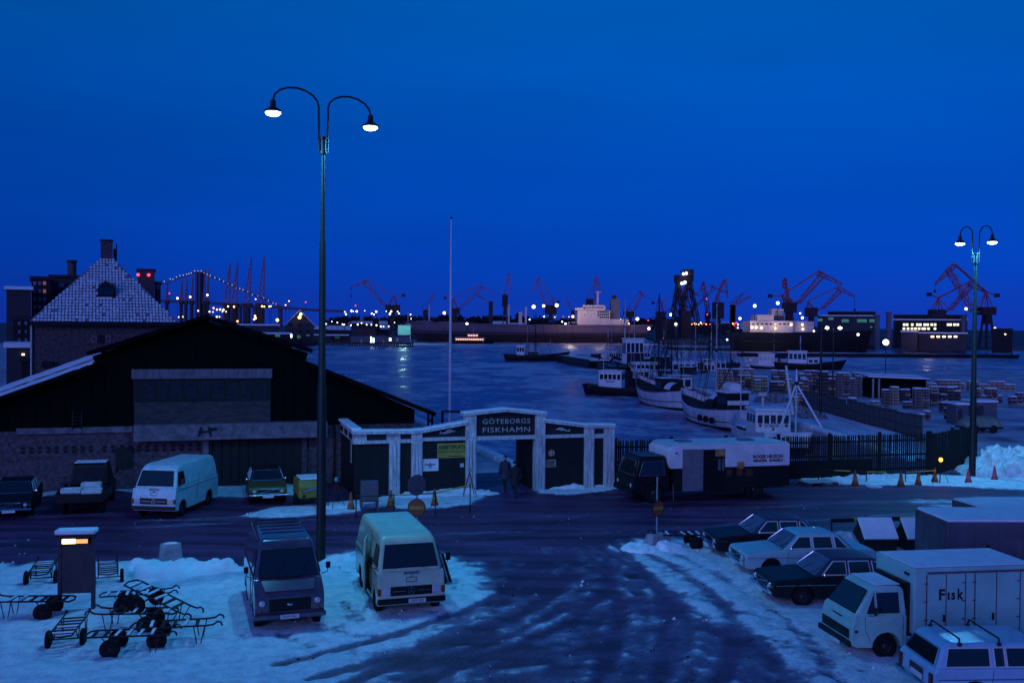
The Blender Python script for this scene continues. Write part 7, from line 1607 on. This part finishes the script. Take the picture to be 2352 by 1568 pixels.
# ---- far buildings
def block(label, zcv, x0, y0, x1, y1, d, depth, m, wins=(), wm=None, snow=True, name='far_building', cat='building', group='buildings on the far shore', base=None, gable=False, ground=None):
    zg = base if base is not None else -0.3; m0 = dp(*zcv((x0+x1)/2,y1), d); th = math.atan2(-m0.x, m0.y); pl = Plane((m0.x,m0.y), th)
    a = pl(*zcv(x0,y0)); c = pl(*zcv(x1,y0)); t = T(name, label, cat, (m0.x,m0.y,zg), th, group); w = (c[0]-a[0])/2; h = a[1]-zg
    MB().box(-w,w,0,depth,-0.3,h).obj('wall', m, t)
    if gable:
        r = gable; b = MB(); b.add([(-w,-0.02,h),(w,-0.02,h),(0,-0.02,h+r),(-w,depth,h),(w,depth,h),(0,depth,h+r)],[(0,1,2),(5,4,3),(0,2,5,3),(1,4,5,2)]); b.obj('gable', m, t)
        for s in (-1,1): b = MB(); b.slab([(0,-0.6,h+r+0.35),(s*(w+0.8),-0.6,h-0.05),(s*(w+0.8),depth+0.5,h-0.05),(0,depth+0.5,h+r+0.35)],0.3,(0,0,1)); b.obj('roof', SNOWD if snow else CRANED, t)
    else:
        MB().box(-w-0.3,w+0.3,-0.3,depth+0.3,h+0.003,h+0.5).obj('roof', SNOW if snow else CRANED, t)
    for wn in wins:
        (wx0,wy0,wx1,wy1) = wn[:4]; p = pl(*zcv(wx0,wy0)); q = pl(*zcv(wx1,wy1)); mm = wn[4] if len(wn) > 4 else (wm or GLASS)
        MB().box(p[0],q[0],-0.12,-0.005,q[1]-zg,p[1]-zg).obj('window', mm, t)
    return t
BD = mat('far_dark', (0.016,0.012,0.017), 0.9, var=0.2, scale=0.1); BM = mat('far_mid', (0.045,0.036,0.052), 0.9, var=0.2, scale=0.1); BG = mat('far_pale', (0.14,0.125,0.17), 0.85, var=0.15, scale=0.1); DIMW = mat('dim_window', (0.20,0.17,0.26), 0.4, var=0.25, scale=1.0); PNK = glow('pink_window', (0.45,0.16,0.25), 0.35); GRN = glow('green_window', (0.10,0.60,0.45), 0.22)
d = 165.0
block('low building with snowy roof left of the office block', ZA, 60,575,286,840, 150, 12, BM, snow=True, base=-0.1)
wins = [(305+c_*45,502+r_*73,333+c_*45,536+r_*73,(PNK if (c_==2 and r_<2) else DIMW)) for r_ in range(5) for c_ in range(3)] + [(440,505,452,535)]
block('dark office block with rows of pale windows left of the stone house', ZA, 290,482,470,835, 160, 14, BD, wins, snow=False, base=-0.1)
block('dark stepped office block behind the slope of the snowy tile roof', ZA, 462,465,720,835, 175, 16, BM, [(540,520,590,555,DIMW)], snow=False, base=-0.1)
t = T('factory_chimney', 'tall dark brick factory chimney left of the stone house', 'chimney', (*dp(*ZA(660,800),178).xy,-0.1), 0); zt = dp(*ZA(660,305),178).z; MB().tube((0,0,0),(0,0,zt),0.95,0.75,12).obj('stack', BRICK, t, smooth=True); MB().lathe([(0.9,zt-0.4),(0.9,zt+0.02)],12).obj('rim', BLACK, t)
t = block('square brick tower with two red lamps right of the stone house', ZA, 1262,402,1420,840, 260, 14, BM, snow=False, base=-0.1, name='brick_tower', cat='tower')
for s_ in (-1.95,0.66): MB().sphere((s_,-0.6,dp(*ZA(1273,443),260).z+0.1), 0.42, 8).obj('red_lamp', REDL, t)
block('lower dark tower joined to the brick tower with red lamps', ZA, 1421,520,1476,840, 262, 12, BD, [(1432,535,1465,545,DIMW),(1432,560,1465,570,DIMW)], snow=False, base=-0.1)
wl = [(165+c_*60,870+r_*78,190+c_*60,900+r_*78,DIMW) for r_ in range(3) for c_ in range(2)]
block('low apartment house with small windows at the left edge', ZA, 120,858,268,1095, 120, 10, BD, wl, snow=False, base=-0.1)
block('low sheds under snow beside the left wall of the stone house', ZA, 60,1110,272,1200, 105, 8, BM, [(200,1165,225,1190,WARM)], base=-0.1)
block('dark kiosk with an orange lamp at the left edge', ZA, 198,1240,272,1345, 96, 4, BD, [(210,1222,226,1238,ORG)], snow=False, base=-0.1, name='kiosk', cat='kiosk')
wins = [(510,888,545,915),(590,888,622,915),(668,888,700,915),(510,948,540,966),(592,948,618,966),(670,948,700,966),(588,995,622,1025,GRN),(670,992,700,1003,GRN)]
block('pale gabled quay house with small windows left of the street lamp', ZB, 482,905,738,1052, 400, 14, BM, wins, base=-0.3, gable=6.0, name='quay_house', cat='house')
block('long snow-roofed quay shed in front of the gabled quay house', ZB, 190,985,530,1040, 330, 16, BD, [(385,990,430,1010,GRN),(525,985,540,1018,CYN)], base=-0.3)
block('second snow-roofed shed behind the long quay shed', ZB, 20,905,420,960, 360, 20, BM, base=-0.3)
block('wharf shed with snowy roof and dim lit windows behind the street lamp', ZB, 745,998,1058,1055, 490, 12, BM, [(895,1005,1055,1045,BD),(935,1008,975,1028,GRN)], base=-0.3)
block('long low wharf wall on the timber pier', ZB, 1060,1000,1625,1070, 495, 6, BG, [(1260,1010,1272,1064,CYN),(1282,1022,1294,1064,CYN),(1432,1022,1450,1048,CYN),(1172,1040,1180,1062,GRN),(1375,1040,1382,1062,GRN),(1500,1025,1515,1050,GRN)], base=-1.0, snow=False)
pr = T('timber_pier', 'dark timber pier on many piles in front of the wharf sheds', 'pier', (*dp(*ZB(1200,1090),485).xy,WL), 0); x0 = dp(*ZB(700,1090),485).x-pr.location.x; x1 = dp(*ZB(1650,1090),485).x-pr.location.x
MB().box(x0,x1,-1.5,3,1.0,1.6).obj('deck', HBK, pr); pm = MB().box(-0.35,0.35,-0.35,0.35,-1,1.6).mesh('pile', HBK)
for i in range(46): inst('pile', pm, pr, (x0+(x1-x0)*i/45,-1.6,0), (0,0,0), (1,1,1+0.25*(i%5==0)))
block('green-lit hull side beside the tanker bow', ZB, 1512,905,1628,975, 560, 8, mat('green_lit_hull',(0.16,0.42,0.40),0.6,var=0.15,scale=0.05), snow=False, base=-0.3, name='dry_dock', cat='dock')  # the green light on this hull is put into its colour
wins = [(740,820,780,842,GRN),(825,812,865,830,GRN),(930,825,985,850,GRN),(1050,825,1125,850,GRN),(1145,825,1190,850,GRN),(1150,880,1168,892,GRN)]
block('long low terminal with green-lit windows beside the shipyard cranes', ZD, 738,800,1195,930, 520, 22, BM, wins, base=-0.3)
block('flat dark roof block on top of the long terminal', ZD, 820,772,1190,800, 545, 16, BD, base=2.0, snow=False)
L1 = [1417,1440,1480,1520,1543,1577,1600,1632,1658,1760,1780,1810,1835]; L2 = [1415,1447,1478,1505,1533,1562,1577,1607,1657]
WLIT = glow('lit_window', (1.0,0.94,0.66), 1.7)
wins = [(x-9,859,x+9,877,WLIT) for x in L1]+[(x-9,891,x+9,908,WLIT) for x in L2]
block('two-storey hall with two rows of bright windows on the right', ZD, 1330,832,1905,935, 470, 20, BD, wins, base=-0.3)
block('white container office in front of the brightly lit hall', ZD, 1393,924,1520,972, 430, 4, BM, base=-0.6)
block('low glazed pavilion with dim lamps beside the container office', ZD, 1530,935,1905,972, 432, 5, BM, [(1625+i*45,955,1650+i*45,968,WARM) for i in range(5)], base=-0.6)
block('dark roofline far behind the brightly lit hall', ZD, 1330,795,1900,830, 620, 20, BD, base=-0.3, snow=False)
block('dark shed at the right edge of the far shore', ZD, 2100,905,2260,1060, 400, 14, BD, [(2200,938,2212,947,WARM)], base=-0.6, snow=False)
for x, y0 in ((1205,800),(1295,778),(1880,800)):
    p = dp(*ZD(x,925), 455); t = T('quay_pylon', 'pale pylon at the quay, '+{1205:'end of the long terminal',1295:'between terminal and lit hall',1880:'right end of the lit hall'}[x], 'pylon', (p.x,p.y,-0.5), 0, 'pale quay pylons'); zt = dp(*ZD(x,y0),455).z+0.5
    MB().box(-0.9,0.9,-0.9,0.9,0,zt).obj('shaft', BG, t); MB().box(-1.3,1.3,-1.3,1.3,zt+0.002,zt+0.6).obj('head', BG, t)
# ---- hillside houses
rh = random.Random(11); hwm = [BM, BG, mat('house_red',(0.06,0.022,0.03),0.85,var=0.2,scale=0.2), BD]
HS = [0]
for i in range(64):
    px = rh.uniform(735,1190) if i < 44 else rh.uniform(1480,1760); dd = rh.uniform(700,1120) if i < 44 else rh.uniform(800,1000)
    p = dp(px, 784, dd); zg = land_at(px, dd); w = rh.uniform(4,9); h = rh.uniform(4,8); dpth = 8
    t = T('hillside_house', 'small '+('dark','pale','red','black')[i % 4]+' gabled house with '+('snowy' if i % 2 else 'dark')+' roof on the far hillside', 'house', (p.x,p.y,zg), rh.uniform(-0.5,0.5), 'small houses on the far hillside'); m = hwm[i % 4]
    MB().box(-w,w,-dpth/2,dpth/2,-1.5,h).obj('wall', m, t); r = rh.uniform(2.5,4)
    b = MB(); b.add([(-w-0.4,-dpth/2-0.4,h),(w+0.4,-dpth/2-0.4,h),(w+0.4,dpth/2+0.4,h),(-w-0.4,dpth/2+0.4,h),(-w-0.4,0,h+r),(w+0.4,0,h+r)],[(0,1,5,4),(2,3,4,5),(1,2,5),(3,0,4),(3,2,1,0)]); b.obj('roof', SNOWD if i % 2 else CRANED, t)
# ---- woods on the skyline
def wood(x0, x1, D, n, hmin, hmax, seed, sky=None):
    rw = random.Random(seed); b = MB()
    for i in range(n):
        px = rw.uniform(x0,x1); dd = D+rw.uniform(-60,120); p = dp(px,784,dd); zg = land_at(px,dd)-1; h = rw.uniform(hmin,hmax)
        for k in range(5):
            c = Vector((p.x+rw.uniform(-3,3),p.y+rw.uniform(-3,3),zg+h*rw.uniform(0.35,0.9))); r = h*rw.uniform(0.14,0.30)
            q = [c+Vector((rw.uniform(-1,1),rw.uniform(-1,1),rw.uniform(-0.9,0.9))).normalized()*r*rw.uniform(0.6,1.3) for _ in range(7)]
            b.add(q, [(0,1,2),(2,3,4),(4,5,6),(0,3,5),(1,4,6),(0,2,6)])
        b.bar((p.x,p.y,zg),(p.x,p.y,zg+h*0.6),0.5)
    o = b.obj('far_woods', mat('far_trees',(0.012,0.010,0.012),0.95,var=0.3,scale=0.2), kind='stuff'); tag(o, 'dark leafless trees along the skyline of the far shore', 'trees'); return o
wood(740,1560,1280,520,9,17,5)
# ---- lamps scattered over the far shore
_lm = {}
def far_lamp(zcv, x, y, d, gm, rpx, lab, group, pole=True):
    p = dp(*zcv(x,y), d); px = zcv(x,y)[0]; zg = min(max(land_at(px,d),-0.4), p.z-1.0); t = T('shore_lamp', lab, 'lamp', (p.x,p.y,zg), 0, group); r = rpx*0.80/_F*d
    k = (gm.name, round(r,2))
    if k not in _lm: _lm[k] = MB().sphere((0,0,0),r,8).mesh('lamp_globe', gm, True)
    inst('lamp_globe', _lm[k], t, (0,0,p.z-zg))
    if '_pole' not in _lm: _lm['_pole'] = MB().tube((0,0,0),(0,0,1),0.12,n=5).mesh('lamp_pole', IRON)
    inst('lamp_pole', _lm['_pole'], t, (0,0.3,0), (0,0,0), (1,1,max(0.5,p.z-zg-r*0.5))); return t
HL = 'small white lamp among the dark houses of the far hillside'
for x, y in ((1035,803),(1023,782),(1085,773),(1102,777),(1133,777),(1207,772),(1272,798),(1292,806),(1313,780),(1405,777),(1438,800),(1450,778),(1510,780),(1523,798),(852,893),(1003,896),(1018,898),(1178,885),(1143,898),(1268,900),(1315,905),(1355,915),(1380,917),(1427,915),(1628,806),(905,870),(955,880),(1080,905),(1225,900),(1480,880)):
    far_lamp(ZB, x, y, 590, WHT, rh.choice((1.4,1.8,2.3,2.8)), HL, 'white lamps on the far hillside')
QL = 'orange quay lamp among the tall lattice cranes'
for x, y in ((1820,772),(1925,780),(1957,783),(1962,747),(1993,762),(2022,760),(2053,763),(2043,780),(2077,780),(2095,732),(2150,735),(1992,828),(2017,828),(1642,830),(1680,827),(2182,868),(2408,730),(2428,733),(2475,733),(2490,730),(2335,850),(2343,820),(2350,840)): far_lamp(ZA, x, y, 505, WARM if x % 2 else ORG, rh.choice((1.8,2.4,2.8)), QL, 'orange lamps among the lattice cranes')
for x, y in ((1630,657),(1748,645),(1905,628)): far_lamp(ZA, x, y, 880, WHT, 3.0, 'high white floodlight in front of the suspension bridge', 'white floodlights before the bridge')
for x, y, z, lab in ((1557,612,ZA,'red lamp in front of the suspension bridge'),(665,693,ZB,'tiny red lamp in the sky above the gabled quay house'),(1123,725,ZB,'red lamp just left of the leftmost red dock crane'),(1668,860,ZC,'red lamp on the shore right of the tanker'),(2205,662,ZC,'upper red lamp beside the end-on crane by the gantry'),(2210,805,ZC,'lower red lamp beside the end-on crane by the gantry'),(1808,1027,ZC,'low red lamp by the far quay')): far_lamp(z, x, y, 690 if z is not ZA else 900, REDL, 2.0, lab, 'red warning lamps')
for x, y, z, gm, r, d_, lab in ((620,803,ZB,CYN,4.2,398,'bright white-green floodlight on the gabled quay house ridge'),(608,832,ZB,YLW,5.0,397,'yellow lamp under the floodlight of the gabled quay house'),(405,857,ZB,YLW,4.5,398,'yellow lamp left of the gabled quay house'),
    (1938,792,ZB,WARM,4.6,600,'bright warm floodlight beside the flagpole'),(2145,890,ZB,WHT,3.6,600,'white floodlight on the tanker side near the ferry'),(615,735,ZC,WARM,5.6,600,'brightest warm floodlight above the tanker, the one farthest left'),(708,727,ZC,WARM,4.4,600,'warm floodlight above the tanker, middle of the three bright ones'),(827,722,ZC,WARM,5.6,600,'brightest warm floodlight above the tanker, nearest the bridge'),
    (975,825,ZC,ORG,4.2,600,'orange floodlight left of the tanker bridge wing'),(1568,847,ZC,WARM,5.2,600,'bright warm floodlight at the tanker stern'),(1878,808,ZC,CYN,4.6,600,'cool white floodlight between the gantry legs'),(1922,895,ZC,WARM,4.4,600,'warm floodlight at the gantry foot'),(1675,935,ZC,WHT,4.4,560,'pale yellow floodlight low at the tanker stern'),(8,890,ZC,WHT,2.6,600,'small white lamp on the tanker foredeck'),(908,890,ZC,CYN,3.0,600,'greenish lamp on the tanker deck before the bridge'),
    (250,722,ZD,CYN,5.0,436,'bright white-green floodlight on the cargo ship stern mast'),(430,700,ZD,CYN,5.0,436,'bright cool floodlight above the striped funnel'),(135,820,ZD,WARM,4.2,438,'warm floodlight left of the cargo ship'),(622,815,ZD,WHT,4.0,438,'pale floodlight under the big wide-jibbed crane'),(605,780,ZD,CYN,2.6,438,'small cool lamp under the big wide-jibbed crane'),(1057,945,ZD,WHT,4.0,420,'white lamp at the cargo ship bow'),(1900,745,ZD,ORG,4.6,440,'orange lamp left of the rightmost crane cab'),(2125,898,ZD,WARM,3.8,430,'warm lamp at the shed on the right edge'),(35,985,ZD,WHT,2.8,430,'small white lamp behind the white cabin boat'),(712,918,ZD,WARM,3.0,430,'small warm lamp amidships of the cargo ship')):
    far_lamp(z, x, y, d_, gm, r*0.95, lab, 'floodlights along the far quay')
SL = 'small coloured lamp in the cluster behind the tanker'
for x, y in ((710,825),(810,830),(887,828),(940,828),(877,872),(578,852),(1592,912),(1580,980),(2070,895),(2090,885),(2105,893),(2130,897),(2160,893),(2180,885),(2200,895),(2235,897),(2100,898),(2150,880),(1490,890),(1415,850)): far_lamp(ZC, x, y, 690, *(lambda g: (g[0], rh.choice((1.4,1.8,2.2)), 'small '+g[1]+' lamp in the cluster behind the tanker'))(rh.choice(((ORG,'orange'),(WARM,'warm yellow'),(WHT,'white'),(REDL,'red'),(CYN,'greenish')))), 'small lamps behind the tanker')
for x, y, g_, n_ in ((80,860,ORG,'orange'),(97,857,REDL,'red'),(110,855,REDL,'red'),(120,868,WARM,'yellow'),(235,853,ORG,'orange'),(90,872,REDL,'red'),(118,893,WARM,'yellow'),(195,862,CYN,'greenish')): far_lamp(ZD, x, y, 445, g_, 2.0, 'small '+n_+' lamp in the cluster left of the cargo ship', 'small lamps left of the cargo ship')
for x, y, lab in ((512,683,'small orange lamp above the bridge ramp left of the street lamp'),(205,665,'small orange lamp beside the lattice crane nearest the street lamp'),(480,720,'small orange lamp between lattice crane and gabled quay house'),(1633,845,'small orange lamp over the tanker bow'),(1598,907,'small orange lamp on the green-lit dock')): far_lamp(ZB, x, y, 595, ORG, 1.9, lab, 'stray orange lamps')

# working light from the ships' own floodlights
for x, y, z, d_, w_ in ((960,800,ZC,608,5000),(1230,690,ZC,606,3000),(1560,830,ZC,612,2500),(230,830,ZD,428,900),(450,870,ZD,428,900),(1600,930,ZD,420,900),(1560,880,ZB,548,5000)):
    l_ = bpy.data.lights.new('flood_light','POINT'); l_.energy = w_; l_.color = (1.0,0.74,0.52) if z is not ZB else (0.5,1.0,0.8); l_.shadow_soft_size = 1.0
    lo = bpy.data.objects.new('flood_light', l_); C.objects.link(lo); lo.location = dp(*z(x,y), d_)

# =================================================================== SNOW CLODS AND GRIT
def clods(name, label, cat, m, pick, n, smin, smax, seed):
    rc = random.Random(seed); X, Y, S, Hh, R_ = (YARD[k] for k in 'xyshr'); ok = np.argwhere(pick(X, Y, S, R_)); b = MB()
    for _ in range(n):
        i, j = ok[rc.randrange(len(ok))]; c = Vector((X[i,j]+rc.uniform(-.1,.1), Y[i,j]+rc.uniform(-.1,.1), Hh[i,j])); s = smin+(smax-smin)*rc.random()**3
        P = [c+Vector((rc.uniform(-1,1)*s, rc.uniform(-1,1)*s, -0.3*s)) for _ in range(4)]
        a = [c+Vector((math.cos(k*1.57+rc.uniform(-.4,.4))*s*rc.uniform(.7,1.2), math.sin(k*1.57+rc.uniform(-.4,.4))*s*rc.uniform(.7,1.2), -0.01)) for k in range(4)]
        t_ = [c+Vector((math.cos(k*1.57+.5)*s*rc.uniform(.3,.7), math.sin(k*1.57+.5)*s*rc.uniform(.3,.7), s*rc.uniform(.5,1.0))) for k in range(4)]
        b.add(a+t_, [(0,1,5,4),(1,2,6,5),(2,3,7,6),(3,0,4,7),(4,5,6,7)])
    o = b.obj(name, m, kind='stuff'); tag(o, label, cat); return o
clods('snow_clods', 'loose snow clods scattered along the edges of the snow', 'snow', SNOW, lambda X,Y,S,R: (S > 0.35)&(S < 0.85)&(Y > 20)&(Y < 56)&(abs(X) < 30)&(R > -0.1)&(R < 0.05)&((Y < 35)|(S > 0.5)), 900, 0.015, 0.075, 1)
clods('snow_clods', 'dirty lumps of slush lying beside the wheel tracks', 'slush', SNOWD, lambda X,Y,S,R: (R < -0.15)&(Y > 20)&(Y < 50)&(abs(X) < 28), 260, 0.012, 0.05, 2)
clods('grit', 'dark grit and frozen mud on the roadway', 'grit', BLACK, lambda X,Y,S,R: (S > 0.15)&(S < 0.6)&(Y > 20)&(Y < 50)&(X > -12)&(X < 16), 350, 0.012, 0.05, 3)
